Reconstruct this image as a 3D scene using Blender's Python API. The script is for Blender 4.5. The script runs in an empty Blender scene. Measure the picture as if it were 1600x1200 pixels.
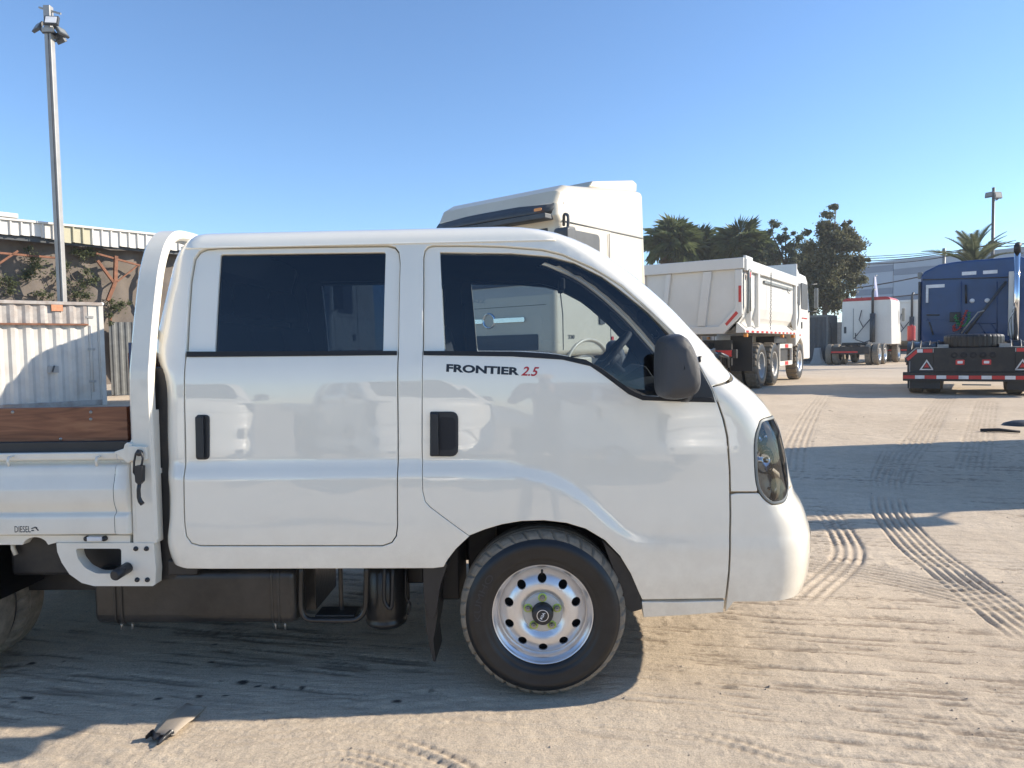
import bpy, bmesh, math, random
import numpy as np
from mathutils import Vector, Matrix
from mathutils.geometry import delaunay_2d_cdt

random.seed(7)
rng = np.random.default_rng(7)
scene = bpy.context.scene
col = scene.collection

# ------------------------------------------------------------------ camera
FPX = 1110.0
CAMH = 1.35
PITCH = math.atan(55 / FPX)
ROLL = 0.017
_f = np.array([0, math.cos(PITCH), -math.sin(PITCH)])
_r0 = np.array([1.0, 0, 0])
_u0 = np.array([0, math.sin(PITCH), math.cos(PITCH)])
_r = _r0 * math.cos(ROLL) - _u0 * math.sin(ROLL)
_u = _u0 * math.cos(ROLL) + _r0 * math.sin(ROLL)
CAM = np.array([0, 0, CAMH])
cam_data = bpy.data.cameras.new('camera')
cam = bpy.data.objects.new('camera', cam_data)
col.objects.link(cam)
cam_data.sensor_width = 36
cam_data.lens = 36 * FPX / 1600
cam_data.clip_start = 0.05
cam_data.clip_end = 3000
cam.matrix_world = Matrix(((_r[0], _u[0], -_f[0], 0), (_r[1], _u[1], -_f[1], 0), (_r[2], _u[2], -_f[2], CAMH), (0, 0, 0, 1)))
scene.camera = cam

# ------------------------------------------------------------------ light
SUN_TO = np.array([1.95, 0.15, 1.0])
SUN_TO /= np.linalg.norm(SUN_TO)
SUN_EL = math.asin(SUN_TO[2])
SUN_AZ = math.atan2(SUN_TO[0], SUN_TO[1])
world = bpy.data.worlds.new('World')
scene.world = world
world.use_nodes = True
wn = world.node_tree
bg = wn.nodes['Background']
sky = wn.nodes.new('ShaderNodeTexSky')
sky.sky_type = 'NISHITA'
sky.sun_disc = False
sky.sun_elevation = SUN_EL
sky.sun_rotation = SUN_AZ
sky.altitude = 300
sky.air_density = 1.0
sky.dust_density = 0.0
sky.ozone_density = 6.0
tint = wn.nodes.new('ShaderNodeMixRGB'); tint.blend_type = 'MULTIPLY'; tint.inputs[0].default_value = 1
tint.inputs[2].default_value = (1.0, 0.975, 0.94, 1)
wn.links.new(sky.outputs[0], tint.inputs[1]); wn.links.new(tint.outputs[0], bg.inputs[0])
bg.inputs[1].default_value = 0.15
sun_d = bpy.data.lights.new('sun', 'SUN')
sun_d.energy = 5.0
sun_d.angle = math.radians(0.5)
sun_d.color = (1.0, 0.90, 0.76)
sun = bpy.data.objects.new('sun', sun_d)
col.objects.link(sun)
sun.rotation_euler = Vector(SUN_TO).to_track_quat('Z', 'Y').to_euler()
sun.location = (20, 5, 30)
scene.view_settings.view_transform = 'Standard'
scene.view_settings.look = 'None'
scene.view_settings.exposure = 0.70
scene.view_settings.gamma = 1
scene.view_settings.use_curve_mapping = False

# ------------------------------------------------------------------ pixel helpers (photo pixels, 1600x1200)
def rayd(px, py):
    return _f + _r * ((px - 800) / FPX) + _u * ((600 - py) / FPX)

def at(px, py, Y):
    """world point seen at photo pixel px,py at world depth Y"""
    d = rayd(px, py)
    return CAM + d * (Y / d[1])

def proj(p):
    p = np.asarray(p, float)
    d = p - CAM
    w = d @ _f
    return np.stack([800 + FPX * (d @ _r) / w, 600 - FPX * (d @ _u) / w], -1)

def sstep(a, b, x):
    t = np.clip((np.asarray(x, float) - a) / (b - a), 0, 1)
    return t * t * (3 - 2 * t)

def gz(x, y):
    """height of the yard: level round the near truck, a gentle rise towards the back"""
    return 0.27 * sstep(3.8, 12.5, y)

def gnd(px, py):
    d = rayd(px, py)
    t = CAMH / -d[2]
    for _ in range(30):
        p = CAM + d * t
        t = (CAMH - gz(p[0], p[1])) / -d[2]
    return CAM + d * t

# ------------------------------------------------------------------ materials
MATS = {}
def new_mat(name):
    m = bpy.data.materials.new(name)
    m.use_nodes = True
    MATS[name] = m
    return m, m.node_tree, m.node_tree.nodes['Principled BSDF']

def nd(nt, t, **kw):
    n = nt.nodes.new(t)
    for k, v in kw.items():
        if k.startswith('i_'):
            n.inputs[k[2:].replace('_', ' ')].default_value = v
        else:
            setattr(n, k, v)
    return n

def ramp(nt, src, stops):
    r = nt.nodes.new('ShaderNodeValToRGB')
    e = r.color_ramp.elements
    while len(e) < len(stops):
        e.new(0.5)
    for i, (p, c) in enumerate(stops):
        e[i].position = p
        e[i].color = (c[0], c[1], c[2], 1) if len(c) == 3 else c
    nt.links.new(src, r.inputs[0])
    return r

def simple(name, c, rough=0.5, metal=0.0, spec=0.5, coat=0.0, var=0.12, scale=6.0, bump=0.0, bscale=60.0, dirt=None, dirt_amt=0.0, coords='Object'):
    """principled with a little procedural variation, optional dirt patches and fine relief"""
    m, nt, b = new_mat(name)
    tc = nd(nt, 'ShaderNodeTexCoord')
    n = nd(nt, 'ShaderNodeTexNoise', i_Scale=scale, i_Detail=5.0, i_Roughness=0.6)
    nt.links.new(tc.outputs[coords], n.inputs['Vector'])
    lo = tuple(x * (1 - var) for x in c); hi = tuple(min(1, x * (1 + var)) for x in c)
    r = ramp(nt, n.outputs[0], [(0.3, lo), (0.7, hi)])
    out = r.outputs[0]
    if dirt is not None:
        n2 = nd(nt, 'ShaderNodeTexNoise', i_Scale=scale * 0.4, i_Detail=8.0, i_Roughness=0.7)
        nt.links.new(tc.outputs[coords], n2.inputs['Vector'])
        r2 = ramp(nt, n2.outputs[0], [(0.45, (0, 0, 0)), (0.7, (dirt_amt,) * 3)])
        mx = nd(nt, 'ShaderNodeMixRGB')
        nt.links.new(r2.outputs[0], mx.inputs[0]); nt.links.new(out, mx.inputs[1])
        mx.inputs[2].default_value = (*dirt, 1)
        out = mx.outputs[0]
    nt.links.new(out, b.inputs['Base Color'])
    b.inputs['Roughness'].default_value = rough
    b.inputs['Metallic'].default_value = metal
    b.inputs['Specular IOR Level'].default_value = spec
    b.inputs['Coat Weight'].default_value = coat
    b.inputs['Coat Roughness'].default_value = 0.02
    b.inputs['Coat IOR'].default_value = 1.6
    if bump > 0:
        n3 = nd(nt, 'ShaderNodeTexNoise', i_Scale=bscale, i_Detail=4.0)
        nt.links.new(tc.outputs[coords], n3.inputs['Vector'])
        bp = nd(nt, 'ShaderNodeBump', i_Strength=bump, i_Distance=0.01)
        nt.links.new(n3.outputs[0], bp.inputs['Height'])
        nt.links.new(bp.outputs[0], b.inputs['Normal'])
    return m

def glass(name, tint, ior=1.75):
    m = bpy.data.materials.new(name); m.use_nodes = True
    nt = m.node_tree
    nt.nodes.remove(nt.nodes['Principled BSDF'])
    out = nt.nodes['Material Output']
    tr = nd(nt, 'ShaderNodeBsdfTransparent'); tr.inputs[0].default_value = (*tint, 1)
    gl = nd(nt, 'ShaderNodeBsdfGlossy'); gl.inputs['Roughness'].default_value = 0.01
    fr = nd(nt, 'ShaderNodeFresnel', i_IOR=ior)
    mx = nd(nt, 'ShaderNodeMixShader')
    nt.links.new(fr.outputs[0], mx.inputs[0]); nt.links.new(tr.outputs[0], mx.inputs[1]); nt.links.new(gl.outputs[0], mx.inputs[2])
    nt.links.new(mx.outputs[0], out.inputs[0])
    MATS[name] = m
    return m

M = {}
M['paint'] = simple('white_paint', (0.92, 0.86, 0.73), rough=0.35, coat=1.0, var=0.012, scale=3, dirt=(0.55, 0.50, 0.42), dirt_amt=0.10)
M['bedwhite'] = simple('bed_paint', (0.82, 0.77, 0.66), rough=0.38, coat=0.6, var=0.02, scale=5, dirt=(0.5, 0.42, 0.32), dirt_amt=0.25)
M['blackgap'] = simple('black_rubber', (0.012, 0.012, 0.013), rough=0.6)
M['blackplastic'] = simple('black_plastic', (0.02, 0.021, 0.024), rough=0.38, bump=0.1, bscale=300)
M['mirrorplastic'] = simple('mirror_plastic', (0.055, 0.056, 0.06), rough=0.42, bump=0.35, bscale=900, var=0.1)
M['satinblack'] = simple('satin_black_steel', (0.018, 0.017, 0.016), rough=0.28, bump=0.15, bscale=40, dirt=(0.12, 0.1, 0.08), dirt_amt=0.35)
M['chassis'] = simple('chassis_black', (0.015, 0.015, 0.016), rough=0.5, dirt=(0.1, 0.08, 0.06), dirt_amt=0.4)
M['brass'] = simple('dull_metal', (0.20, 0.15, 0.10), rough=0.4, metal=0.7)
M['tyre'] = simple('tyre_rubber', (0.011, 0.011, 0.012), rough=0.42, var=0.3, scale=12, dirt=(0.05, 0.045, 0.04), dirt_amt=0.2)
M['tread'] = simple('dusty_tread', (0.22, 0.185, 0.14), rough=0.9, var=0.3, scale=25)
M['tyretext'] = simple('raised_rubber', (0.035, 0.036, 0.04), rough=0.6)
M['steel'] = simple('silver_steel', (0.72, 0.72, 0.73), rough=0.28, metal=0.75, var=0.04, scale=30)
M['bolt'] = simple('bolt_steel', (0.35, 0.33, 0.3), rough=0.4, metal=0.8)
M['headlight_black'] = simple('lamp_housing', (0.17, 0.17, 0.18), rough=0.15, metal=0.95, var=0.35, scale=9)
M['chrome'] = simple('chrome', (0.75, 0.76, 0.78), rough=0.08, metal=1.0, var=0.02)
M['darkinterior'] = simple('dark_trim', (0.035, 0.037, 0.042), rough=0.7, bump=0.2, bscale=150)
M['headliner'] = simple('headliner', (0.10, 0.105, 0.115), rough=0.9)
M['seat'] = simple('seat_fabric', (0.045, 0.048, 0.055), rough=0.85, bump=0.3, bscale=400)
M['grey'] = simple('grey_plastic', (0.20, 0.21, 0.20), rough=0.4)
M['text'] = simple('black_vinyl', (0.015, 0.017, 0.025), rough=0.35)
M['textred'] = simple('red_vinyl', (0.50, 0.02, 0.03), rough=0.35)
M['red'] = simple('red_reflector', (0.55, 0.03, 0.03), rough=0.3)
M['whiterefl'] = simple('white_reflector', (0.75, 0.75, 0.75), rough=0.3)
M['amber'] = simple('amber_lens', (0.75, 0.28, 0.05), rough=0.25)
M['cream'] = simple('cream_paint', (0.64, 0.57, 0.44), rough=0.35, coat=0.5, var=0.04, scale=1.5, dirt=(0.45, 0.36, 0.25), dirt_amt=0.3)
M['visor'] = glass('visor_acrylic', (0.10, 0.11, 0.12))
M['white2'] = simple('truck_white', (0.70, 0.68, 0.63), rough=0.4, coat=0.3, var=0.04, scale=1.2, dirt=(0.45, 0.38, 0.30), dirt_amt=0.2)
M['blue'] = simple('blue_paint', (0.012, 0.055, 0.17), rough=0.45, coat=0.15, var=0.25, scale=1.5, dirt=(0.03, 0.07, 0.16), dirt_amt=0.35)
M['redroof'] = simple('red_paint', (0.42, 0.03, 0.03), rough=0.4)
M['g_front'] = glass('front_glass', (0.62, 0.68, 0.72))
M['g_rear'] = glass('rear_glass', (0.13, 0.17, 0.23))
M['g_dark'] = glass('dark_glass', (0.06, 0.07, 0.08))
M['g_lamp'] = glass('lamp_lens', (0.72, 0.73, 0.75))
M['mirror'] = simple('mirror_glass', (0.8, 0.8, 0.82), rough=0.02, metal=1.0, var=0.0)
M['galv'] = simple('galvanised_steel', (0.38, 0.37, 0.35), rough=0.5, metal=0.3, var=0.1, scale=3)
M['dark'] = simple('dark_void', (0.02, 0.02, 0.022), rough=0.8)
M['brown'] = simple('brown_netting', (0.155, 0.13, 0.11), rough=0.95, var=0.18, scale=2.5, bump=0.5, bscale=20, dirt=(0.16, 0.13, 0.10), dirt_amt=0.6)
M['rust'] = simple('rusty_steel', (0.20, 0.085, 0.045), rough=0.8, var=0.35, scale=8, bump=0.3)
M['fascia'] = simple('fascia_sheet', (0.62, 0.60, 0.56), rough=0.5, var=0.08, scale=3, dirt=(0.3, 0.25, 0.18), dirt_amt=0.3)
M['fascia_y'] = simple('yellowed_sheet', (0.42, 0.39, 0.27), rough=0.5, var=0.08, scale=3)
M['container'] = simple('container_white', (0.62, 0.60, 0.55), rough=0.5, var=0.08, scale=2, dirt=(0.30, 0.20, 0.12), dirt_amt=0.35)
M['container_rail'] = simple('container_rail', (0.40, 0.37, 0.34), rough=0.7, var=0.25, scale=6, dirt=(0.28, 0.17, 0.11), dirt_amt=0.6)
M['concrete'] = simple('concrete', (0.40, 0.39, 0.37), rough=0.9, var=0.12, scale=4, bump=0.3)
M['dgrey'] = simple('dark_grey_paint', (0.05, 0.055, 0.06), rough=0.5, var=0.2)
M['mgrey'] = simple('mid_grey_paint', (0.14, 0.145, 0.14), rough=0.6, var=0.2)
M['wh_light'] = simple('light_cladding', (0.38, 0.42, 0.47), rough=0.5, var=0.05, scale=0.3)
M['wh_dark'] = simple('blue_grey_cladding', (0.20, 0.235, 0.29), rough=0.5, var=0.05, scale=0.3)
M['bark'] = simple('bark', (0.12, 0.095, 0.07), rough=0.95, var=0.3, scale=5, bump=0.6, bscale=15)
M['cable'] = simple('cable', (0.03, 0.03, 0.035), rough=0.6)
M['green'] = simple('green_hose', (0.03, 0.28, 0.08), rough=0.4)
M['redhose'] = simple('red_hose', (0.40, 0.04, 0.03), rough=0.4)
M['cardboard'] = simple('dusty_cardboard', (0.36, 0.30, 0.23), rough=0.9, var=0.1, scale=12)
M['orange'] = simple('orange_sticker', (0.62, 0.27, 0.14), rough=0.6, var=0.2, scale=20)
M['pebble'] = simple('pebble', (0.30, 0.25, 0.20), rough=0.9, var=0.3, scale=3)
M['skin'] = simple('skin', (0.42, 0.25, 0.17), rough=0.5)
M['shirt'] = simple('dark_shirt', (0.05, 0.06, 0.09), rough=0.9)
M['jeans'] = simple('jeans', (0.06, 0.08, 0.13), rough=0.9)

def leaf_mat(name, c1, c2):
    m, nt, b = new_mat(name)
    gi = nd(nt, 'ShaderNodeTexCoord')
    n = nd(nt, 'ShaderNodeTexNoise', i_Scale=4.5, i_Detail=3.0)
    nt.links.new(gi.outputs['Object'], n.inputs['Vector'])
    r = ramp(nt, n.outputs[0], [(0.3, c1), (0.7, c2)])
    nt.links.new(r.outputs[0], b.inputs['Base Color'])
    b.inputs['Roughness'].default_value = 0.6
    b.inputs['Specular IOR Level'].default_value = 0.25
    tl = nd(nt, 'ShaderNodeBsdfTranslucent'); nt.links.new(r.outputs[0], tl.inputs[0])
    mx = nd(nt, 'ShaderNodeMixShader'); mx.inputs[0].default_value = 0.4
    nt.links.new(b.outputs[0], mx.inputs[1]); nt.links.new(tl.outputs[0], mx.inputs[2])
    nt.links.new(mx.outputs[0], nt.nodes['Material Output'].inputs[0])
    return m
M['leaf'] = leaf_mat('dark_leaves', (0.075, 0.09, 0.042), (0.19, 0.175, 0.105))
M['leaf2'] = leaf_mat('grey_green_leaves', (0.07, 0.09, 0.055), (0.15, 0.165, 0.10))
M['palm'] = leaf_mat('palm_green', (0.09, 0.125, 0.045), (0.19, 0.21, 0.09))
M['palmdry'] = leaf_mat('dry_frond', (0.20, 0.15, 0.08), (0.30, 0.22, 0.12))
M['creeper'] = leaf_mat('creeper_leaves', (0.07, 0.09, 0.04), (0.14, 0.15, 0.08))

M['lime'] = simple('hub_plate_paint', (0.50, 0.50, 0.48), rough=0.45, metal=0.3)
M['limemark'] = simple('lime_paint_mark', (0.42, 0.55, 0.10), rough=0.5, var=0.25, scale=60)

def wood_mat():
    m, nt, b = new_mat('varnished_ply')
    tc = nd(nt, 'ShaderNodeTexCoord')
    mp = nd(nt, 'ShaderNodeMapping'); mp.inputs['Scale'].default_value = (1.2, 8, 14)
    nt.links.new(tc.outputs['Object'], mp.inputs[0])
    n = nd(nt, 'ShaderNodeTexNoise', i_Scale=3.0, i_Detail=7.0, i_Distortion=1.2)
    nt.links.new(mp.outputs[0], n.inputs['Vector'])
    r = ramp(nt, n.outputs[0], [(0.3, (0.13, 0.042, 0.016)), (0.5, (0.22, 0.08, 0.034)), (0.72, (0.30, 0.13, 0.06))])
    n2 = nd(nt, 'ShaderNodeTexVoronoi', i_Scale=3.2)
    nt.links.new(tc.outputs['Object'], n2.inputs['Vector'])
    r2 = ramp(nt, n2.outputs['Distance'], [(0.03, (0.12, 0.12, 0.12)), (0.07, (1, 1, 1))])
    mx = nd(nt, 'ShaderNodeMixRGB', blend_type='MULTIPLY'); mx.inputs[0].default_value = 1
    nt.links.new(r.outputs[0], mx.inputs[1]); nt.links.new(r2.outputs[0], mx.inputs[2])
    nt.links.new(mx.outputs[0], b.inputs['Base Color'])
    b.inputs['Roughness'].default_value = 0.45
    return m
M['wood'] = wood_mat()

# ------------------------------------------------------------------ object helpers
def tag(o, label=None, cat=None, group=None, kind=None):
    if label: o['label'] = label
    if cat: o['category'] = cat
    if group: o['group'] = group
    if kind: o['kind'] = kind
    return o

def thing(name, label, cat, loc=(0, 0, 0), rz=0.0, group=None):
    o = bpy.data.objects.new(name, None)
    o.empty_display_size = 0.3
    col.objects.link(o)
    o.location = loc; o.rotation_euler = (0, 0, rz)
    return tag(o, label, cat, group)

def kids(o):
    return [c for c in col.objects if c.parent == o]

def copy_tree(o, parent=None):
    c = o.copy(); col.objects.link(c)
    if parent is not None: c.parent = parent
    for ch in kids(o):
        copy_tree(ch, c)
    return c

def link_mesh(name, me, mat, parent=None):
    o = bpy.data.objects.new(name, me)
    if mat is not None and len(me.materials) == 0:
        me.materials.append(mat)
    col.objects.link(o)
    if parent is not None: o.parent = parent
    return o

class MB:
    """collects simple shapes into one mesh"""
    def __init__(s):
        s.v = []; s.f = []; s.sm = []
    def add(s, vs, fs, smooth=False):
        k = len(s.v)
        s.v += [tuple(map(float, p)) for p in vs]
        s.f += [tuple(i + k for i in f) for f in fs]
        s.sm += [smooth] * len(fs)
        return s
    def box(s, x0, x1, y0, y1, z0, z1):
        vs = [(x, y, z) for z in (z0, z1) for y in (y0, y1) for x in (x0, x1)]
        return s.add(vs, [(0, 2, 3, 1), (4, 5, 7, 6), (0, 1, 5, 4), (2, 6, 7, 3), (0, 4, 6, 2), (1, 3, 7, 5)])
    def cbox(s, c, d):
        return s.box(c[0] - d[0] / 2, c[0] + d[0] / 2, c[1] - d[1] / 2, c[1] + d[1] / 2, c[2] - d[2] / 2, c[2] + d[2] / 2)
    def tube(s, pts, r, n=10, cap=True):
        pts = [Vector(p) for p in pts]
        rs = r if isinstance(r, (list, tuple)) else [r] * len(pts)
        vs = []; fs = []
        prev = None
        for i, p in enumerate(pts):
            t = (pts[min(i + 1, len(pts) - 1)] - pts[max(i - 1, 0)]).normalized()
            if prev is None:
                a = Vector((0, 0, 1)) if abs(t.z) < 0.9 else Vector((1, 0, 0))
                u = t.cross(a).normalized()
            else:
                u = (prev - t * prev.dot(t)).normalized()
            prev = u
            w = t.cross(u)
            for k in range(n):
                a = 2 * math.pi * k / n
                vs.append(p + (u * math.cos(a) + w * math.sin(a)) * rs[i])
        for i in range(len(pts) - 1):
            for k in range(n):
                a = i * n + k; b = i * n + (k + 1) % n
                fs.append((a, b, b + n, a + n))
        s.add(vs, fs, True)
        if cap:
            k = len(s.v) - len(vs)
            s.f.append(tuple(k + i for i in reversed(range(n)))); s.sm.append(False)
            s.f.append(tuple(k + len(vs) - n + i for i in range(n))); s.sm.append(False)
        return s
    def bar(s, a, b, w, h):
        """square bar between two points, w across, h vertical-ish"""
        a = Vector(a); b = Vector(b); t = (b - a).normalized()
        up = Vector((0, 0, 1)) if abs(t.z) < 0.95 else Vector((0, 1, 0))
        u = t.cross(up).normalized() * w / 2; q = u.cross(t).normalized() * h / 2
        vs = [a - u - q, a + u - q, a + u + q, a - u + q, b - u - q, b + u - q, b + u + q, b - u + q]
        return s.add(vs, [(3, 2, 1, 0), (4, 5, 6, 7), (0, 1, 5, 4), (1, 2, 6, 5), (2, 3, 7, 6), (3, 0, 4, 7)])
    def prism(s, poly, a, b, axis='y'):
        """polygon in the other two axes extruded from a to b along axis"""
        def mk(p, q, t):
            return {'y': (p, t, q), 'x': (t, p, q), 'z': (p, q, t)}[axis]
        n = len(poly)
        vs = [mk(p, q, a) for p, q in poly] + [mk(p, q, b) for p, q in poly]
        fs = [tuple(range(n)), tuple(reversed(range(n, 2 * n)))]
        fs += [(i, i + n, (i + 1) % n + n, (i + 1) % n) for i in range(n)]
        return s.add(vs, fs)
    def lathe(s, prof, c=(0, 0, 0), axis='y', n=48, closed=False, smooth=True):
        """prof list of (r, t): radius and position along the axis"""
        vs = []; fs = []
        for r, t in prof:
            for k in range(n):
                a = 2 * math.pi * k / n
                p, q = r * math.cos(a), r * math.sin(a)
                v = {'y': (p, t, q), 'x': (t, p, q), 'z': (p, q, t)}[axis]
                vs.append((v[0] + c[0], v[1] + c[1], v[2] + c[2]))
        m = len(prof)
        for i in range(m if closed else m - 1):
            j = (i + 1) % m
            for k in range(n):
                fs.append((i * n + k, i * n + (k + 1) % n, j * n + (k + 1) % n, j * n + k))
        return s.add(vs, fs, smooth)
    def grid(s, P, smooth=True):
        """P array rows x cols x 3"""
        P = np.asarray(P); R, C = P.shape[:2]
        fs = [(i * C + j, i * C + j + 1, (i + 1) * C + j + 1, (i + 1) * C + j) for i in range(R - 1) for j in range(C - 1)]
        return s.add(P.reshape(-1, 3), fs, smooth)
    def build(s, name, mat, parent=None, bevel=0.0, seg=2, smooth=None, fix=True):
        me = bpy.data.meshes.new(name)
        me.from_pydata(s.v, [], s.f)
        me.polygons.foreach_set('use_smooth', s.sm if smooth is None else [smooth] * len(s.f))
        me.update()
        if fix:
            bm = bmesh.new(); bm.from_mesh(me)
            bmesh.ops.recalc_face_normals(bm, faces=bm.faces)
            bm.to_mesh(me); bm.free()
        o = link_mesh(name, me, mat, parent)
        if bevel > 0:
            md = o.modifiers.new('bevel', 'BEVEL'); md.width = bevel; md.segments = seg
            md.limit_method = 'ANGLE'; md.angle_limit = math.radians(35)
            md.harden_normals = True
        return o

def pip(poly, pts):
    """points inside polygon (numpy, even-odd)"""
    poly = np.asarray(poly); x, y = pts[:, 0], pts[:, 1]
    inside = np.zeros(len(pts), bool)
    n = len(poly)
    for i in range(n):
        x0, y0 = poly[i]; x1, y1 = poly[(i + 1) % n]
        if y0 == y1: continue
        c = ((y0 > y) != (y1 > y)) & (x < (x1 - x0) * (y - y0) / (y1 - y0) + x0)
        inside ^= c
    return inside

def resample(poly, step, closed=True):
    out = []
    n = len(poly)
    for i in range(n if closed else n - 1):
        a = np.asarray(poly[i], float); b = np.asarray(poly[(i + 1) % n], float)
        k = max(1, int(math.ceil(np.linalg.norm(b - a) / step)))
        for j in range(k):
            out.append(a + (b - a) * j / k)
    if not closed: out.append(np.asarray(poly[-1], float))
    return np.array(out)

def rounded(poly, r, n=5):
    """round the corners of a polygon; r a number or one per corner"""
    out = []
    m = len(poly)
    rr = r if isinstance(r, (list, tuple)) else [r] * m
    for i in range(m):
        p = np.asarray(poly[i], float); a = np.asarray(poly[i - 1], float); b = np.asarray(poly[(i + 1) % m], float)
        if rr[i] <= 0:
            out.append(p); continue
        da = (a - p); db = (b - p); la = np.linalg.norm(da); lb = np.linalg.norm(db)
        d = min(rr[i], la * 0.49, lb * 0.49)
        A = p + da / la * d; B = p + db / lb * d
        for k in range(n + 1):
            t = k / n
            out.append((1 - t) ** 2 * A + 2 * t * (1 - t) * p + t * t * B)
    return np.array(out)

def smooth_line(pts, n=6):
    """Catmull-Rom through an open list of points"""
    P = [np.asarray(p, float) for p in pts]
    P = [2 * P[0] - P[1]] + P + [2 * P[-1] - P[-2]]
    out = []
    for i in range(1, len(P) - 2):
        for k in range(n):
            t = k / n
            out.append(0.5 * ((2 * P[i]) + (-P[i - 1] + P[i + 1]) * t + (2 * P[i - 1] - 5 * P[i] + 4 * P[i + 1] - P[i + 2]) * t * t + (-P[i - 1] + 3 * P[i] - 3 * P[i + 1] + P[i + 2]) * t ** 3))
    out.append(P[-2])
    return np.array(out)

def offset_poly(poly, d):
    """offset a closed polygon outward by d"""
    P = np.asarray(poly, float)
    area = 0.5 * np.sum(P[:, 0] * np.roll(P[:, 1], -1) - np.roll(P[:, 0], -1) * P[:, 1])
    sg = 1 if area > 0 else -1
    e = np.roll(P, -1, 0) - P
    e /= np.maximum(np.linalg.norm(e, axis=1, keepdims=True), 1e-9)
    nrm = np.stack([e[:, 1], -e[:, 0]], 1) * sg
    nv = nrm + np.roll(nrm, 1, 0)
    nv /= np.maximum(np.linalg.norm(nv, axis=1, keepdims=True), 1e-9)
    c = np.clip(np.sum(nv * nrm, 1), 0.5, 1)
    return P + nv * (d / c)[:, None]

def cdt_fill(outer, holes, step):
    """triangulate polygon with holes, interior grid points; returns verts2d, tris, loops (lists of vertex ids)"""
    pts = []; edges = []; loops = []
    for lp in [outer] + list(holes):
        k = len(pts); n = len(lp)
        pts += [tuple(p) for p in lp]
        edges += [(k + i, k + (i + 1) % n) for i in range(n)]
        loops.append(list(range(k, k + n)))
    bnd = np.array(pts)
    x0, y0 = np.min(outer, 0); x1, y1 = np.max(outer, 0)
    gx = np.arange(x0 + step / 2, x1, step); gy = np.arange(y0 + step / 2, y1, step)
    G = np.stack(np.meshgrid(gx, gy), -1).reshape(-1, 2)
    keep = pip(outer, G)
    for h in holes: keep &= ~pip(h, G)
    G = G[keep]
    if len(G):
        ok = np.ones(len(G), bool)
        for i in range(0, len(G), 2000):
            d = np.min(np.linalg.norm(G[i:i + 2000, None] - bnd[None], axis=2), 1)
            ok[i:i + 2000] = d > step * 0.45
        G = G[ok]
    allp = pts + [tuple(g) for g in G]
    V, E, F, ov, oe, of = delaunay_2d_cdt([Vector(p) for p in allp], edges, [], 0, 1e-6)
    V = np.array([(v.x, v.y) for v in V])
    F = np.array([f for f in F if len(f) == 3])
    cen = V[F].mean(1)
    k = pip(outer, cen)
    for h in holes: k &= ~pip(h, cen)
    F = F[k]
    # map original loops to output ids
    idx = {}
    for i, o in enumerate(ov):
        for q in o: idx[q] = i
    loops = [[idx[q] for q in lp] for lp in loops]
    return V, F, loops

def dusty(m, z0, z1, amt, c):
    nt = m.node_tree; b = nt.nodes['Principled BSDF']
    src = b.inputs['Base Color'].links[0].from_socket
    tc = nd(nt, 'ShaderNodeTexCoord'); sp = nd(nt, 'ShaderNodeSeparateXYZ'); nt.links.new(tc.outputs['Object'], sp.inputs[0])
    mr = nd(nt, 'ShaderNodeMapRange'); mr.inputs['From Min'].default_value = z1; mr.inputs['From Max'].default_value = z0; nt.links.new(sp.outputs['Z'], mr.inputs[0])
    n = nd(nt, 'ShaderNodeTexNoise', i_Scale=9.0, i_Detail=9.0, i_Roughness=0.75); nt.links.new(tc.outputs['Object'], n.inputs['Vector'])
    r = ramp(nt, n.outputs[0], [(0.38, (0.1, 0.1, 0.1)), (0.68, (1, 1, 1))])
    mu = nd(nt, 'ShaderNodeMath', operation='MULTIPLY'); nt.links.new(mr.outputs[0], mu.inputs[0]); nt.links.new(r.outputs[0], mu.inputs[1])
    m2 = nd(nt, 'ShaderNodeMath', operation='MULTIPLY'); nt.links.new(mu.outputs[0], m2.inputs[0]); m2.inputs[1].default_value = amt
    mx = nd(nt, 'ShaderNodeMixRGB'); nt.links.new(m2.outputs[0], mx.inputs[0]); nt.links.new(src, mx.inputs[1]); mx.inputs[2].default_value = (*c, 1)
    nt.links.new(mx.outputs[0], b.inputs['Base Color'])
    r2 = nd(nt, 'ShaderNodeMapRange'); nt.links.new(m2.outputs[0], r2.inputs[0]); r2.inputs['To Min'].default_value = 0.02; r2.inputs['To Max'].default_value = 0.5
    nt.links.new(r2.outputs[0], b.inputs['Coat Roughness'])
    # faint waviness of pressed sheet metal
    n3 = nd(nt, 'ShaderNodeTexNoise', i_Scale=2.2, i_Detail=1.0); nt.links.new(tc.outputs['Object'], n3.inputs['Vector'])
    bp = nd(nt, 'ShaderNodeBump', i_Strength=0.25, i_Distance=0.02); nt.links.new(n3.outputs[0], bp.inputs['Height'])
    nt.links.new(bp.outputs[0], b.inputs['Normal']); nt.links.new(bp.outputs[0], b.inputs['Coat Normal'])
    b.inputs['Coat IOR'].default_value = 1.85
dusty(M['paint'], 0.36, 0.78, 0.38, (0.50, 0.42, 0.32))
# ================================================================== NEAR TRUCK: frame and body surface
# local frame: x forward along the truck, y into the truck (0 = near side plane), z up
T_YAW = math.radians(-2.0)
T_O = np.array([0.104, 2.715, 0.0])
_cy, _sy = math.cos(T_YAW), math.sin(T_YAW)
T_R = np.array([[_cy, -_sy, 0], [_sy, _cy, 0], [0, 0, 1.0]])
HW = 0.86            # half width of the cab
WHR = 0.328          # front wheel radius

def l2w(p):
    return np.asarray(p, float) @ T_R.T + T_O

def lproj(p):
    return proj(l2w(p))

def pl(px, py, y=0.0):
    """local (x, z) where the photo ray crosses the plane y = const"""
    o = (CAM - T_O) @ T_R; d = rayd(px, py) @ T_R
    t = (y - o[1]) / d[1]
    p = o + d * t
    return p[0], p[2]

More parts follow.
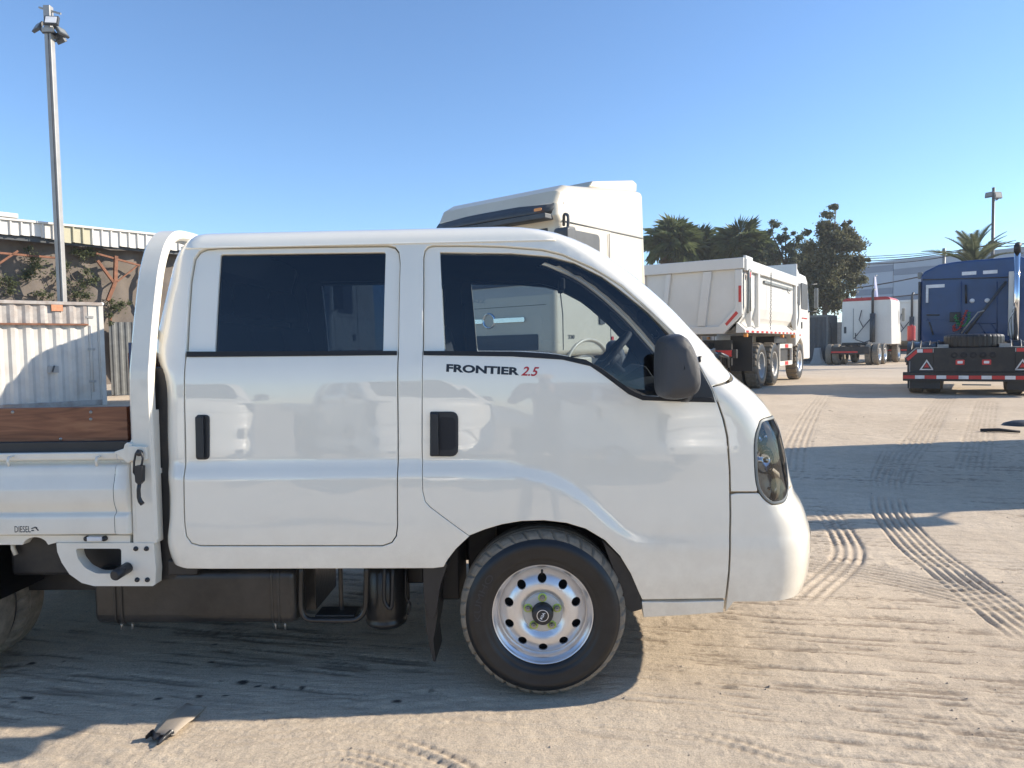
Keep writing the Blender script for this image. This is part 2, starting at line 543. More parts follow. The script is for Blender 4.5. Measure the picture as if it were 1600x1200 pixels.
def cumtab(ls, an, end):
    """integrate a tangent angle table into a curve (cos, sin)"""
    l = np.linspace(0, end, 400)
    a = np.radians(np.interp(l, ls, an))
    k = np.ones(15) / 15
    a = np.convolve(np.pad(a, 7, mode='edge'), k, 'valid')
    dl = l[1] - l[0]
    X = np.concatenate([[0], np.cumsum((np.cos(a[1:]) + np.cos(a[:-1])) / 2 * dl)])
    Y = np.concatenate([[0], np.cumsum((np.sin(a[1:]) + np.sin(a[:-1])) / 2 * dl)])
    return l, X, Y

FL, FX, FY = cumtab([0, .04, .10, .18, .26, .45, .70, .95], [0, 8, 30, 58, 72, 79, 85, 90], 1.0)
FLEND = 1.0; FXE = FX[-1]; FYS = HW / FY[-1]
RL, RZ, RY = cumtab([0, .02, .05, .09, .14, .30, .6, .9], [0, 14, 45, 70, 81, 86, 89, 90], 0.93)
RLEND = 0.93; RYS = HW / RY[-1]
ZR = 1.775
VMAX = ZR + RLEND
ZTOP = ZR + RZ[-1]
RR = 0.07            # rear corner radius of the cab

_zt = np.linspace(0.2, 2.0, 721)
_bt = np.interp(_zt, [0.20, 0.34, 0.45, 0.55, 0.65, 0.75, 0.85, 0.95, 1.05, 1.15, 1.25, 1.30, 1.335, 1.37, 1.50, 1.65, 1.78, 2.0],
                [0.06, 0.030, 0.013, 0.004, 0.000, 0.002, 0.006, 0.009, 0.014, 0.021, 0.030, 0.037, 0.047, 0.055, 0.081, 0.115, 0.147, 0.205])
_bt = np.convolve(np.pad(_bt, 8, mode='edge'), np.ones(17) / 17, 'valid')
CRX = [-3.0, -0.30, -0.10, 0.03, 0.12, 0.20, 0.27, 0.33, 0.40, 3.0]
CRZ = [0.885, 0.885, 0.872, 0.845, 0.80, 0.735, 0.665, 0.615, 0.595, 0.590]

def base_inset(x, z):
    b = np.interp(z, _zt, _bt)
    zc = np.interp(x, CRX, CRZ)
    zc2 = (np.interp(x - 0.03, CRX, CRZ) + np.interp(x + 0.03, CRX, CRZ) + zc) / 3
    st = sstep(-0.030, 0.040, z - zc2)
    fade = 1 - sstep(1.0, 1.3, z) * 0.6
    depth = np.interp(x, [-3, -.3, 0.0, 0.3, 0.5, 3], [0.020, 0.018, 0.013, 0.010, 0.007, 0.007])
    return b + depth * st * fade

def front_scale(v):
    """how far the nose rounds (bumper rounder than windscreen)"""
    return np.interp(v, [0.3, 1.0, 1.3, 1.5, 1.8, 2.0], [1.0, 1.0, 0.85, 0.75, 0.75, 0.8])

def surf(s, v, X0, XR):
    """body surface: s along the side then round the nose, v up the side then over the roof"""
    s = np.asarray(s, float); v = np.asarray(v, float)
    x0 = X0(v); xr = XR(v)
    l2 = np.clip(v - ZR, 0, RLEND)
    z = np.minimum(v, ZR) + np.interp(l2, RL, RZ)
    ks = front_scale(v)
    l1 = np.clip(s - x0, 0, FLEND)
    x = np.minimum(s, x0) + ks * np.interp(l1, FL, FX)
    th = np.clip((xr + RR - s) / RR, 0, math.pi / 2)
    x = np.where(s < xr + RR, xr + RR - RR * np.sin(th), x)
    a = np.interp(l1, FL, FY) * FYS / HW
    b = np.interp(l2, RL, RY) * RYS / HW
    c = RR * (1 - np.cos(th)) / HW
    bi = base_inset(x, z)
    y = bi + (HW - bi) * (1 - (1 - a) * (1 - b) * (1 - c))
    return np.stack([x, y, z], -1)
_V = [0.34, 0.40, 0.5, 0.6, 0.68, 0.74, 0.78, 0.82, 0.9, 1.0, 1.08, 1.13, 1.17, 1.21, 1.25, 1.3, 1.36, 1.42, 1.5, 1.58, 1.66, 1.73, 1.775, 1.8, 1.83, 1.88, 1.95, 2.05, 2.3, 2.71]
_X = [0.850, 0.874, 0.886, 0.884, 0.860, 0.832, 0.825, 0.814, 0.801, 0.779, 0.748, 0.714, 0.676, 0.629, 0.589, 0.559, 0.516, 0.469, 0.408, 0.326, 0.235, 0.145, 0.074, 0.02, -0.042, -0.13, -0.2, -0.25, -0.3, -0.32]
_VR = [0.49, 0.53, 0.6, 0.7, 0.8, 0.92, 1.03, 1.15, 1.22, 1.27, 1.32, 1.37, 1.45, 1.55, 1.65, 1.74, 1.78, 1.82, 1.9, 2.2, 2.71]
_XR = [-1.468, -1.489, -1.505, -1.489, -1.486, -1.498, -1.501, -1.497, -1.498, -1.508, -1.534, -1.552, -1.542, -1.528, -1.508, -1.496, -1.478, -1.452, -1.432, -1.422, -1.422]
def _smooth_tab(V, X, w):
    g = np.arange(0.2, 2.9, 0.004)
    y = np.interp(g, V, X); k = np.ones(w) / w
    for _ in range(2):
        y = np.convolve(np.pad(y, w // 2, mode='edge'), k, 'valid')
    return g, y
_gV, _gX = _smooth_tab(_V, _X, 9)
_gR, _gXR = _smooth_tab(_VR, _XR, 11)
X0 = lambda v: np.interp(v, _gV, _gX)
XR = lambda v: np.interp(v, _gR, _gXR)

def S3(q, inset=0.0):
    """(s, v) -> local xyz, pushed inward along the surface normal by inset (number or array)"""
    q = np.asarray(q, float)
    P = surf(q[..., 0], q[..., 1], X0, XR)
    if np.any(np.asarray(inset) != 0):
        P = P - S3n(q) * np.asarray(inset)[..., None] if np.ndim(inset) else P - S3n(q) * inset
    return P

def S3n(q):
    q = np.asarray(q, float); e = 0.002
    a = surf(q[..., 0] + e, q[..., 1], X0, XR) - surf(q[..., 0] - e, q[..., 1], X0, XR)
    b = surf(q[..., 0], q[..., 1] + e, X0, XR) - surf(q[..., 0], q[..., 1] - e, X0, XR)
    n = np.cross(a, b)
    return n / np.maximum(np.linalg.norm(n, axis=-1, keepdims=True), 1e-12)

def SV(pts):
    """photo pixels -> (s, v) on the body surface"""
    pts = np.asarray(pts, float)
    q = np.array([pl(p[0], p[1], 0.06) for p in pts])
    q[:, 1] = np.minimum(q[:, 1], 1.84)
    for it in range(40):
        P = lproj(S3(q)); e = 1e-3
        Ju = (lproj(S3(q + [e, 0])) - P) / e; Jv = (lproj(S3(q + [0, e])) - P) / e
        r = pts - P
        A = np.stack([Ju, Jv], -1)
        AtA = np.einsum('nij,nik->njk', A, A) + np.eye(2) * 30.0
        Atr = np.einsum('nij,ni->nj', A, r)
        dq = np.linalg.solve(AtA, Atr[..., None])[..., 0]
        q = q + np.clip(dq, -0.05, 0.05)
    return q

def body_panel(name, outer, holes=(), mat=None, parent=None, inset=0.0, step=0.03, flange=0.018, bevel=0.003, sides=(0,), bstep=0.018, join=False):
    """skin panel cut out of the body surface with turned-in edges. sides: 0 near, 1 far. join: both halves in one mesh"""
    loops0 = [resample(outer, bstep)] + [resample(h, bstep) for h in holes]
    if bevel > 0:
        rings = [offset_poly(loops0[0], -bevel)] + [offset_poly(h, bevel) for h in loops0[1:]]
    fin = inset if callable(inset) else (lambda q: np.full(len(q), float(inset)))
    if bevel > 0:
        # centre part bounded by the inner rings, then a bevel strip out to the true edge
        V, F, loops = cdt_fill(rings[0], rings[1:], step)
    else:
        V, F, loops = cdt_fill(loops0[0], loops0[1:], step)
    ins = fin(V)
    P = S3(V, ins); N = S3n(V)
    # orient triangles so that their normal matches N
    g = np.cross(P[F[:, 1]] - P[F[:, 0]], P[F[:, 2]] - P[F[:, 0]])
    flip = np.sum(g * N[F[:, 0]], 1) < 0
    F[flip] = F[flip][:, ::-1]
    Vs = [P]; Ns = [N]; Fs = [tuple(f) for f in F]
    base = len(P)
    for k, lp in enumerate(loops):
        ring = lp
        L = loops0[k]
        Pin = P[ring]; Nin = N[ring]
        n = len(ring)
        if bevel > 0:
            q = L
            insb = fin(q)
            Pb = S3(q, insb + bevel * 0.7)
        else:
            Pb = Pin; q = L; insb = fin(q)
        Nb = S3n(q)
        ed = np.roll(Pb, -1, 0) - np.roll(Pb, 1, 0)
        out = np.cross(ed, Nb)
        out /= np.maximum(np.linalg.norm(out, axis=1, keepdims=True), 1e-12)
        # outward of the material = away from the inner ring
        ctr = Pb - Pin
        if bevel > 0:
            sgn = np.sign(np.sum(out * ctr, 1)); sgn[sgn == 0] = 1
            if np.mean(sgn) < 0: out = -out
        else:
            pq = offset_poly(q, 0.002); inner = pip(loops0[0], pq)
            test = S3(q + 0) + out * 0.002
            a = 0.5 * np.sum(q[:, 0] * np.roll(q[:, 1], -1) - np.roll(q[:, 0], -1) * q[:, 1])
            if (a > 0) == (k > 0): out = -out
        Pf = Pb - Nb * flange
        mid = Nb * 0.6 + out * 0.8
        mid /= np.linalg.norm(mid, axis=1, keepdims=True)
        o = base
        if bevel > 0:
            Vs += [Pb]; Ns += [mid]
            quad(Fs, ring, list(range(o, o + n)), P, Pb, N)
            base += n
            Vs += [Pb, Pf]; Ns += [out, out]
            quad(Fs, list(range(base, base + n)), list(range(base + n, base + 2 * n)), Pb, Pf, out)
            base += 2 * n
        else:
            Vs += [Pb, Pf]; Ns += [out, out]
            quad(Fs, list(range(base, base + n)), list(range(base + n, base + 2 * n)), Pb, Pf, out)
            base += 2 * n
    VA = np.concatenate(Vs); NA = np.concatenate(Ns)
    res = []
    def mk(nm, VV, NN, FF):
        me = bpy.data.meshes.new(nm)
        me.from_pydata(VV.tolist(), [], FF)
        me.polygons.foreach_set('use_smooth', [True] * len(FF))
        me.update()
        try:
            me.normals_split_custom_set_from_vertices(NN.tolist())
        except Exception as e:
            print('normals', e)
        return link_mesh(nm, me, mat, parent)
    def mir(VV, NN, FF):
        V2 = VV.copy(); V2[:, 1] = 2 * HW - V2[:, 1]
        N2 = NN.copy(); N2[:, 1] *= -1
        return V2, N2, [tuple(reversed(f)) for f in FF]
    if join:
        V2, N2, F2 = mir(VA, NA, Fs)
        k = len(VA)
        res.append(mk(name, np.concatenate([VA, V2]), np.concatenate([NA, N2]), Fs + [tuple(i + k for i in f) for f in F2]))
    else:
        for sd in sides:
            res.append(mk(name, *((VA, NA, Fs) if sd == 0 else mir(VA, NA, Fs))))
    return res

def quad(Fs, A, B, PA, PB, N):
    """strip of quads between two rings, oriented by N roughly"""
    n = len(A)
    # test orientation on the first good quad
    sign = 0
    VA = np.array([PA[a] if len(PA) > n else PA[i] for i, a in enumerate(A)])
    VB = np.asarray(PB)
    Nn = np.array([N[a] if len(N) > n else N[i] for i, a in enumerate(A)])
    g = np.cross(np.roll(VA, -1, 0) - VA, VB - VA)
    sign = np.sum(np.sum(g * Nn, 1))
    for i in range(n):
        j = (i + 1) % n
        f = (A[i], A[j], B[j], B[i])
        Fs.append(f if sign > 0 else tuple(reversed(f)))

# ------------------------------------------------------------------ the truck
truck = thing('crew_cab_truck', 'white double-cab light flatbed truck seen from its side, filling the foreground', 'truck', tuple(T_O), T_YAW)
P_ = lambda x, y, yy=0.0: pl(x, y, yy)

# outlines in photo pixels, laid onto the body surface
rd_px = [(290, 557), (288, 640), (288, 815), (291, 838), (299, 849), (313, 853), (598, 853), (612, 848), (619, 838), (621, 822), (622, 700), (622, 556), (624, 440), (625, 412), (623, 394), (617, 386), (605, 383), (480, 384), (339, 386), (322, 388), (311, 393), (303, 404), (297, 439), (293, 500)]
fd_top = [(661, 402), (663, 391), (668, 385), (676, 382.5), (730, 382.5), (785, 384), (847, 389), (879, 396.6), (925, 417), (972, 445), (1010, 479), (1051, 518), (1085, 556), (1104, 590), (1115, 612), (1122, 631)]
fd_right = [(1130, 655), (1136, 682), (1140, 735), (1141, 805), (1139, 892), (1134, 936)]
arch = [(1003, 938), (997, 925), (985, 897), (968, 869), (945, 845), (915, 827), (885, 818), (850, 814), (815, 815), (785, 820), (758, 828), (733, 838)]
fd_left = [(700, 814), (672, 793), (664, 784), (660, 768), (659, 700), (660, 556), (660.5, 500), (661, 450)]
fd_px = fd_top + fd_right + arch + fd_left
rd = SV(rd_px); fd = SV(fd_px)
arch_sv = SV(arch)
w_r = SV(rounded([(342, 395.4), (601.5, 392), (597.5, 548.5), (333, 550)], 3, 3))
glass_low = [(694, 549), (800, 549.5), (870, 554), (915, 562), (941, 576), (985, 609), (1004, 618)]
glass_top = [(686.6, 392), (800, 393.5), (860, 398.5), (897, 408), (941, 430), (972, 452), (1013, 484), (1044, 513), (1070, 540), (1088, 566), (1100, 592), (1112, 621)]
w_f = SV(list(reversed(glass_low)) + glass_top)
RS = np.full(1, 0.0)
GAP = 0.0022

# --- cab shell (both sides, pillars and roof in one)
sill = SV([(733, 838), (712, 858), (699, 875), (693, 886), (677, 888), (500, 888.5), (330, 889), (292, 888.5), (281, 886)])
vr = np.concatenate([np.linspace(sill[-1, 1] + 0.01, VMAX, 50)])
rear_edge = np.stack([XR(vr) + RR - RR * math.pi / 2 + 0.001, vr], 1)
v_ws_b = SV([(1113, 603)])[0]
seamA = SV([(1113, 603), (1141, 580)])
s_pill = lambda v: X0(v) + 0.30 + 0.10 * sstep(1.35, 1.20, v)
VWT = 1.90
v_b = seamA[1, 1] + 0.02
vt = np.linspace(VMAX, VWT, 14)
roof_front = np.stack([X0(vt) + FLEND, vt], 1)
ws_top = np.stack([X0(VWT) + np.linspace(FLEND, 0.30, 12), np.full(12, VWT)], 1)
vp = np.linspace(VWT, v_b, 26)
pill = np.stack([s_pill(vp), vp], 1)
top_line = np.stack([np.linspace(rear_edge[-1, 0], roof_front[0, 0], 40), np.full(40, VMAX)], 1)
fd_l = SV(fd_left)
fdt = SV(fd_top)
shell_outer = np.concatenate([
    sill, rear_edge, top_line[1:-1], roof_front, ws_top[1:], pill[1:],
    seamA[::-1][1:], fdt[::-1], fd_l[::-1][0:]])
# remove near-duplicate neighbours
def clean(P, eps=0.004):
    out = [P[0]]
    for p in P[1:]:
        if np.linalg.norm(p - out[-1]) > eps: out.append(p)
    if np.linalg.norm(out[-1] - out[0]) < eps: out.pop()
    return np.array(out)
shell_outer = clean(shell_outer)
shell = body_panel('cab_body', shell_outer, [offset_poly(clean(rd), GAP)], M['paint'], truck, join=True, step=0.028, flange=0.025)[0]

# --- inner trim and headliner
def trim_inset(q): return 0.032 + 0.0 * q[:, 0]
tr_outer = np.concatenate([
    SV([(742, 826), (712, 850), (690, 880), (500, 884), (292, 884)]), rear_edge[2:] + [0.0, 0], top_line[1:-1], roof_front, ws_top[1:], pill[1:-1],
    SV([(1130, 640), (1136, 700), (1139, 800), (1136, 925), (1015, 930), (1000, 905), (975, 860), (940, 826), (890, 805), (850, 800), (805, 803), (770, 812)])])
body_panel('inner_trim', clean(tr_outer), [offset_poly(clean(w_r), 0.004), offset_poly(clean(w_f), 0.004)], M['darkinterior'], truck, inset=trim_inset, join=True, step=0.05, flange=0.01, bevel=0)

# --- doors
def door_inset(q): return 0.0005 + 0.013 * sstep(1.335, 1.36, q[:, 1]) * (1 - 0 * q[:, 0])
def make_door(name, outer, hole, side, label=None):
    o = body_panel(name, offset_poly(clean(outer), -GAP), [clean(hole)], M['paint'], truck, inset=door_inset, sides=(side,), step=0.022, flange=0.03)[0]
    if label: o['label'] = label
    return o
doors = {}
for sd in (0, 1):
    a = make_door('rear_door', rd, w_r, sd)
    b = make_door('front_door', fd, w_f, sd)
    doors[sd] = (a, b)
    body_panel('window_glass', offset_poly(clean(w_r), 0.004), (), M['g_rear'], a, inset=0.026, sides=(sd,), step=0.08, flange=0.002, bevel=0)
    body_panel('window_glass', offset_poly(clean(w_f), 0.004), (), M['g_front'], b, inset=0.026, sides=(sd,), step=0.08, flange=0.002, bevel=0)
    # black weather strips
    body_panel('weatherstrip', clean(SV([(292, 549.5), (333, 549.5), (598, 548.5), (620, 548.5), (620, 555), (450, 556.5), (292, 557.5)])), (), M['blackgap'], a, inset=-0.004, sides=(sd,), step=0.05, flange=0.012, bevel=0.0015, bstep=0.03)
    st_top = [(662, 548.5), (694, 548.5), (800, 549.5), (870, 554), (915, 562), (941, 576), (985, 609), (1004, 618), (1040, 620), (1112, 621)]
    st_bot = [(1118, 629), (1050, 627), (1004, 625.5), (982, 616), (941, 585), (922, 572), (879, 562), (800, 557), (662, 555)]
    body_panel('weatherstrip', clean(SV(st_top + st_bot)), (), M['blackgap'], b, inset=-0.003, sides=(sd,), step=0.05, flange=0.012, bevel=0.0015, bstep=0.03)
    body_panel('mirror_base', clean(SV([(1068, 540), (1087, 561), (1101, 588), (1113, 612), (1117, 627), (1046, 626), (1046, 600)])), (), M['blackplastic'], b, inset=-0.001, sides=(sd,), step=0.05, flange=0.02, bevel=0.002, bstep=0.03)

# --- nose: front panel (headlamp corner), bumper, valance
seam_y = 770.5
hl_px = [(1208, 649), (1196, 655), (1186, 668), (1181, 690), (1181, 725), (1184, 757), (1192, 774), (1203, 784), (1212, 786)]
hl = SV(hl_px)
# the lamp continues round the corner out of sight: mirror its front edge a little further along s
hl_back = np.array([[hl[-1, 0] + 0.05, hl[-1, 1] + 0.01], [hl[-1, 0] + 0.10, hl[-1, 1] + 0.06], [hl[4, 0] + 0.22, hl[4, 1] + 0.01], [hl[3, 0] + 0.21, hl[3, 1] + 0.02], [hl[0, 0] + 0.05, hl[0, 1] - 0.02]])
hl_loop = clean(np.concatenate([hl, hl_back]))
hl_loop = smooth_line(list(hl_loop) + [hl_loop[0]], 4)[:-1]
low_s = SV([(1141.5, 768), (1178, 768), (1181, 768)])
v_seam = low_s[0, 1]
ns = np.linspace(low_s[1, 0] + 0.04, X0(v_seam) + FLEND, 20)
seam_front = np.stack([ns, np.full(20, v_seam)], 1)
vv = np.linspace(v_seam + 0.01, v_b - 0.03, 20)
cen = np.stack([X0(vv) + FLEND, vv], 1)
hood_top = np.stack([np.linspace(X0(v_b - 0.03) + FLEND, seamA[1, 0] + 0.02, 20), np.linspace(v_b - 0.03, seamA[1, 1], 20)], 1)
fr = SV([(1113, 605), (1124, 632), (1132, 655), (1138, 682), (1142, 735), (1142.5, 768)])
_lo = offset_poly(hl_loop, 0.006)
_iv = [i for i in range(len(_lo)) if _lo[i, 1] < v_seam + 0.004]
notch = [_lo[i] for i in range(min(_iv) - 1, -1, -1)] + [_lo[i] for i in range(len(_lo) - 1, max(_iv), -1)]
notch = np.array([[notch[0][0], v_seam]] + [list(p) for p in notch] + [[notch[-1][0], v_seam]])
seam_front = seam_front[seam_front[:, 0] > notch[-1, 0] + 0.006]
_ls = low_s[:2][low_s[:2, 0] < notch[0, 0] - 0.004]
front_outer = clean(np.concatenate([fr, _ls, notch, seam_front, cen[1:], hood_top]))
body_panel('front_panel', front_outer, (), M['paint'], truck, join=True, step=0.025, flange=0.02)
# bumper: below the seam, lamp bites into its top edge
bl = SV([(1142.5, 773), (1143, 805), (1141, 892), (1134, 956)])
v_bot = 0.352
bb = np.stack([np.linspace(bl[-1, 0] + 0.03, X0(v_bot) + FLEND, 30), np.full(30, v_bot)], 1)
vv = np.linspace(v_bot + 0.01, v_seam - 0.012, 16)
bc = np.stack([X0(vv) + FLEND, vv], 1)
bt = np.stack([np.linspace(X0(v_seam) + FLEND, bl[0, 0] + 0.02, 40), np.full(40, v_seam - 0.008)], 1)
def bump_out(q):
    return -(0.012 * sstep(v_seam - 0.01, v_seam - 0.10, q[:, 1]) * sstep(0.10, 0.30, q[:, 0] - X0(q[:, 1])))
bump_outer = clean(np.concatenate([bl, bb, bc, bt]))
below = offset_poly(hl_loop, 0.008)
ins_hl = [p for p in below if p[1] < v_seam - 0.008]
# carve the lamp out of the bumper's top edge
pts = []
lo_s = min(p[0] for p in ins_hl); hi_s = max(p[0] for p in ins_hl)
arc = sorted(ins_hl, key=lambda p: p[0])
for p in bump_outer[:-1]:
    pts.append(p)
bump_pts = []
done = False
for p in bump_outer:
    on_top = abs(p[1] - (v_seam - 0.008)) < 1e-6
    if on_top and lo_s - 0.004 < p[0] < hi_s + 0.004:
        if not done:
            bump_pts += list(reversed(arc)); done = True
        continue
    bump_pts.append(p)
bumper = body_panel('front_bumper', clean(np.array(bump_pts)), (), M['paint'], truck, inset=bump_out, join=True, step=0.025, flange=0.03)[0]
body_panel('door_valance', clean(SV([(1003, 940.5), (1060, 941), (1132, 939), (1130, 957), (1080, 961), (1006, 965), (1004, 952)])), (), M['paint'], truck, sides=(0, 1), step=0.03, flange=0.05)
# fog lamp slit
body_panel('fog_lamp', clean(np.array([[X0(.62) + .30, .50], [X0(.62) + .42, .50], [X0(.62) + .42, .60], [X0(.62) + .30, .60]])), (), M['blackplastic'], bumper, inset=-0.0135, sides=(0, 1), step=.05, bevel=0.001, flange=.01)

# headlights
for sd in (0, 1):
    m = body_panel('headlight', offset_poly(hl_loop, 0.001), (), M['headlight_black'], truck, inset=lambda q: 0.045 + 0.04 * np.exp(-((q[:, 1] - .93) / .07) ** 2), sides=(sd,), step=0.02, flange=0.001, bevel=0)[0]
    body_panel('lamp_lens', offset_poly(hl_loop, -0.001), (), M['g_lamp'], m, inset=0.001, sides=(sd,), step=0.03, flange=0.03, bevel=0.003)
    body_panel('lamp_rim', offset_poly(hl_loop, 0.003), [offset_poly(hl_loop, -0.006)], M['grey'], m, inset=-0.001, sides=(sd,), step=0.03, flange=0.03, bevel=0.001)
    sc = hl_loop.mean(0)
    for (ds, dv, rad, mt, nm) in ((-0.015, 0.005, 0.055, 'chrome', 'reflector_bowl'), (-0.02, -0.105, 0.035, 'chrome', 'reflector_bowl'), (-0.01, 0.10, 0.036, 'chrome', 'indicator_bowl')):
        c = S3(np.array([[sc[0] + ds, sc[1] + dv]]), 0.05)[0]
        n = S3n(np.array([[sc[0] + ds, sc[1] + dv]]))[0]
        b = MB()
        prof = [(rad, 0.0), (rad * 0.96, -0.004), (rad * 0.8, -0.014), (rad * 0.5, -0.024), (rad * 0.2, -0.028), (0.001, -0.03)]
        b.lathe([(r, t) for r, t in prof], axis='z', n=20)
        b.lathe([(rad * 0.22, -0.03), (rad * 0.22, 0.006), (0.001, 0.012)], axis='z', n=12)
        q = Vector(n).to_track_quat('Z', 'Y').to_matrix()
        b.v = [tuple(q @ Vector(v) + Vector(c)) for v in b.v]
        if sd: b.v = [(x, 2 * HW - y, z) for x, y, z in b.v]
        b.build(nm, M[mt], m)

# windscreen
wv = np.linspace(v_b, VWT, 24)
wo = clean(np.concatenate([np.stack([s_pill(wv) + 0.004, wv], 1), np.stack([X0(VWT) + np.linspace(0.31, FLEND, 10), np.full(10, VWT - 0.004)], 1), np.stack([X0(wv[::-1]) + FLEND, wv[::-1]], 1), np.stack([np.linspace(X0(v_b) + FLEND, s_pill(v_b), 10)[1:-1], np.full(8, v_b)], 1)]))
wo = wo[np.argsort(np.arange(len(wo)))]
body_panel('windscreen', wo, (), M['g_front'], truck, inset=0.012, join=True, step=0.06, flange=0.003, bevel=0)
# black cowl and wipers at the windscreen base
cw = np.stack([np.linspace(s_pill(v_b) - 0.0, X0(v_b) + FLEND, 20), np.full(20, v_b + 0.028)], 1)
cw2 = np.stack([np.linspace(X0(v_b - 0.035) + FLEND, s_pill(v_b) + 0.0, 20), np.full(20, v_b - 0.035)], 1)
body_panel('wiper_cowl', clean(np.concatenate([cw, cw2])), (), M['blackplastic'], truck, inset=0.004, join=True, step=0.05, flange=0.02, bevel=0)
def on_surf(s, v, out): return tuple(S3(np.array([[s, v]]), -out)[0])
for k in (0, 1):
    s0 = X0(v_b) + 0.42 + 0.30 * k
    w = MB()
    w.tube([on_surf(s0, v_b - 0.01, 0.01), on_surf(s0 - 0.03, v_b + 0.02, 0.035), on_surf(s0 - 0.20, v_b + 0.045, 0.02)], 0.008, 6)
    w.bar(on_surf(s0 - 0.38, v_b + 0.035, 0.010), on_surf(s0 - 0.02, v_b + 0.06, 0.012), 0.008, 0.022)
    w.build('wiper', M['blackplastic'], truck)
# drip moulding along the roof edge, near and far side
for sd in (0, 1):
    g = MB()
    ln = [on_surf(s, ZR + 0.006, 0.0015) for s in np.linspace(-1.43, X0(ZR + .006) + 0.02, 30)]
    if sd: ln = [(x, 2 * HW - y, z) for x, y, z in ln]
    g.tube(ln, 0.004, 6)
    g.build('roof_moulding', M['paint'], truck)
# rear wall of the cab and floor
vrr = np.linspace(0.5, 1.74, 12)
b = MB()
rowL = [S3(np.array([[XR(v) + RR - RR * math.pi / 2 + 0.002, v]]))[0] for v in list(vrr) + [1.80, 1.86, 1.95, 2.2, 2.6]]
G = np.array([[(p[0] + 0.002, p[1], p[2]), (p[0] + .002, HW, p[2]), (p[0] + 0.002, 2 * HW - p[1], p[2])] for p in rowL])
b.grid(G, False)
ob = b.build('rear_wall', M['paint'], truck)
md = ob.modifiers.new('s', 'SOLIDIFY'); md.thickness = 0.02
# rear window frame hints: dark glass panel across the back wall
MB().box(-1.54, -1.525, 0.35, 2 * HW - 0.35, 1.36, 1.66).build('rear_window', M['g_dark'], truck, bevel=0.004)
fl = MB()
fl.box(-1.45, -0.42, 0.05, 2 * HW - 0.05, 0.50, 0.56)
fl.box(-0.42, 0.62, 0.40, 2 * HW - 0.40, 0.56, 0.80)
fl.box(0.40, 0.80, 0.06, 2 * HW - 0.06, 0.42, 0.47)
fl.build('cab_floor', M['dark'], truck)

# --- wheel arch liner
al = SV(arch)
for sd in (0, 1):
    A3 = S3(al, 0.012)
    rows = []
    for d in (0.0, 0.04, 0.34):
        R = A3.copy(); R[:, 1] += d
        if d > 0: R[:, 2] += 0.012
        if sd: R[:, 1] = 2 * HW - R[:, 1]
        rows.append(R)
    b = MB(); b.grid(np.array(rows))
    # inner wall
    poly = [(p[0], p[2] + .012) for p in A3]
    yy = 0.34 if sd == 0 else 2 * HW - 0.34
    b.prism(poly, yy + 0.02, yy + 0.03)
    # splash guard filling the gap ahead of the tyre
    gp = [pl(x, y, .03) for x, y in ((940, 842), (985, 885), (999, 922), (1003, 952), (986, 957), (976, 945), (960, 895))]
    ya, yb2 = (.028, .34) if sd == 0 else (2 * HW - .34, 2 * HW - .028)
    MB().prism(gp, ya, yb2).build('splash_guard', M['chassis'], truck, bevel=.003)
    b.build('wheel_arch_liner', M['chassis'], truck)

# --- door furniture
def handle(side, par, px0, px1, py0, py1, dshape):
    c0 = SV([(px0, py0), (px1, py0), (px1, py1), (px0, py1)])
    outer = rounded(c0, [0.008, 0.03, 0.03, 0.008] if dshape else [0.012, 0.018, 0.018, 0.012], 5)
    h = body_panel('handle', clean(outer, .002), (), M['blackplastic'], par, inset=lambda q: -0.006 + 0 * q[:, 0], sides=(side,), step=0.015, flange=0.012, bevel=0.003, bstep=0.008)[0]
    # cup and pull bar
    x0, z0 = c0[0]; x1 = c0[1][0]; z1 = c0[2][1]
    w_ = x1 - x0; hgt = z0 - z1
    if dshape:
        cup = np.array([[x0 + w_ * .30, z0 - hgt * .12], [x1 - w_ * .10, z0 - hgt * .14], [x1 - w_ * .10, z1 + hgt * .16], [x0 + w_ * .30, z1 + hgt * .14]])
        body_panel('handle_cup', clean(rounded(cup, 0.018, 4), .002), (), M['dark'], h, inset=-0.0068, sides=(side,), step=.02, flange=.002, bevel=0.0008, bstep=.008)
        bar = np.array([[x0 + w_ * .02, z0 - hgt * .02], [x0 + w_ * .30, z0 - hgt * .04], [x0 + w_ * .30, z1 + hgt * .04], [x0 + w_ * .02, z1 + hgt * .02]])
    else:
        bar = np.array([[x0 + w_ * .05, z0 - hgt * .03], [x0 + w_ * .65, z0 - hgt * .03], [x0 + w_ * .65, z1 + hgt * .03], [x0 + w_ * .05, z1 + hgt * .03]])
    body_panel('handle_bar', clean(rounded(bar, 0.008, 4), .002), (), M['blackplastic'], h, inset=-0.022, sides=(side,), step=.015, flange=.016, bevel=0.005, bstep=.008)
for sd in (0, 1):
    handle(sd, doors[sd][1], 672, 716, 643, 713, True)
    handle(sd, doors[sd][0], 307, 327.5, 648, 718, False)

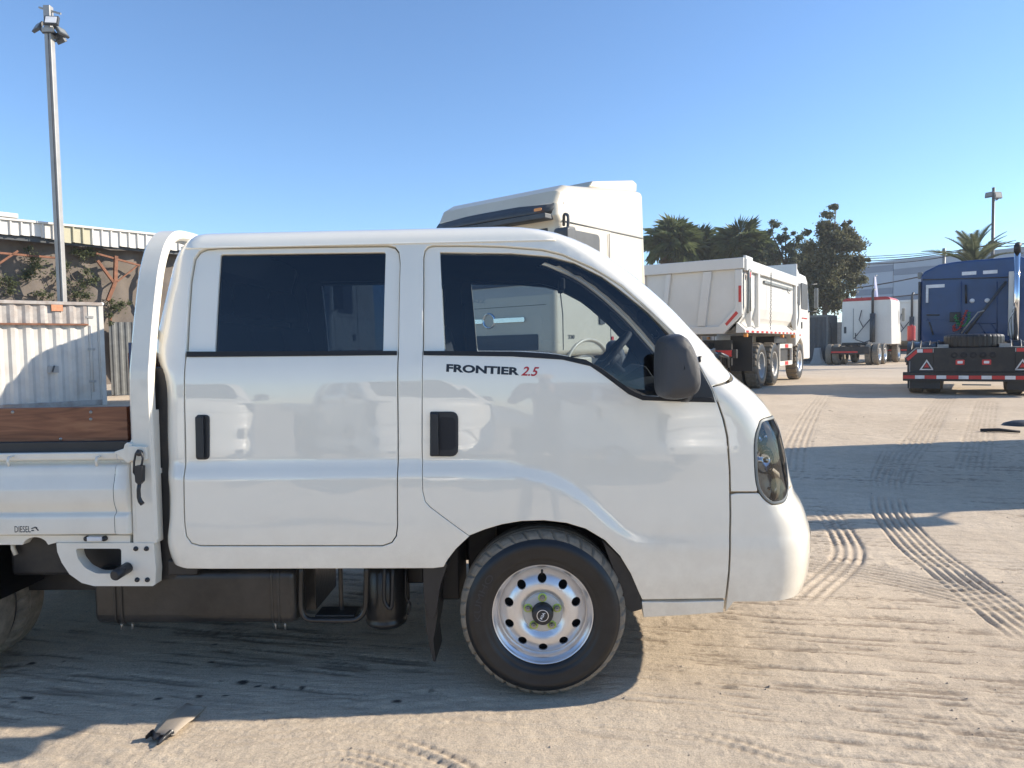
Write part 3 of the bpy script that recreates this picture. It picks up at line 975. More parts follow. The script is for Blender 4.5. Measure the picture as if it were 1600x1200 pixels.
# --- lettering laid on the body
def text_verts(txt, bold=0.0, shear=0.0, spacing=1.0):
    cu = bpy.data.curves.new('t', 'FONT'); cu.body = txt; cu.offset = bold; cu.shear = shear; cu.space_character = spacing
    cu.resolution_u = 4
    o = bpy.data.objects.new('t', cu); col.objects.link(o)
    dg = bpy.context.evaluated_depsgraph_get()
    me = o.evaluated_get(dg).to_mesh()
    bm = bmesh.new(); bm.from_mesh(me)
    o.evaluated_get(dg).to_mesh_clear()
    bmesh.ops.triangulate(bm, faces=bm.faces)
    bmesh.ops.subdivide_edges(bm, edges=[e for e in bm.edges if e.calc_length() > 0.25], cuts=2)
    bmesh.ops.triangulate(bm, faces=bm.faces)
    V = np.array([(v.co.x, v.co.y) for v in bm.verts]); F = [tuple(v.index for v in f.verts) for f in bm.faces]
    bm.free(); bpy.data.objects.remove(o); bpy.data.curves.remove(cu)
    V -= V.min(0); V /= V.max(0)
    return V, F

def surf_text(name, txt, q00, q10, h, mat, parent, bold=0.03, shear=0.0, out=0.0008, inset=0.0, mirror=False):
    """q00 lower left, q10 lower right in (s, v); h height in metres"""
    V, F = text_verts(txt, bold, shear)
    q00 = np.asarray(q00); q10 = np.asarray(q10)
    d = q10 - q00; nrm = np.array([-d[1], d[0]]) / np.linalg.norm(d)
    Q = q00 + V[:, :1] * d + V[:, 1:] * nrm * h
    P = S3(Q, inset - out)
    b = MB(); b.add(P, F)
    return b.build(name, mat, parent, fix=False)
q = SV([(697, 581), (811, 586.5)])
surf_text('lettering', 'FRONTIER', q[0], q[1], 0.031, M['text'], doors[0][1], bold=0.042, inset=.0005)['label'] = 'FRONTIER badge in black letters'
q = SV([(814, 587), (842, 588)])
surf_text('lettering', '2.5', q[0], q[1], 0.036, M['textred'], doors[0][1], bold=0.02, shear=0.35, inset=.0005)['label'] = '2.5 badge in red slanted numerals'
q = SV([(1183, 617.5)])
surf_text('lettering', 'FRONTIER', q[0], q[0] + [0.34, 0.0], 0.028, M['text'], truck, bold=0.03, inset=.0005)['label'] = 'black model lettering on the nose'

# --- door mirrors
def door_mirror(side):
    yc = -0.13
    ol = [(1032, 534), (1038, 526), (1050, 522), (1061, 523), (1070, 531), (1079, 548), (1086, 572), (1088, 598), (1084, 612), (1074, 620), (1055, 624), (1040, 623), (1032, 617), (1030, 600), (1030, 560)]
    poly = np.array([pl(x, y, yc) for x, y in ol])
    poly = smooth_line(list(poly) + [poly[0]], 3)[:-1]
    c = poly.mean(0)
    rows = []
    for y, sc in ((-0.205, 0.02), (-0.203, 0.55), (-0.196, 0.80), (-0.18, 0.93), (-0.15, 0.995), (-0.12, 1.0), (-0.08, 0.97), (-0.055, 0.88), (-0.045, 0.70), (-0.042, 0.02)):
        dx = 0.022 * ((y + 0.13) / 0.07)
        rows.append([(c[0] + (p[0] - c[0]) * sc - dx * 0.6, y, c[1] + (p[1] - c[1]) * (sc * 0.97 + 0.03)) for p in poly] )
    rows = [r + [r[0]] for r in rows]
    b = MB(); b.grid(np.array(rows))
    x0 = c[0]
    if side: b.v = [(x, 2 * HW - y, z) for x, y, z in b.v]
    m = b.build('side_mirror', M['mirrorplastic'], truck)
    g = MB()
    gx = c[0] - 0.038
    g.prism([(y, z) for y, z in rounded([(-0.155, c[1] - .085), (-0.085, c[1] - .085), (-.085, c[1] + .085), (-.155, c[1] + .085)], .03, 4)], gx - .004, gx, 'x')
    if side: g.v = [(x, 2 * HW - y, z) for x, y, z in g.v]
    g.build('mirror_glass', M['mirror'], m)
    a = MB()
    a.tube([(c[0] + 0.03, -0.06, c[1] - 0.10), (c[0] + 0.05, -0.02, c[1] - 0.11), (c[0] + 0.07, 0.04, c[1] - 0.11)], [0.028, 0.026, 0.03], 10)
    if side: a.v = [(x, 2 * HW - y, z) for x, y, z in a.v]
    a.build('mirror_arm', M['blackplastic'], m)
door_mirror(0); door_mirror(1)

# --- wheels of the truck
def truck_wheel(cx, y0, rad, wid, out=-1, front=True, parent=None, name='wheel', tread=True):
    """wheel with its outer face at y0; out=-1 faces the camera side. The wheel object is the pressed steel disc"""
    par = parent or truck
    rr = rad * 0.60          # rim flange radius
    O = lambda t: y0 - out * t * 1.0
    # disc: dish profile by radius
    def dish(r):
        return np.interp(r / rr, [0, .38, .40, .46, .50, .56, .64, .74, .80, .84, .88, .92, .96, 1.0],
                         [0.030, 0.030, 0.026, 0.018, 0.014, 0.012, 0.016, 0.026, 0.036, 0.050, 0.052, 0.022, 0.010, 0.006])
    R1 = 0.87 * rr
    outer = np.array([(math.cos(a) * R1, math.sin(a) * R1) for a in np.linspace(0, 2 * math.pi, 72, endpoint=False)])
    holes = []
    for k in range(10):
        a = math.radians(90 + 36 * k); hc = (math.cos(a) * 0.70 * rr, math.sin(a) * 0.70 * rr)
        holes.append(np.array([(hc[0] + 0.090 * rr * math.cos(t) * 1.0, hc[1] + 0.090 * rr * math.sin(t)) for t in np.linspace(0, 2 * math.pi, 14, endpoint=False)]))
    V, F, loops = cdt_fill(outer, holes, rr * 0.055)
    rad_v = np.linalg.norm(V, axis=1)
    P = np.stack([V[:, 0], [O(dish(r)) for r in rad_v], V[:, 1]], 1)
    b = MB(); b.add(P, [tuple(f) for f in F], True)
    for lp in loops[1:]:
        n = len(lp); Q = P[lp]; Q2 = Q.copy(); Q2[:, 1] += -out * 0.01
        b.add(list(Q) + list(Q2), [(i, (i + 1) % n, (i + 1) % n + n, i + n) for i in range(n)])
    w = b.build(name, M['steel'], par, fix=False)
    w.location = (cx, 0, rad - (0.014 if front and out < 0 else 0.006))
    MB().lathe([(R1 * 0.995, O(0.052)), (rr * 0.885, O(0.060)), (rr * 0.90, O(0.034)), (rr * 0.93, O(0.016)), (rr * 0.965, O(0.013)), (rr * 0.975, O(0.005)), (rr * 0.995, O(-0.001)), (rr * 1.012, O(0.0)), (rr * 1.02, O(0.008)), (rr * 0.96, O(0.03)), (rr * 0.88, O(0.09)), (rr * 0.86, O(wid)), (rr * 1.0, O(wid))], n=72).build('rim', M['steel'], w)
    MB().lathe([(0.001, O(0.075)), (R1 * 0.9, O(0.075)), (R1, O(0.075))], n=32).build('brake_drum', M['dark'], w)
    MB().lathe([(0.001, O(0.021)), (0.36 * rr, O(0.021)), (0.385 * rr, O(0.023)), (0.40 * rr, O(0.03))], n=48).build('hub_plate', M['lime'], w)
    MB().lathe([(0.001, O(-0.012)), (0.16 * rr, O(-0.012)), (0.20 * rr, O(-0.006)), (0.215 * rr, O(0.004)), (0.22 * rr, O(0.022))], n=32).build('hub_cap', M['blackplastic'], w)
    if front:
        rg = MB(); rg.lathe([(0.105 * rr, O(-0.0125)), (0.112 * rr, O(-0.0132)), (0.119 * rr, O(-0.0125))], n=32)
        rg.build('emblem_ring', M['steel'], w)
        V2, F2 = text_verts('KIA', 0.03)
        e = MB()
        ang = math.radians(62)
        pts = []
        for x, y in V2:
            u_, v_ = (x - .5) * 0.150 * rr, (y - .5) * 0.05 * rr
            pts.append((u_ * math.cos(ang) - v_ * math.sin(ang), O(-0.0128), u_ * math.sin(ang) + v_ * math.cos(ang)))
        e.add(pts, F2); e.build('emblem', M['whiterefl'], w, fix=False)
    for k in range(5):
        a = math.radians(90 + 72 * k); c = (math.cos(a) * 0.305 * rr, math.sin(a) * 0.305 * rr)
        nb = MB(); nb.lathe([(0.058 * rr, O(0.022)), (0.058 * rr, O(0.012)), (0.048 * rr, O(0.006)), (0.028 * rr, O(0.006)), (0.026 * rr, O(0.000)), (0.001, O(-0.001))], (c[0], 0, c[1]), n=6, smooth=False)
        nb.build('wheel_nut', M['bolt'], w)
        if front and out < 0:
            ml_ = MB(); ml_.lathe([(.060 * rr, O(0.0195)), (.088 * rr, O(0.0195)), (.092 * rr, O(0.0215))], (c[0], 0, c[1]), n=11); ml_.build('paint_mark', M['limemark'], w)
    if front:
        vs = MB(); vs.tube([(0, O(0.035), 0.76 * rr), (0, O(0.022), 0.82 * rr), (0, O(0.012), 0.875 * rr)], 0.0045, 8)
        vs.build('valve', M['blackplastic'], w)
    # tyre: side wall and shoulder
    W = wid
    prof = [(rr * 0.99, O(0.012)), (rr * 1.005, O(-0.004)), (rr * 1.03, O(-0.010)), (rr * 1.09, O(-0.016)), (rr * 1.12, O(-0.0155)), (rr * 1.13, O(-0.0185)), (rr * 1.20, O(-0.022)), (rr * 1.34, O(-0.0225)),
            (rr * 1.36, O(-0.0245)), (rr * 1.44, O(-0.021)), (rr * 1.48, O(-0.016)), (rad * 0.905, O(-0.008)), (rad * 0.918, O(-0.006))]
    MB().lathe(prof, n=96).build('sidewall', M['tyre'], w)
    tr = MB()
    sh = [(rad * 0.916, O(-0.007)), (rad * 0.945, O(-0.003)), (rad * 0.968, O(0.006)), (rad * 0.982, O(0.014)), (rad * 0.991, O(0.026)), (rad * 0.9925, O(0.04)), (rad * 0.983, O(0.041)), (rad * 0.983, O(0.046)), (rad * 0.996, O(0.047)), (rad, O(0.075)), (rad * 0.987, O(0.076)), (rad * 0.987, O(0.084)), (rad, O(0.085)), (rad, O(W - 0.08)), (rad * 0.985, O(W - .02)), (rad * 0.95, O(W)), (rad * .8, O(W + .02)), (rr, O(W))]
    NN = 216
    vs = []; fs = []
    for i, (r, t) in enumerate(sh):
        for k in range(NN):
            a = 2 * math.pi * k / NN
            notch = (k % 6 == 0)
            rq = r - (0.007 if (notch and 1 <= i <= 4) else 0)
            tq = t + (-out * 0.004 if (notch and 1 <= i <= 3) else 0)
            vs.append((rq * math.cos(a + (0.01 * i)), tq, rq * math.sin(a + (0.01 * i))))
    for i in range(len(sh) - 1):
        for k in range(NN):
            fs.append((i * NN + k, i * NN + (k + 1) % NN, (i + 1) * NN + (k + 1) % NN, (i + 1) * NN + k))
    tr.add(vs, fs, False)
    tr.build('tread', M['tread'], w)
    if front:
        # raised maker's name on the side wall
        for ang0, txt in ((150, 'KUMHO'),):
            V2, F2 = text_verts(txt, 0.0)
            e = MB(); pts = []
            for x, y in V2:
                r_ = rr * (1.22 + 0.13 * y); a = 0
                if ang0 > 90: a = math.radians(ang0 + 44 * (1 - x) - 10)
                else: a = math.radians(ang0 - 44 * x)
                pts.append((r_ * math.cos(a), O(-0.0236), r_ * math.sin(a)))
            e.add(pts, F2); e.build('tyre_lettering', M['tyretext'], w, fix=False)
    return w
fw = truck_wheel(0, 0.004, WHR, 0.19)
# far front wheel, rear dual wheels
truck_wheel(0, 2 * HW - 0.024, WHR, 0.19, out=1, front=False)
RX = pl(-84, 942, 0.2)[0]
RWR = 0.300
truck_wheel(RX, 0.075, RWR, 0.15, front=False)
truck_wheel(RX, 0.255, RWR, 0.15, front=False)
truck_wheel(RX, 2 * HW - 0.075, RWR, 0.15, out=1, front=False)
truck_wheel(RX, 2 * HW - 0.255, RWR, 0.15, out=1, front=False)

def PX(pts, y):
    return [pl(a, b, y) for a, b in pts]
def zx(py, px=150, y=0.0):
    return pl(px, py, y)[1]
def xx(px, py=750, y=0.0):
    return pl(px, py, y)[0]

# --- headboard hoop: square tube up the side, over the bed and down the far side
x0h, x1h = xx(201.5, 640), xx(236.5, 640)
hoop_path = [(0.0, 0.62), (0.0, 1.20), (0.012, 1.34), (0.035, 1.50), (0.062, 1.64), (0.085, 1.715), (0.125, 1.79), (0.185, 1.845), (0.26, 1.872), (0.38, 1.88)]
sm = smooth_line(hoop_path, 5)
sm2 = np.concatenate([sm, [[2 * HW - p[0], p[1]] for p in sm[::-1]]])
rows = []
for i, p in enumerate(sm2):
    t = sm2[min(i + 1, len(sm2) - 1)] - sm2[max(i - 1, 0)]; t /= np.linalg.norm(t)
    nrm = np.array([t[1], -t[0]])
    q = p + nrm * 0.042
    cr = 0.010
    ring = []
    # lean: upper part sits a touch forward
    lean = 0.02 * sstep(1.2, 1.8, p[1])
    for (xa, ta) in ((0, cr), (cr, 0), (1, 0), (2, cr), (2, .042 - cr), (1.5, .042), (cr, .042), (0, .042 - cr)):
        xv = {0: x0h, cr: x0h + cr, 1: x1h - cr, 2: x1h, 1.5: x1h - cr}[xa]
        pt = p + nrm * ta
        ring.append((xv + lean, pt[0], pt[1]))
    ring.append(ring[0])
    rows.append(ring)
b = MB(); b.grid(np.array(rows), smooth=True)
hb = b.build('headboard_hoop', M['bedwhite'], truck, smooth=False)
hb.data.polygons.foreach_set('use_smooth', [False] * len(hb.data.polygons))
# wider lower post of the hoop
lo = MB()
lo.prism(PX([(202, 690), (236.5, 640), (241, 770), (244, 850), (207, 850)], 0.0), 0.002, 0.06)
lo.build('headboard_foot', M['bedwhite'], truck, bevel=0.006)
g = MB()
for yy in (0.42, 1.28):
    g.box(x0h + .02, x0h + .055, yy, yy + .035, 0.95, 1.83)
for zz in (1.42, 1.18, 0.98):
    g.box(x0h + .02, x0h + .05, 0.06, 2 * HW - .06, zz, zz + .035)
g.build('headboard_rails', M['bedwhite'], truck, bevel=.004)
MB().box(x1h + 0.004, x1h + 0.022, 0.07, 2 * HW - .07, 0.86, 1.37).build('headboard_panel', M['darkinterior'], truck, bevel=.003)
MB().box(x0h - 0.02, x0h - 0.002, 0.04, 2 * HW - .04, 0.86, 1.36).build('headboard_board', M['wood'], truck, bevel=.003)
MB().lathe([(0.001, -.012), (.011, -.012), (.013, -.006), (.013, .01)], c=(xx(268, 372, .25), .25, 1.835), axis='x', n=16).build('bolt', M['bolt'], truck)

# --- drop side: pressed steel profile
xl, xr_ = -3.55, xx(180, 760)
prof = [(0.055, 706), (0.020, 707), (0.018, 712), (0.020, 718), (0.040, 720), (0.040, 723), (0.012, 728), (0.004, 736), (0.000, 744), (-0.012, 760), (-0.016, 768), (-0.014, 785), (-0.002, 797), (0.000, 801), (-0.012, 806), (-0.016, 813), (-0.016, 832), (-0.010, 835), (0.02, 835.5)]
pr = smooth_line([(y, zx(p, 120, y)) for y, p in prof], 4)
xs = np.linspace(xl, xr_, 3)
b = MB(); b.grid(np.array([[(x, p[0], p[1]) for p in pr] for x in xs]))
side = b.build('drop_side', M['bedwhite'], truck)
far = MB(); far.grid(np.array([[(x, 2 * HW - p[0], p[1]) for p in pr] for x in xs])); far.build('drop_side', M['bedwhite'], truck)
# end piece of the drop side
xe = xx(203, 770)
b = MB(); b.grid(np.array([[(x, p[0] + dy, p[1]) for p in pr] for x, dy in ((xr_ + .002, 0.0), (xr_ + .012, -.006), (xe - .012, -.006), (xe - .003, 0.0), (xe, 0.03))]))
b.build('drop_side_end', M['bedwhite'], truck)
top = MB(); top.prism(PX([(178, 706), (193, 701), (195, 694), (199, 691), (205, 693), (207, 702), (207, 720), (200, 724)], -.012), -.014, 0.03)
top.build('corner_cap', M['bedwhite'], truck, bevel=.003)
for px in (12, 150):
    hk = MB()
    c = PX([(px, 722)], -.01)[0]
    hk.tube([(c[0], .03, c[1] + .02), (c[0], -.004, c[1] + .016), (c[0], -.010, c[1] + .002), (c[0], -.004, c[1] - .016)], .005, 8)
    hk.build('rope_hook', M['bedwhite'], side)
# lettering DIESEL and a small nozzle mark
def flat_text(name, txt, px0, px1, py0, py1, y, mat, par, bold=0.0, mono=None):
    V, F = text_verts(txt, bold)
    a = pl(px0, py0, y); c = pl(px1, py1, y)
    P = [(a[0] + (c[0] - a[0]) * u, y, a[1] + (c[1] - a[1]) * v) for u, v in V]
    b = MB(); b.add(P, F); return b.build(name, mat, par, fix=False)
flat_text('lettering', 'DIESEL', 23, 47.5, 832, 822, -0.0175, M['text'], side)['label'] = 'DIESEL stencil'
nz = MB()
for a, c in (((49, 826), (54, 824.5)), ((54, 823.5), (58, 825)), ((56, 825), (60, 829)), ((49, 829), (53, 829))):
    A = pl(*a, -.0175); C = pl(*c, -.0175); nz.bar((A[0], -.0175, A[1]), (C[0], -.0175, C[1]), .001, .004)
nz.build('nozzle_mark', M['text'], side)
# timber side board and its black rail
bt_ = MB(); z0, z1 = zx(691, 100, .07), zx(636.5, 100, .07)
bt_.box(xl, xx(199, 660, .07), 0.07, 0.095, z0, z1)
bt_.build('side_board', M['wood'], truck, bevel=.003)
rl = MB(); rl.box(xl, xx(201, 700, .05), 0.05, 0.10, zx(709, 100, .05), zx(690, 100, .05))
rl.build('board_rail', M['blackplastic'], truck, bevel=.004)
for px, py in ((20, 644), (142, 644), (142, 655), (95, 686)):
    sc_ = MB(); c = pl(px, py, .07); sc_.lathe([(0.001, .066), (.006, .067), (.007, .0695)], c=(c[0], 0, c[1]), n=10)
    sc_.build('screw', M['bolt'], truck)
MB().box(xx(199, 660), xx(203.5, 660), .03, .06, zx(705), zx(536)).build('headboard_edge', simple('navy_trim', (0.02, 0.045, 0.12), rough=.4), truck)

# lower rail with a notch
arcn = [(35 + 40 * t, 851.5 - 12 * math.sin(math.pi * t) ** .6) for t in np.linspace(0, 1, 12)]
pol = [(-330, 836.5), (203, 836.5), (203, 848)] + [(88, 848)] + list(reversed(arcn)) + [(-330, 852)]
MB().prism(PX(pol, .006), .006, .05).build('side_rail', M['bedwhite'], truck, bevel=.002)
ml = MB(); a = pl(138, 845, 0); c = pl(161, 837.5, 0)
ml.box(a[0], c[0], -.012, .006, a[1], c[1]); mk_ = ml.build('marker_lamp', M['whiterefl'], truck, bevel=.004)
for p in ((135.5, 841.5), (163, 841.5)):
    mb = MB(); c = pl(*p, 0); mb.lathe([(.001, -.008), (.010, -.006), (.011, .006)], c=(c[0], 0, c[1]), n=12)
    mb.build('lamp_mount', M['blackplastic'], mk_)
# bracket plate with a window
outer = np.array(PX([(88.5, 848.5), (240.5, 848.5), (244, 890), (243, 913), (239, 915.5), (147, 915.5), (128, 910.5), (109, 897), (97, 879), (90, 862)], .0))
hole = rounded(PX([(118.5, 857), (190, 857), (190, 896), (151, 896), (133, 887), (122, 873)], 0), .012, 4)
V, F, loops = cdt_fill(outer, [hole], .08)
b = MB()
b.add([(v[0], -.002, v[1]) for v in V] + [(v[0], .045, v[1]) for v in V], [tuple(f) for f in F] + [tuple(len(V) + i for i in f) for f in F])
for lp in loops:
    n = len(lp); b.add([b.v[i] for i in lp] + [b.v[i + len(V)] for i in lp], [(i, (i + 1) % n, (i + 1) % n + n, i + n) for i in range(n)])
br = b.build('step_bracket', M['bedwhite'], truck, bevel=.003)
for p in ((213, 857), (229.5, 857), (215, 905.5), (231, 905.5)):
    c = pl(*p, 0); MB().lathe([(.001, -.010), (.007, -.010), (.0095, -.005), (.010, .0)], c=(c[0], 0, c[1]), n=12).build('bolt', M['blackplastic'], br)
c = pl(200, 886.5, 0)
bb_ = MB(); bb_.tube([(c[0] - .012, -.075, c[1] - .01), (c[0] - .011, -.07, c[1] - .01), (c[0], .0, c[1])], [.017, .021, .022], 16); bb_.build('rubber_stop', M['blackplastic'], br)
bb_ = MB(); c = pl(195.5, 890, -.077); bb_.lathe([(.001, -.0785), (.006, -.0785)], c=(c[0], 0, c[1]), n=12); bb_.build('stop_hole', M['dark'], br)
# gate latch: white plate, wire loop, black body and rod
pt = MB(); pt.prism(rounded(PX([(199, 697), (227, 698), (228, 719), (199, 720)], -.02), .006, 3), -.02, -.002); lt = pt.build('latch_plate', M['bedwhite'], truck, bevel=.003)
L = MB(); lp = [(216, 703), (221, 708), (223, 716), (221.5, 726), (216, 730), (211.5, 743), (209, 738), (209.5, 722), (212, 709), (216, 703)]
L.tube([(q[0], -.032, q[1]) for q in PX(lp, -.032)], .0042, 8); L.build('latch_loop', M['blackplastic'], lt)
L = MB(); L.prism(rounded(PX([(213, 727), (225.5, 727), (225, 752), (220, 757), (214.5, 752)], -.03), .004, 3), -.046, -.022); L.build('latch_body', M['blackplastic'], lt, bevel=.003)
L = MB(); L.tube([(q[0], -.034, q[1]) for q in PX([(218.5, 752), (216.5, 765), (217, 777), (219, 783), (223, 788)], -.034)], [.007, .0075, .008, .009, .009], 10); L.build('latch_lever', M['blackplastic'], lt)
L = MB(); c = pl(217, 708, -.03); L.lathe([(.001, -.036), (.010, -.036), (.012, -.03), (.012, -.02)], c=(c[0], 0, c[1]), n=14); L.build('latch_pin', M['blackplastic'], lt)
# small white hook under the bed
L = MB(); L.tube([(q[0], .10, q[1]) for q in PX([(20, 847), (20.5, 857), (25, 867)], .10)], .009, 10); L.build('tie_hook', M['bedwhite'], truck)
# bed floor and cross members
fl = MB(); fl.box(xl, x1h, .05, 2 * HW - .05, zx(736) - .02, zx(736)); fl.build('bed_floor', M['bedwhite'], truck)
cm = MB()
for k in range(7):
    x = x1h - .1 - .42 * k
    cm.box(x - .04, x + .04, .10, 2 * HW - .10, zx(836) - .03, zx(736) - .022)
cm.build('bed_cross_members', M['chassis'], truck)

# --- chassis
ch = MB()
for yy in (0.50, 1.14):
    ch.box(-3.6, 0.72, yy, yy + .07, .46, .60)
for x in (-3.2, -2.4, -1.7, -1.0, -.4, .5):
    ch.box(x, x + .09, .57, 1.14, .48, .58)
ch.build('chassis_frame', M['chassis'], truck, bevel=.006)
ax = MB()
ax.tube([(RX, .3, RWR), (RX, 1.42, RWR)], .055, 14); ax.lathe([(.001, .70), (.10, .72), (.15, .80), (.15, .90), (.10, 1.0), (.001, 1.02)], c=(RX, 0, RWR), n=20)
ax.build('rear_axle', M['chassis'], truck)
ax = MB(); ax.tube([(0, .25, .30), (0, 1.47, .30)], .04, 12); ax.box(-.25, .25, .30, .38, .34, .40); ax.box(-.32, -.20, .34, .48, .36, .62)
ax.build('front_axle', M['chassis'], truck, bevel=.005)
ds_ = MB(); ds_.tube([(-1.95, .82, .40), (-1.10, .80, .46), (-.9, .80, .47)], .042, 16); ds_.tube([(-1.02, .80, .468), (-.97, .80, .468)], .055, 16); ds_.build('drive_shaft', M['brass'], truck)
sp = MB()
for k in range(5):
    sp.tube([(RX - .55, .42, .36 + .014 * k), (RX, .42, .26 + .016 * k), (RX + .58, .42, .40 + .010 * k)], .008, 6)
sp.box(RX + .2, RX + .9, .3, .46, .32, .40)
sp.build('leaf_spring', M['chassis'], truck)
eng = MB(); eng.box(-.95, .05, .62, 1.1, .34, .56); eng.box(-1.9, -1.2, .95, 1.4, .38, .56); eng.tube([(-2.6, 1.0, .42), (-1.0, 1.0, .40)], .07, 14)
eng.box(RX + .35, RX + 1.1, .12, .50, .44, .72)
eng.build('gearbox', M['chassis'], truck, bevel=.02)
ap = MB(); ap.box(-2.62, -1.38, .48, .52, .58, .82); ap.box(-1.62, -1.47, .06, 1.6, .44, 1.30)
ap.build('inner_frame_plate', M['chassis'], truck, bevel=.01)
# filler neck and bits behind the notch
fn = MB(); c = pl(62, 868, .25); fn.lathe([(.001, .22), (.045, .225), (.055, .24), (.055, .32)], c=(c[0], 0, c[1]), n=20); fn.build('air_pump', M['satinblack'], truck)
fn = MB(); fn.tube([(c[0] + .05, .3, c[1] - .02), (c[0] + .16, .28, c[1] - .06), (c[0] + .26, .26, c[1] - .09)], .018, 8); fn.build('hose', M['galv'], truck)

# fuel tank: rounded box with two straps
def tank(name, px0, px1, py0, py1, y0, dep, mat, r=.045):
    a = pl(px0, py1, y0); c = pl(px1, py0, y0)
    pf = rounded([(y0, a[1]), (y0 + dep, a[1]), (y0 + dep, c[1]), (y0, c[1])], r, 6)
    n = len(pf)
    b = MB(); rows = []
    for x, sc in ((a[0], .90), (a[0] + .006, .96), (a[0] + .02, 1.0), (c[0] - .02, 1.0), (c[0] - .006, .96), (c[0], .90)):
        m = pf.mean(0); rows.append([(x, m[0] + (p[0] - m[0]) * sc, m[1] + (p[1] - m[1]) * sc) for p in list(pf) + [pf[0]]])
    b.grid(np.array(rows))
    k = len(b.v)
    b.add([rows[0][i] for i in range(n)], [tuple(range(n))]); b.add([rows[-1][i] for i in range(n)], [tuple(range(n))])
    o = b.build(name, mat, truck)
    return o, pf
tk, pf = tank('fuel_tank', 147, 458, 889, 978, .06, .36, M['satinblack'])
for px in (183, 430):
    for d in (-5, 5) if px == 430 else (-4, 6):
        x = xx(px + d, 930, .06); m = pf.mean(0)
        b = MB(); rows = [[(xv, m[0] + (p[0] - m[0]) * sc, m[1] + (p[1] - m[1]) * sc) for p in list(pf) + [pf[0]]] for xv, sc in ((x - .005, 1.0), (x - .004, 1.025), (x + .004, 1.025), (x + .005, 1.0))]
        b.grid(np.array(rows)); b.build('tank_strap', M['satinblack'], tk)
for px in (186, 203, 428, 443):
    b = MB(); c = pl(px, 982, .1); b.tube([(c[0], .12, c[1] + .02), (c[0], .12, c[1] - .012)], .005, 6)
    b.build('strap_bolt', M['bolt'], tk)
b = MB(); b.box(xx(252, 890), xx(300, 890), .04, .5, zx(905, 260), zx(880, 260)); b.box(xx(240, 890), xx(280, 890), .10, .5, .45, 1.2); b.build('cab_mount', M['chassis'], truck, bevel=.01)
# guard tube, air tank, canisters
L = MB(); L.tube(smooth_line([(q[0], .09, q[1]) for q in PX([(471, 884), (470, 930), (471.5, 955), (480, 967), (500, 969), (545, 969), (560, 966), (570, 953), (572, 930), (573, 884)], .09)], 5), .0115, 10); L.build('guard_tube', M['satinblack'], truck)
L = MB(); L.box(xx(494, 960, .12), xx(556, 960, .12), .10, .20, zx(970, 520, .1), zx(961, 520, .1)); L.tube([(xx(533, 930, .16), .16, .56), (xx(533, 930, .16), .16, zx(962, 520, .1))], .010, 8); L.box(xx(455, 930, .15), xx(488, 930, .15), .2, .5, zx(960, 480, .15), .58)
L.build('step_frame', M['satinblack'], truck, bevel=.004)
a = pl(603, 978, .2)
L = MB(); L.lathe([(.001, 0), (.07, .002), (.085, .015), (.088, .03), (.082, .035), (.086, .05), (.086, .24), (.06, .27)], c=(a[0], .22, a[1]), axis='z', n=32); L.build('air_tank', M['satinblack'], truck)
L = MB(); L.tube(smooth_line([(q[0], .13, q[1]) for q in PX([(601, 884), (600, 930), (603, 944), (612, 947), (614, 884)], .13)], 4), .008, 8); L.tube(smooth_line([(q[0], .2, q[1]) for q in PX([(634, 890), (634, 930), (641, 945), (637, 960)], .2)], 4), .005, 8)
L.build('air_hose', M['blackplastic'], truck)
L = MB(); L.box(xx(620, 920, .3), xx(634, 920, .3), .25, .4, zx(950, 620, .3), .58); L.box(xx(636, 905, .3), xx(662, 905, .3), .3, .6, zx(912, 650, .3), .58); L.box(xx(695, 910, .3), xx(722, 910, .3), .2, .5, zx(925, 700, .3), .62)
L.build('canister', M['chassis'], truck, bevel=.008)
# mud flap
fp = PX([(661, 884), (700, 880), (696, 893), (688, 915), (683, 950), (678, 968), (671, 968), (662, 935)], .06)
MB().prism(rounded(fp, .01, 3), .06, .30).build('mud_flap', M['blackplastic'], truck, bevel=.004)
fp = PX([(664, 940), (684, 905), (684, 960), (680, 985), (677, 1000), (681, 1034), (677, 1034), (671, 1010), (665, 975)], .08)
MB().prism(rounded(fp, .006, 3), .08, .28).build('mud_flap', M['blackplastic'], truck, bevel=.003)
# rear fender
for sd in (0, 1):
    rows = []
    for yy, sc in ((.03, 1.0), (.02, .985), (.40, .985)):
        y2 = yy if sd == 0 else 2 * HW - yy
        rows.append([(RX + math.cos(a) * .375 * sc, y2, RWR + .02 + math.sin(a) * .375 * sc) for a in np.linspace(math.radians(8), math.radians(172), 30)])
    rows2 = [[(RX + math.cos(a) * .33, (.03 if sd == 0 else 2 * HW - .03), RWR + .02 + math.sin(a) * .33) for a in np.linspace(math.radians(10), math.radians(170), 30)]]
    b = MB(); b.grid(np.array(rows2 + rows)); o = b.build('rear_fender', M['blackplastic'], truck)

# --- cab interior
def seat(x, y, wid):
    b = MB()
    b.prism(rounded([(x - .26, .86), (x + .26, .88), (x + .28, .99), (x - .22, .97)], .05, 4), y - wid / 2, y + wid / 2)
    o = b.build('seat', M['seat'], truck, bevel=.03, seg=3)
    b = MB(); b.prism(rounded([(x - .30, .94), (x - .16, .96), (x - .30, 1.50), (x - .42, 1.48)], .05, 4), y - wid / 2 + .01, y + wid / 2 - .01)
    b.build('backrest', M['seat'], o, bevel=.03, seg=3)
    b = MB(); b.prism(rounded([(x - .41, 1.52), (x - .31, 1.53), (x - .34, 1.70), (x - .42, 1.69)], .04, 4), y - .13, y + .13)
    b.build('headrest', M['seat'], o, bevel=.02, seg=3)
seat(-0.22, .45, .48); seat(-0.22, 2 * HW - .45, .50)
seat(-1.08, .40, .5); seat(-1.08, HW, .4); seat(-1.08, 2 * HW - .40, .5)
d = MB()
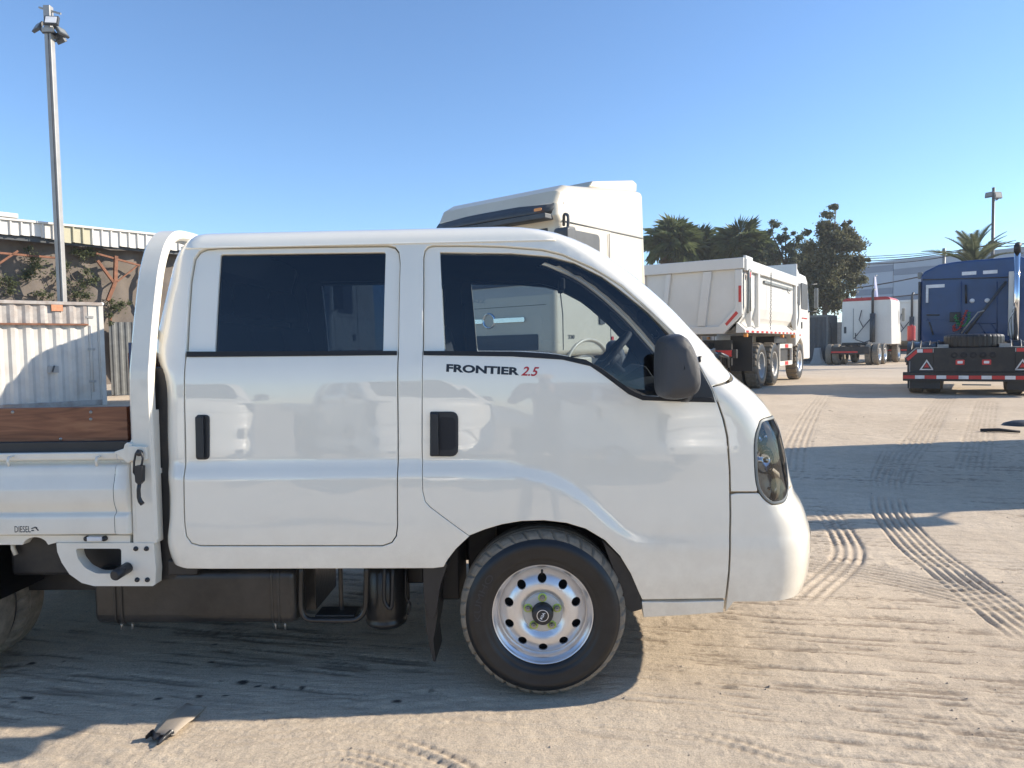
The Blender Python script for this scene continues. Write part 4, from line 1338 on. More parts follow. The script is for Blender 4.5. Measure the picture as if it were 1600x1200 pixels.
d.prism(rounded([(.44, 1.16), (.40, .80), (.70, .72), (.74, 1.15), (.60, 1.20)], .05, 4), .08, 2 * HW - .08); db = d.build('dashboard', M['darkinterior'], truck, bevel=.02, seg=3)
d = MB(); d.prism(rounded([(.42, 1.17), (.56, 1.26), (.62, 1.17)], .03, 4), 1.06, 1.50); d.build('instrument_hood', M['darkinterior'], db, bevel=.02)
# steering wheel on the far side
c = np.array([*pl(946, 548, 1.25)]); sc0 = Vector((c[0], 1.26, c[1] - 0.045))
axis = Vector((-0.72, 0, 0.69)).normalized(); u1 = Vector((0, 1, 0)); u2 = axis.cross(u1)
b = MB(); b.tube([sc0 + (u1 * math.cos(a) + u2 * math.sin(a)) * .19 for a in np.linspace(0, 2 * math.pi, 41)], .0155, 10, cap=False)
for a in (0.2, math.pi - .2, -math.pi / 2):
    b.tube([sc0 - axis * .03, sc0 + (u1 * math.cos(a) + u2 * math.sin(a)) * .185], .013, 8)
b.tube([sc0 - axis * .5, sc0 - axis * .02], .03, 10); b.tube([sc0 - axis * .05, sc0 - axis * .01], .07, 14)
b.build('steering_wheel', M['darkinterior'], truck)
b = MB(); b.tube(smooth_line([(q[0], 1.52, q[1]) for q in PX([(959, 476), (957, 483), (958, 492), (966, 503), (976, 512), (988, 514), (994, 510)], 1.52)], 5), [.016] * 31, 10); b.build('grab_handle', M['grey'], truck)
b = MB(); b.prism(rounded(PX([(988, 477), (994, 478), (1009, 495), (1019, 508), (1010, 507), (996, 494)], 1.45), .01, 3), 1.40, 1.44); b.build('sun_visor', M['grey'], truck)
b = MB(); b.cbox((.12, HW, 1.66), (.03, .24, .06)); b.build('rear_view_mirror', M['darkinterior'], truck, bevel=.01)
for y_ in (.09, 2 * HW - .09):
    b = MB(); b.tube([(-.44, y_ + .13 * np.sign(HW - y_), 1.62), (-.43, y_ + .10 * np.sign(HW - y_), 1.2), (-.42, y_ + .05 * np.sign(HW - y_), .9)], .012, 6); b.build('seat_belt', M['darkinterior'], truck)
# ================================================================== GROUND
def vnoise(x, y, seed):
    r = np.random.default_rng(seed); T = r.random((256, 256))
    xi = np.floor(x).astype(int); yi = np.floor(y).astype(int)
    fx = x - xi; fy = y - yi
    fx = fx * fx * (3 - 2 * fx); fy = fy * fy * (3 - 2 * fy)
    a = T[xi % 256, yi % 256]; b = T[(xi + 1) % 256, yi % 256]; c = T[xi % 256, (yi + 1) % 256]; d = T[(xi + 1) % 256, (yi + 1) % 256]
    return (a * (1 - fx) + b * fx) * (1 - fy) + (c * (1 - fx) + d * fx) * fy - 0.5

def rot(x, y, a):
    return x * math.cos(a) + y * math.sin(a), -x * math.sin(a) + y * math.cos(a)

def near_poly(x, y, pts):
    """distance from points to a polyline: along, across (signed)"""
    best = np.full(x.shape, 1e9); al = np.zeros(x.shape); ac = np.zeros(x.shape); L = 0
    for i in range(len(pts) - 1):
        a = pts[i]; b = pts[i + 1]; d = b - a; l = np.linalg.norm(d); d = d / l
        px = x - a[0]; py = y - a[1]
        t = np.clip(px * d[0] + py * d[1], 0, l)
        ex = px - d[0] * t; ey = py - d[1] * t
        dist = np.hypot(ex, ey); m = dist < best
        best = np.where(m, dist, best)
        al = np.where(m, L + t, al)
        ac = np.where(m, np.sign(d[0] * ey - d[1] * ex) * dist, ac)
        L += l
    return best, al, ac

xs1 = np.concatenate([np.linspace(-260, -14, 26)[:-1], np.linspace(-14, -3.0, 60)[:-1], np.arange(-3.0, 3.2, 0.0085), 3.2 + np.cumsum(0.0085 * 1.006 ** np.arange(1, 260))])
xs1 = xs1[xs1 < 9.5]
xs1 = np.concatenate([xs1, np.linspace(xs1[-1] + .1, 30, 90), np.linspace(33, 300, 26)])
ys1 = np.concatenate([np.linspace(-60, -6, 10)[:-1], np.linspace(-6, 1.9, 24)[:-1], 1.9 * 1.0034 ** np.arange(0, 600)])
ys1 = np.concatenate([ys1, ys1[-1] * 1.03 ** np.arange(1, 115)])
GX, GY = np.meshgrid(xs1, ys1)
H = gz(GX, GY)
fade = 1 / (1 + (np.maximum(GY, 0) / 11) ** 3)
D = 0.012 * vnoise(GX * .9, GY * .9, 1) + 0.006 * vnoise(GX * 3.1, GY * 3.1, 2)
D += fade * 0.003 * vnoise(GX * 11, GY * 11, 3)
# raked streaks left by blading, running slightly towards the viewer on the right
u_, w_ = rot(GX, GY, math.radians(-13))
patch = sstep(-.26, .16, vnoise(GX * .9 + 7, GY * 1.3, 5) + .25 * vnoise(GX * 4, GY * 4, 6))
wv_ = w_ + .03 * vnoise(u_ * .7, w_ * 2, 8)
st = vnoise(u_ * 1.9, wv_ * 44, 9) * .5 + vnoise(u_ * 4.2, wv_ * 88, 10) * .5
st = np.where(st < 0, st * 1.5, st * .5)
brk = sstep(-.25, .12, vnoise(u_ * 9, w_ * 18, 11))
front = sstep(12, 6, GY)
D += front * (0.35 + patch) * (0.25 + .75 * brk) * 0.0135 * st
u2, w2 = rot(GX, GY, math.radians(8))
D += front * .003 * vnoise(u2 * 2, w2 * 40, 12) * (1 - patch)
# lumps and foot scuffs
lump = vnoise(GX * 23, GY * 23, 13); D += fade * .003 * np.clip(lump - .12, 0, 1) * 3 * sstep(0, .2, vnoise(GX * 1.7, GY * 1.7, 14))
D += fade * .0022 * vnoise(GX * 48, GY * 48, 15)

def track(px_pts, width, ribs, depth, block=0.0, edge=.4, y_in=None):
    pts = np.array([gnd(a, b)[:2] for a, b in px_pts]); pts = smooth_line(pts, 5)
    dist, al, ac = near_poly(GX, GY, pts)
    m = sstep(width / 2, width / 2 - .02, dist)
    m = m * sstep(0, .35, al) * sstep(0, .35, al.max() - al) * (0.55 + .45 * sstep(-.3, .2, vnoise(GX * 3.3, GY * 3.3, 17)))
    r = np.cos(ac / width * ribs * 2 * math.pi)
    z = depth * (r - .5)
    if block > 0:
        z = z - depth * .7 * (np.sin(al / block * 2 * math.pi + np.sign(ac) * 1.2 + np.floor(ac / width * ribs) * 2.1) > .35)
    return m, z
TR = [
    ([(1385, 770), (1392, 800), (1412, 830), (1446, 865), (1500, 905), (1560, 950), (1640, 1010)], .30, 6, .0065, 0),
    ([(1400, 700), (1385, 740), (1385, 770)], .30, 6, .004, 0),
    ([(1285, 790), (1306, 820), (1322, 848), (1325, 870), (1310, 890), (1280, 915), (1240, 950)], .22, 4, .0055, 0),
    ([(1480, 620), (1440, 680), (1412, 715), (1390, 760)], .35, 6, .004, 0),
    ([(1545, 620), (1530, 680), (1515, 740)], .35, 6, .004, 0),
    ([(1290, 615), (1250, 680), (1236, 740)], .35, 5, .003, 0),
    ([(400, 1215), (520, 1182), (620, 1205), (720, 1250)], .14, 4, .0032, .035),
    ([(560, 1145), (650, 1165), (740, 1205), (830, 1260)], .10, 2, .0045, .045),
    ([(1180, 870), (1400, 905), (1640, 965)], .35, 7, .004, 0),
    ([(1000, 1130), (1150, 1160), (1330, 1215)], .10, 2, .0035, .04),
]
GRV_SHADE = np.zeros(GX.shape)  # shade of the tyre-track grooves, painted into the ground colour
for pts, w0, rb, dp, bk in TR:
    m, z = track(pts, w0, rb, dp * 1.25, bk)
    GRV_SHADE = np.maximum(GRV_SHADE, m * np.clip(-z / (dp * 1.25) - .35, 0, 1) * .40 * (.4 + .6 * sstep(-.3, .1, vnoise(GX * 7, GY * 7, 18))))
    D = D * (1 - m * .65) + z * m
# shoe prints
rp = np.random.default_rng(3)
for k in range(0):
    px = rp.uniform(820, 1620); py = rp.uniform(985, 1195) if k < 16 else rp.uniform(850, 960)
    c = gnd(px, py); a = rp.uniform(0, math.pi)
    if px < 1260 and py < 970: continue
    dx, dy = rot(GX - c[0], GY - c[1], a)
    e = (dx / .13) ** 2 + (dy / .045) ** 2
    m = sstep(1.15, .85, e)
    D = D * (1 - m * .8) + m * (-.002 + .0035 * np.sign(np.sin(dx * 190)) * (np.abs(dy) < .04))
    D += .004 * np.exp(-((e - 1.25) / .25) ** 2)
# fine criss-cross of old tread marks
for ang, fr, am, sd_ in ((32, 46, .0022, 41), (-38, 52, .002, 43), (12, 60, .0018, 45)):
    u3, w3 = rot(GX, GY, math.radians(ang))
    pm = sstep(.10, .26, vnoise(u3 * .45 + sd_, w3 * 1.9, sd_)) * sstep(9, 5, GY)
    D += am * pm * np.sin(w3 * fr * 2 + 1.2 * vnoise(u3 * 2, w3 * 2, sd_ + 1)) * (.5 + .5 * np.sin(u3 * 130 + 3 * vnoise(u3 * 4, w3 * 4, sd_)))
# pebbles: tiny rises in the sheet
D *= sstep(-4, 0, GY) 
# the near truck's tyres sit in shallow ruts
for (wx, wy) in ((0.0, 0.09), (-3.0, .2)):
    c = l2w([wx, wy, 0]) if wx == 0 else l2w([RX, wy, 0])
    D -= .022 * np.exp(-((GX - c[0]) / .22) ** 4 - ((GY - c[1]) / .2) ** 4)
H = H + D
ng = GX.size
me = bpy.data.meshes.new('ground')
R_, C_ = GX.shape
co = np.stack([GX, GY, H], -1).reshape(-1, 3).astype(np.float32)
idx = np.arange(ng).reshape(R_, C_)
q = np.stack([idx[:-1, :-1], idx[:-1, 1:], idx[1:, 1:], idx[1:, :-1]], -1).reshape(-1, 4)
me.vertices.add(ng); me.vertices.foreach_set('co', co.ravel())
me.loops.add(q.size); me.loops.foreach_set('vertex_index', q.ravel().astype(np.int32))
me.polygons.add(len(q)); me.polygons.foreach_set('loop_start', np.arange(0, q.size, 4, dtype=np.int32))
me.polygons.foreach_set('loop_total', np.full(len(q), 4, dtype=np.int32))
me.polygons.foreach_set('use_smooth', np.ones(len(q), bool))
me.update(); me.validate()
# oil spots: a stain mask
SP = [(378, 1065, 9, 2.6), (403, 1072, 6, 1.6), (425, 1073, 5, 1.5), (440, 1071, 3, 1), (472, 1074, 5, 1.5), (345, 1064, 4, 1), (618, 1095, 7, 2.2), (246, 1091, 6, 1.8), (312, 1087, 5, 1.5), (352, 1086, 5, 1.3), (40, 1090, 12, 2.5), (20, 1097, 5, 1.4), (210, 1101, 5, 1.4), (48, 1037, 6, 1.5), (335, 1008, 5, 1.2), (328, 1035, 6, 1.2), (674, 1078, 4, 3), (100, 1034, 4, 1.2), (1270, 690, 3, 1), (1298, 642, 3, 1), (1340, 1135, 3, 1), (1140, 1072, 10, 3), (1090, 1068, 7, 2.4)]
stain = np.zeros(GX.shape)
for (a, b_, rx_, ry_) in SP:
    c = gnd(a, b_); c1 = gnd(a + rx_, b_); c2 = gnd(a, b_ - ry_)
    ex = (GX - c[0]) / abs(c1[0] - c[0]); ey = (GY - c[1]) / abs(c2[1] - c[1])
    rr_ = np.hypot(ex, ey) + .9 * vnoise(GX * 40, GY * 40, 21)
    stain = np.maximum(stain, sstep(1.25, .6, rr_) * (.95 if rx_ > 4.5 and a < 1000 else .5))
st_shade = np.clip(-st * 4.2 - .45, 0, .68) * (.15 + patch * .85) * (.2 + .8 * brk) * front  # shadow of the raked ridges, painted as darker colour in the troughs
a2_ = me.attributes.new('streak_shade', 'FLOAT', 'POINT'); a2_.data.foreach_set('value', np.clip(np.maximum(st_shade, GRV_SHADE), 0, 1).ravel().astype(np.float32))
at_ = me.attributes.new('stain', 'FLOAT', 'POINT'); at_.data.foreach_set('value', stain.ravel().astype(np.float32))

m, nt, b = new_mat('sandy_ground')
tc = nd(nt, 'ShaderNodeTexCoord')
n1 = nd(nt, 'ShaderNodeTexNoise', i_Scale=0.55, i_Detail=8.0, i_Roughness=0.65)
n2 = nd(nt, 'ShaderNodeTexNoise', i_Scale=9.0, i_Detail=8.0, i_Roughness=0.75)
n3 = nd(nt, 'ShaderNodeTexNoise', i_Scale=160.0, i_Detail=3.0, i_Roughness=0.7)
for n in (n1, n2, n3): nt.links.new(tc.outputs['Object'], n.inputs['Vector'])
r1 = ramp(nt, n1.outputs[0], [(0.32, (0.50, 0.405, 0.30)), (0.5, (0.56, 0.46, 0.345)), (0.7, (0.61, 0.51, 0.39))])
r2 = ramp(nt, n2.outputs[0], [(0.3, (0.85, 0.85, 0.86)), (0.7, (1.10, 1.10, 1.08))])
r3 = ramp(nt, n3.outputs[0], [(0.3, (0.72, 0.72, 0.72)), (0.5, (1, 1, 1)), (0.72, (1.2, 1.2, 1.2))])
def mulc(a, b_):
    x = nd(nt, 'ShaderNodeMixRGB', blend_type='MULTIPLY'); x.inputs[0].default_value = 1
    nt.links.new(a, x.inputs[1]); nt.links.new(b_, x.inputs[2]); return x.outputs[0]
c_ = mulc(mulc(r1.outputs[0], r2.outputs[0]), r3.outputs[0])
# scattered darker grit
vo = nd(nt, 'ShaderNodeTexVoronoi', i_Scale=38.0); nt.links.new(tc.outputs['Object'], vo.inputs['Vector'])
rv = ramp(nt, vo.outputs['Distance'], [(0.05, (0.7, 0.68, 0.66)), (0.11, (1, 1, 1))])
c_ = mulc(c_, rv.outputs[0])
sk = nd(nt, 'ShaderNodeAttribute', attribute_name='streak_shade')
m3 = nd(nt, 'ShaderNodeMixRGB'); nt.links.new(sk.outputs['Fac'], m3.inputs[0]); nt.links.new(c_, m3.inputs[1]); m3.inputs[2].default_value = (0.21, 0.16, 0.115, 1); c_ = m3.outputs[0]  # mixes the painted shade of streaks and grooves into the soil colour
sa = nd(nt, 'ShaderNodeAttribute', attribute_name='stain')
mx = nd(nt, 'ShaderNodeMixRGB'); nt.links.new(sa.outputs['Fac'], mx.inputs[0]); nt.links.new(c_, mx.inputs[1]); mx.inputs[2].default_value = (0.035, 0.03, 0.028, 1)
nt.links.new(mx.outputs[0], b.inputs['Base Color'])
b.inputs['Roughness'].default_value = 0.95
b.inputs['Specular IOR Level'].default_value = 0.15
n4 = nd(nt, 'ShaderNodeTexNoise', i_Scale=75.0, i_Detail=6.0, i_Roughness=0.75); nt.links.new(tc.outputs['Object'], n4.inputs['Vector'])
mp = nd(nt, 'ShaderNodeMapping'); mp.inputs['Rotation'].default_value = (0, 0, math.radians(13)); mp.inputs['Scale'].default_value = (4, 70, 10)
nt.links.new(tc.outputs['Object'], mp.inputs[0])
n5 = nd(nt, 'ShaderNodeTexNoise', i_Scale=1.0, i_Detail=4.0); nt.links.new(mp.outputs[0], n5.inputs['Vector'])
ad = nd(nt, 'ShaderNodeMath', operation='ADD'); nt.links.new(n4.outputs[0], ad.inputs[0]); nt.links.new(n5.outputs[0], ad.inputs[1])
bp = nd(nt, 'ShaderNodeBump', i_Strength=0.8, i_Distance=0.006); nt.links.new(ad.outputs[0], bp.inputs['Height']); nt.links.new(bp.outputs[0], b.inputs['Normal'])
MATS['sandy_ground'] = m
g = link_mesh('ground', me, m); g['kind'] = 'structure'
# ================================================================== OTHER VEHICLES
class Frame:
    """vehicle frame: x to its right, y forward, z up; heading in degrees clockwise from world +Y"""
    def __init__(s, ox, oy, hd):
        a = math.radians(hd); s.O = np.array([ox, oy, float(gz(ox, oy))]); s.rz = -a
        s.X = np.array([math.cos(a), -math.sin(a), 0]); s.Y = np.array([math.sin(a), math.cos(a), 0])
    def py(s, px, py, yl):
        """local (x, z) of a photo pixel on the plane y = yl"""
        d = rayd(px, py); o = CAM - s.O
        t = (yl - o @ s.Y) / (d @ s.Y); p = o + d * t
        return p @ s.X, p[2]
    def px(s, px, py, xl):
        """local (y, z) on the plane x = xl"""
        d = rayd(px, py); o = CAM - s.O
        t = (xl - o @ s.X) / (d @ s.X); p = o + d * t
        return p @ s.Y, p[2]

WCACHE = {}
def road_wheel(parent, x, y, R, W, side, rim='steel', chunky=False, name='wheel', z=None, flat=False):
    """wheel with outer face at x, side +1 faces the vehicle's right"""
    key = (R, W, rim, chunky)
    if key not in WCACHE:
        rr = R * 0.56
        d = MB(); d.lathe([(.001, -.10), (.18 * rr, -.10), (.30 * rr, -.085), (.33 * rr, -.11), (.6 * rr, -.115), (.75 * rr, -.10), (.86 * rr, -.06), (.9 * rr, -.03)], axis='x', n=28)
        for k in range(8):
            a = k * math.pi / 4; d.lathe([(.045 * rr, -.115), (.045 * rr, -.075), (.001, -.07)], c=(0, .46 * rr * math.cos(a), .46 * rr * math.sin(a)), axis='x', n=6)
        r = MB(); r.lathe([(.88 * rr, -.09), (.9 * rr, -.03), (.96 * rr, -.012), (1.02 * rr, -.0), (1.03 * rr, -.006), (.98 * rr, -.03)], axis='x', n=32)
        s_ = MB(); s_.lathe([(rr, -.012), (rr * 1.08, .004), (rr * 1.3, .012), (rr * 1.5, .008), (R * .93, -.006)], axis='x', n=40)
        NN = 120; vs = []; fs = []
        sh = [(R * .925, -.004), (R * .96, -.012), (R * .99, -.03), (R, -.05), (R, -W + .05), (R * .96, -W + .01), (R * .8, -W), (rr, -W)]
        for i, (q, t) in enumerate(sh):
            for k in range(NN):
                a = 2 * math.pi * k / NN; nt_ = (k % 6 < 2) if chunky else (k % 4 == 0)
                q2 = q - ((.035 if chunky else .010) if nt_ and 1 <= i <= 4 else 0)
                vs.append((t, q2 * math.cos(a), q2 * math.sin(a)))
        for i in range(len(sh) - 1):
            for k in range(NN): fs.append((i * NN + k, i * NN + (k + 1) % NN, (i + 1) * NN + (k + 1) % NN, (i + 1) * NN + k))
        tr = MB(); tr.add(vs, fs)
        o1 = d.build('wheel', M[rim], None); o2 = r.build('rim', M[rim], None); o3 = s_.build('sidewall', M['tyre'], None); o4 = tr.build('tread', M['tread'], None)
        WCACHE[key] = [o.data for o in (o1, o2, o3, o4)]
        for o in (o1, o2, o3, o4): bpy.data.objects.remove(o)
    ms = WCACHE[key]
    w = link_mesh(name, ms[0], None, parent)
    w.location = (x, y, R if z is None else z)
    if flat: w.rotation_euler = (0, -math.pi / 2, 0)
    elif side < 0: w.rotation_euler = (0, 0, math.pi)
    for nm, me_ in zip(('rim', 'sidewall', 'tread'), ms[1:]): link_mesh(nm, me_, None, w)
    return w

def ppanel(name, x, y0, y1, z0, z1, mat, par, t=.004, side=1, r=.02):
    """flat panel lying on a side plane x"""
    b = MB(); b.prism(rounded([(y0, z0), (y1, z0), (y1, z1), (y0, z1)], r, 3), x, x + side * t, 'x'); return b.build(name, mat, par)
def fpanel(name, y, x0, x1, z0, z1, mat, par, t=.004, r=.02):
    b = MB(); b.prism(rounded([(x0, z0), (x1, z0), (x1, z1), (x0, z1)], r, 3), y, y + t, 'y'); return b.build(name, mat, par)

# ------------------------------------------------------------------ white high-roof tractor behind the near truck
TF = Frame(.54, 12.6, 220)
tt = thing('tractor_unit', 'cream-white high-roof lorry tractor with dark sun visor, looming directly behind the near truck cab', 'lorry', tuple(TF.O), TF.rz)
def taper_prism(prof, hw, mat, name, par, bevel=.09, taper=.05, z0=2.0, z1=3.8, seg=4):
    b = MB(); n = len(prof)
    def w(z): return hw - taper * max(0, (z - z0) / (z1 - z0))
    vs = [(-w(z), y, z) for y, z in prof] + [(w(z), y, z) for y, z in prof]
    b.add(vs, [tuple(range(n)), tuple(reversed(range(n, 2 * n)))] + [(i, i + n, (i + 1) % n + n, (i + 1) % n) for i in range(n)])
    return b.build(name, mat, par, bevel=bevel, seg=seg)
prof = [(1.30, .95), (1.30, 1.9), (1.25, 2.05), (1.12, 2.98), (1.20, 3.10), (1.20, 3.30), (1.10, 3.50), (.90, 3.62), (.1, 3.72), (-.9, 3.86), (-1.33, 3.88), (-1.335, 2.0), (-1.33, .95)]
tt.scale = (1.06, 1.08, 1.0); tt.location = (.548, 12.73, TF.O[2])
cab = taper_prism(prof, 1.25, M['cream'], 'cab', tt, bevel=.10)
rc = cab
taper_prism([(.10, 3.74), (-.02, 3.86), (-1.25, 4.10), (-1.38, 4.06), (-1.36, 3.90), (-.2, 3.76)], 1.10, M['cream'], 'roof_spoiler', rc, bevel=.03)
# visor
vb = MB(); rows = []
for z, y, hw in ((3.14, 1.36, 1.16), (3.22, 1.30, 1.20), (3.32, 1.20, 1.22)):
    rows.append([(-hw, y - .22, z)] + [(x, y - .05 * (x / hw) ** 2, z) for x in np.linspace(-hw + .04, hw - .04, 12)] + [(hw, y - .22, z)])
vb.grid(np.array(rows)); vo_ = vb.build('sun_visor', M['dgrey'], tt); md = vo_.modifiers.new('s', 'SOLIDIFY'); md.thickness = .015
b = MB()
b.prism([(1.05, 3.04), (1.36, 3.04), (1.36, 3.13), (1.05, 3.13)], -1.15, 1.15, 'x'); b.build('visor_bracket', M['dgrey'], tt, bevel=.02)
fpanel('marker_lamp', 1.365, -1.10, -.96, 3.16, 3.205, M['amber'], tt)
# windscreen (sloping) and front panel
b = MB(); b.add([(-1.08, 1.262, 2.08), (1.08, 1.262, 2.08), (1.02, 1.118, 2.98), (-1.02, 1.118, 2.98)], [(0, 1, 2, 3)])
ws = b.build('windscreen', M['dgrey'], tt); md = ws.modifiers.new('s', 'SOLIDIFY'); md.thickness = .02; md.offset = 0
fpanel('grille', 1.301, -.95, .95, 1.05, 1.30, M['dgrey'], tt, .01)
for zz in (1.50,):
    fpanel('chrome_bar', 1.302, .12, .72, zz, zz + .07, M['chrome'], tt, .03)
    fpanel('chrome_bar', 1.302, -.72, -.12, zz, zz + .07, M['chrome'], tt, .03)
b = MB(); b.lathe([(.10, 1.302), (.115, 1.33), (.13, 1.302)], c=(0, 0, 1.54), n=24); b.build('round_emblem', M['chrome'], tt)
fpanel('panel_seam', 1.3005, -1.1, 1.1, 1.745, 1.752, M['dark'], tt, .001, r=.001)
V2, F2 = text_verts('BENZ', .02); b = MB(); b.add([(.55 - .5 * x, 1.303, 1.84 + .055 * y) for x, y in V2], F2); b.build('lettering', M['galv'], tt, fix=False)
b = MB(); b.prism(rounded([(1.32, .42), (1.32, .93), (.35, .93), (.35, .72), (.9, .70), (.98, .42)], .04, 3), -1.25, 1.25, 'x'); bu = b.build('bumper', M['cream'], tt, bevel=.04)
for s in (-1, 1): fpanel('headlight', 1.322, s * .95 - .22, s * .95 + .22, .55, .78, M['grey'], tt, .008)
# side details
for s in (-1, 1):
    X_ = s * 1.252
    ppanel('side_window', s * 1.245, .12, 1.08, 2.10, 2.92, M['dgrey'], tt, .008, s, .08)
    for pts in ([(-.17, 1.0), (-.17, 2.98)], [(1.16, 2.0), (1.10, 1.6), (1.10, 1.05)]):
        b = MB(); b.tube([(X_ + s * (0.0 if p[1] < 2.4 else -.012), p[0], p[1]) for p in pts], .006, 5)
        b.build('door_seam', M['dgrey'], tt)
    b = MB(); b.tube([(X_ - s * .008, 1.1, 2.02), (X_ - s * .01, -1.3, 2.02)], .006, 5); b.build('belt_seam', M['mgrey'], tt)
    ppanel('door_handle', X_, .02, .16, 1.46, 1.62, M['dgrey'], tt, .02, s, .03)
    ppanel('steps', X_ - s * .03, .15, 1.1, .45, .90, M['dgrey'], tt, .01, s)
    ppanel('side_lamp', X_, -.24, -.18, 1.20, 1.26, M['red'], tt, .012, s, .01)
    V2, F2 = text_verts('330', .02); b = MB(); b.add([(X_ + s * .003, (.98 - .16 * x) if s < 0 else (.82 + .16 * x), 1.22 + .06 * y) for x, y in V2], F2); b.build('lettering', M['text'], tt, fix=False)
    # wheel arch moulding
    b = MB(); b.tube([(X_ + s * .0, .55 + .66 * math.cos(a) - .1, .55 + .66 * math.sin(a)) for a in np.linspace(.35, math.pi - .2, 20)], .03, 8); b.build('arch_moulding', M['cream'], tt)
    # mirrors
    b = MB(); b.prism(rounded([(1.20, 2.15), (1.42, 2.15), (1.44, 2.85), (1.22, 2.88)], .06, 4), X_ + s * .10, X_ + s * .34, 'x'); mi = b.build('side_mirror', M['dgrey'], tt, bevel=.03)
    b = MB(); b.tube(smooth_line([(X_, 1.05, 2.96), (X_ + s * .12, 1.2, 3.08), (X_ + s * .26, 1.30, 3.02), (X_ + s * .26, 1.32, 2.8)], 5), .022, 8); b.build('mirror_arm', M['dgrey'], mi); b = MB(); b.tube([(X_, 1.1, 2.15), (X_ + s * .2, 1.28, 2.22)], .02, 8); b.build('mirror_arm', M['dgrey'], mi)
for s in (-1, 1): MB().tube([(s * 1.22, -1.25, 3.03), (s * 1.226, 1.05, 3.03)], .012, 6).build('roof_joint', M['mgrey'], tt)
b = MB()
for xx_ in (-.4, .4): b.box(xx_ - .05, xx_ + .05, -4.3, 1.0, .62, .92)
b.box(-.5, .5, -3.4, -2.4, .92, 1.12); b.box(-1.1, -.55, -2.2, -1.5, .45, .95); b.build('chassis_frame', M['chassis'], tt, bevel=.01)
for s in (-1, 1):
    road_wheel(tt, s * 1.2, .45, .50, .3, s, 'steel'); 
    for y in (-2.6, -3.9): road_wheel(tt, s * 1.22, y, .50, .3, s, 'steel'); road_wheel(tt, s * .88, y, .50, .3, s, 'steel')

def place_copy(src, label, x, y, hd, group=None):
    c = copy_tree(src); c.location = (x, y, float(gz(x, y))); c.rotation_euler = (0, 0, -math.radians(hd)); c['label'] = label
    if group: c['group'] = group
    return c

# ------------------------------------------------------------------ dump truck
DF = Frame(5.15, 18.28, 33)
dt = thing('dump_truck', 'white dump truck with ribbed tipping body, seen from behind just past the near cab', 'dump truck', tuple(DF.O), DF.rz)
W2 = M['white2']
yb, yf = -1.69, 3.95
sec = [(1.25, 3.0), (1.25, 1.95), (1.20, 1.72), (1.06, 1.52), (.95, 1.42), (-.95, 1.42), (-1.06, 1.52), (-1.20, 1.72), (-1.25, 1.95), (-1.25, 3.0), (-1.19, 3.0), (-1.19, 1.97), (-1.0, 1.56), (1.0, 1.56), (1.19, 1.97), (1.19, 3.0)]
b = MB(); n = len(sec); b.add([(x, yb + .05, z) for x, z in sec] + [(x, yf, z) for x, z in sec], [(i, i + n, (i + 1) % n + n, (i + 1) % n) for i in range(n)])
b.add([(x, yf, z) for x, z in [(1.25, 3.0), (1.25, 1.95), (.95, 1.42), (-.95, 1.42), (-1.25, 1.95), (-1.25, 3.0)]], [(0, 1, 2, 3, 4, 5)])
body = b.build('tipping_body', W2, dt)
for s in (-1, 1):
    b = MB(); b.box(min(s * 1.25, s * 1.33), max(s * 1.25, s * 1.33), yb, yf, 2.76, 3.02); b.build('top_rail', W2, body, bevel=.012)
    b = MB(); b.box(min(s * 1.25, s * 1.31), max(s * 1.25, s * 1.31), yb, -1.1, 3.02, 3.10); b.build('rail_cap', W2, body, bevel=.01)
    b = MB(); b.prism([(s * 1.10, 1.60), (s * 1.29, 1.42), (s * 1.29, 1.36), (s * 1.08, 1.36)], yb, yf + .05, 'y'); b.build('lower_skirt', W2, body)
    for (ya, yc) in ((-1.35, -1.28), (-.66, -.50), (3.62, 3.80)):
        b = MB(); b.prism([(1.25, 2.76), (1.33, 2.76), (1.33, 1.95), (1.33, 1.50), (1.25, 1.48), (1.18, 1.72)] if s > 0 else [(-1.25, 2.76), (-1.18, 1.72), (-1.25, 1.48), (-1.33, 1.50), (-1.33, 1.95), (-1.33, 2.76)], ya, yc, 'y'); b.build('side_rib', W2, body, bevel=.008)
    b = MB(); b.box(min(s * 1.25, s * 1.30), max(s * 1.25, s * 1.30), .10, 3.3, 2.60, 2.66); b.build('cover_rail', M['grey'], body)
    for k in range(12):
        y = yb + .1 + k * .46
        b = MB(); b.box(min(s * 1.29, s * 1.296), max(s * 1.29, s * 1.296), y, y + .20, 1.365, 1.41); b.build('reflector', M['red'], body)
    for y in (-1.5, 2.2, 3.6):
        b = MB(); b.box(min(s * 1.20, s * 1.28), max(s * 1.20, s * 1.28), y, y + .12, 1.26, 1.34); b.build('side_lamp', M['amber'], body, bevel=.01)
# chain on the right side
ch_ = MB()
for k in range(26):
    z = 2.85 - k * .055; c = Vector((1.345, .55 - .003 * k, z)); a0 = k % 2
    pts = [c + (Vector((0, math.cos(t) * .018, math.sin(t) * .034)) if a0 else Vector((math.cos(t) * .018, 0, math.sin(t) * .034))) for t in np.linspace(0, 2 * math.pi, 9)]
    ch_.tube(pts, .006, 4, cap=False)
o = ch_.build('chain', M['mgrey'], body); o['kind'] = 'stuff'
b = MB(); b.tube([(1.34, 2.4, 2.62), (1.36, 2.4, 2.50), (1.40, 2.42, 2.46)], .012, 6); b.build('rope_hook', M['grey'], body)
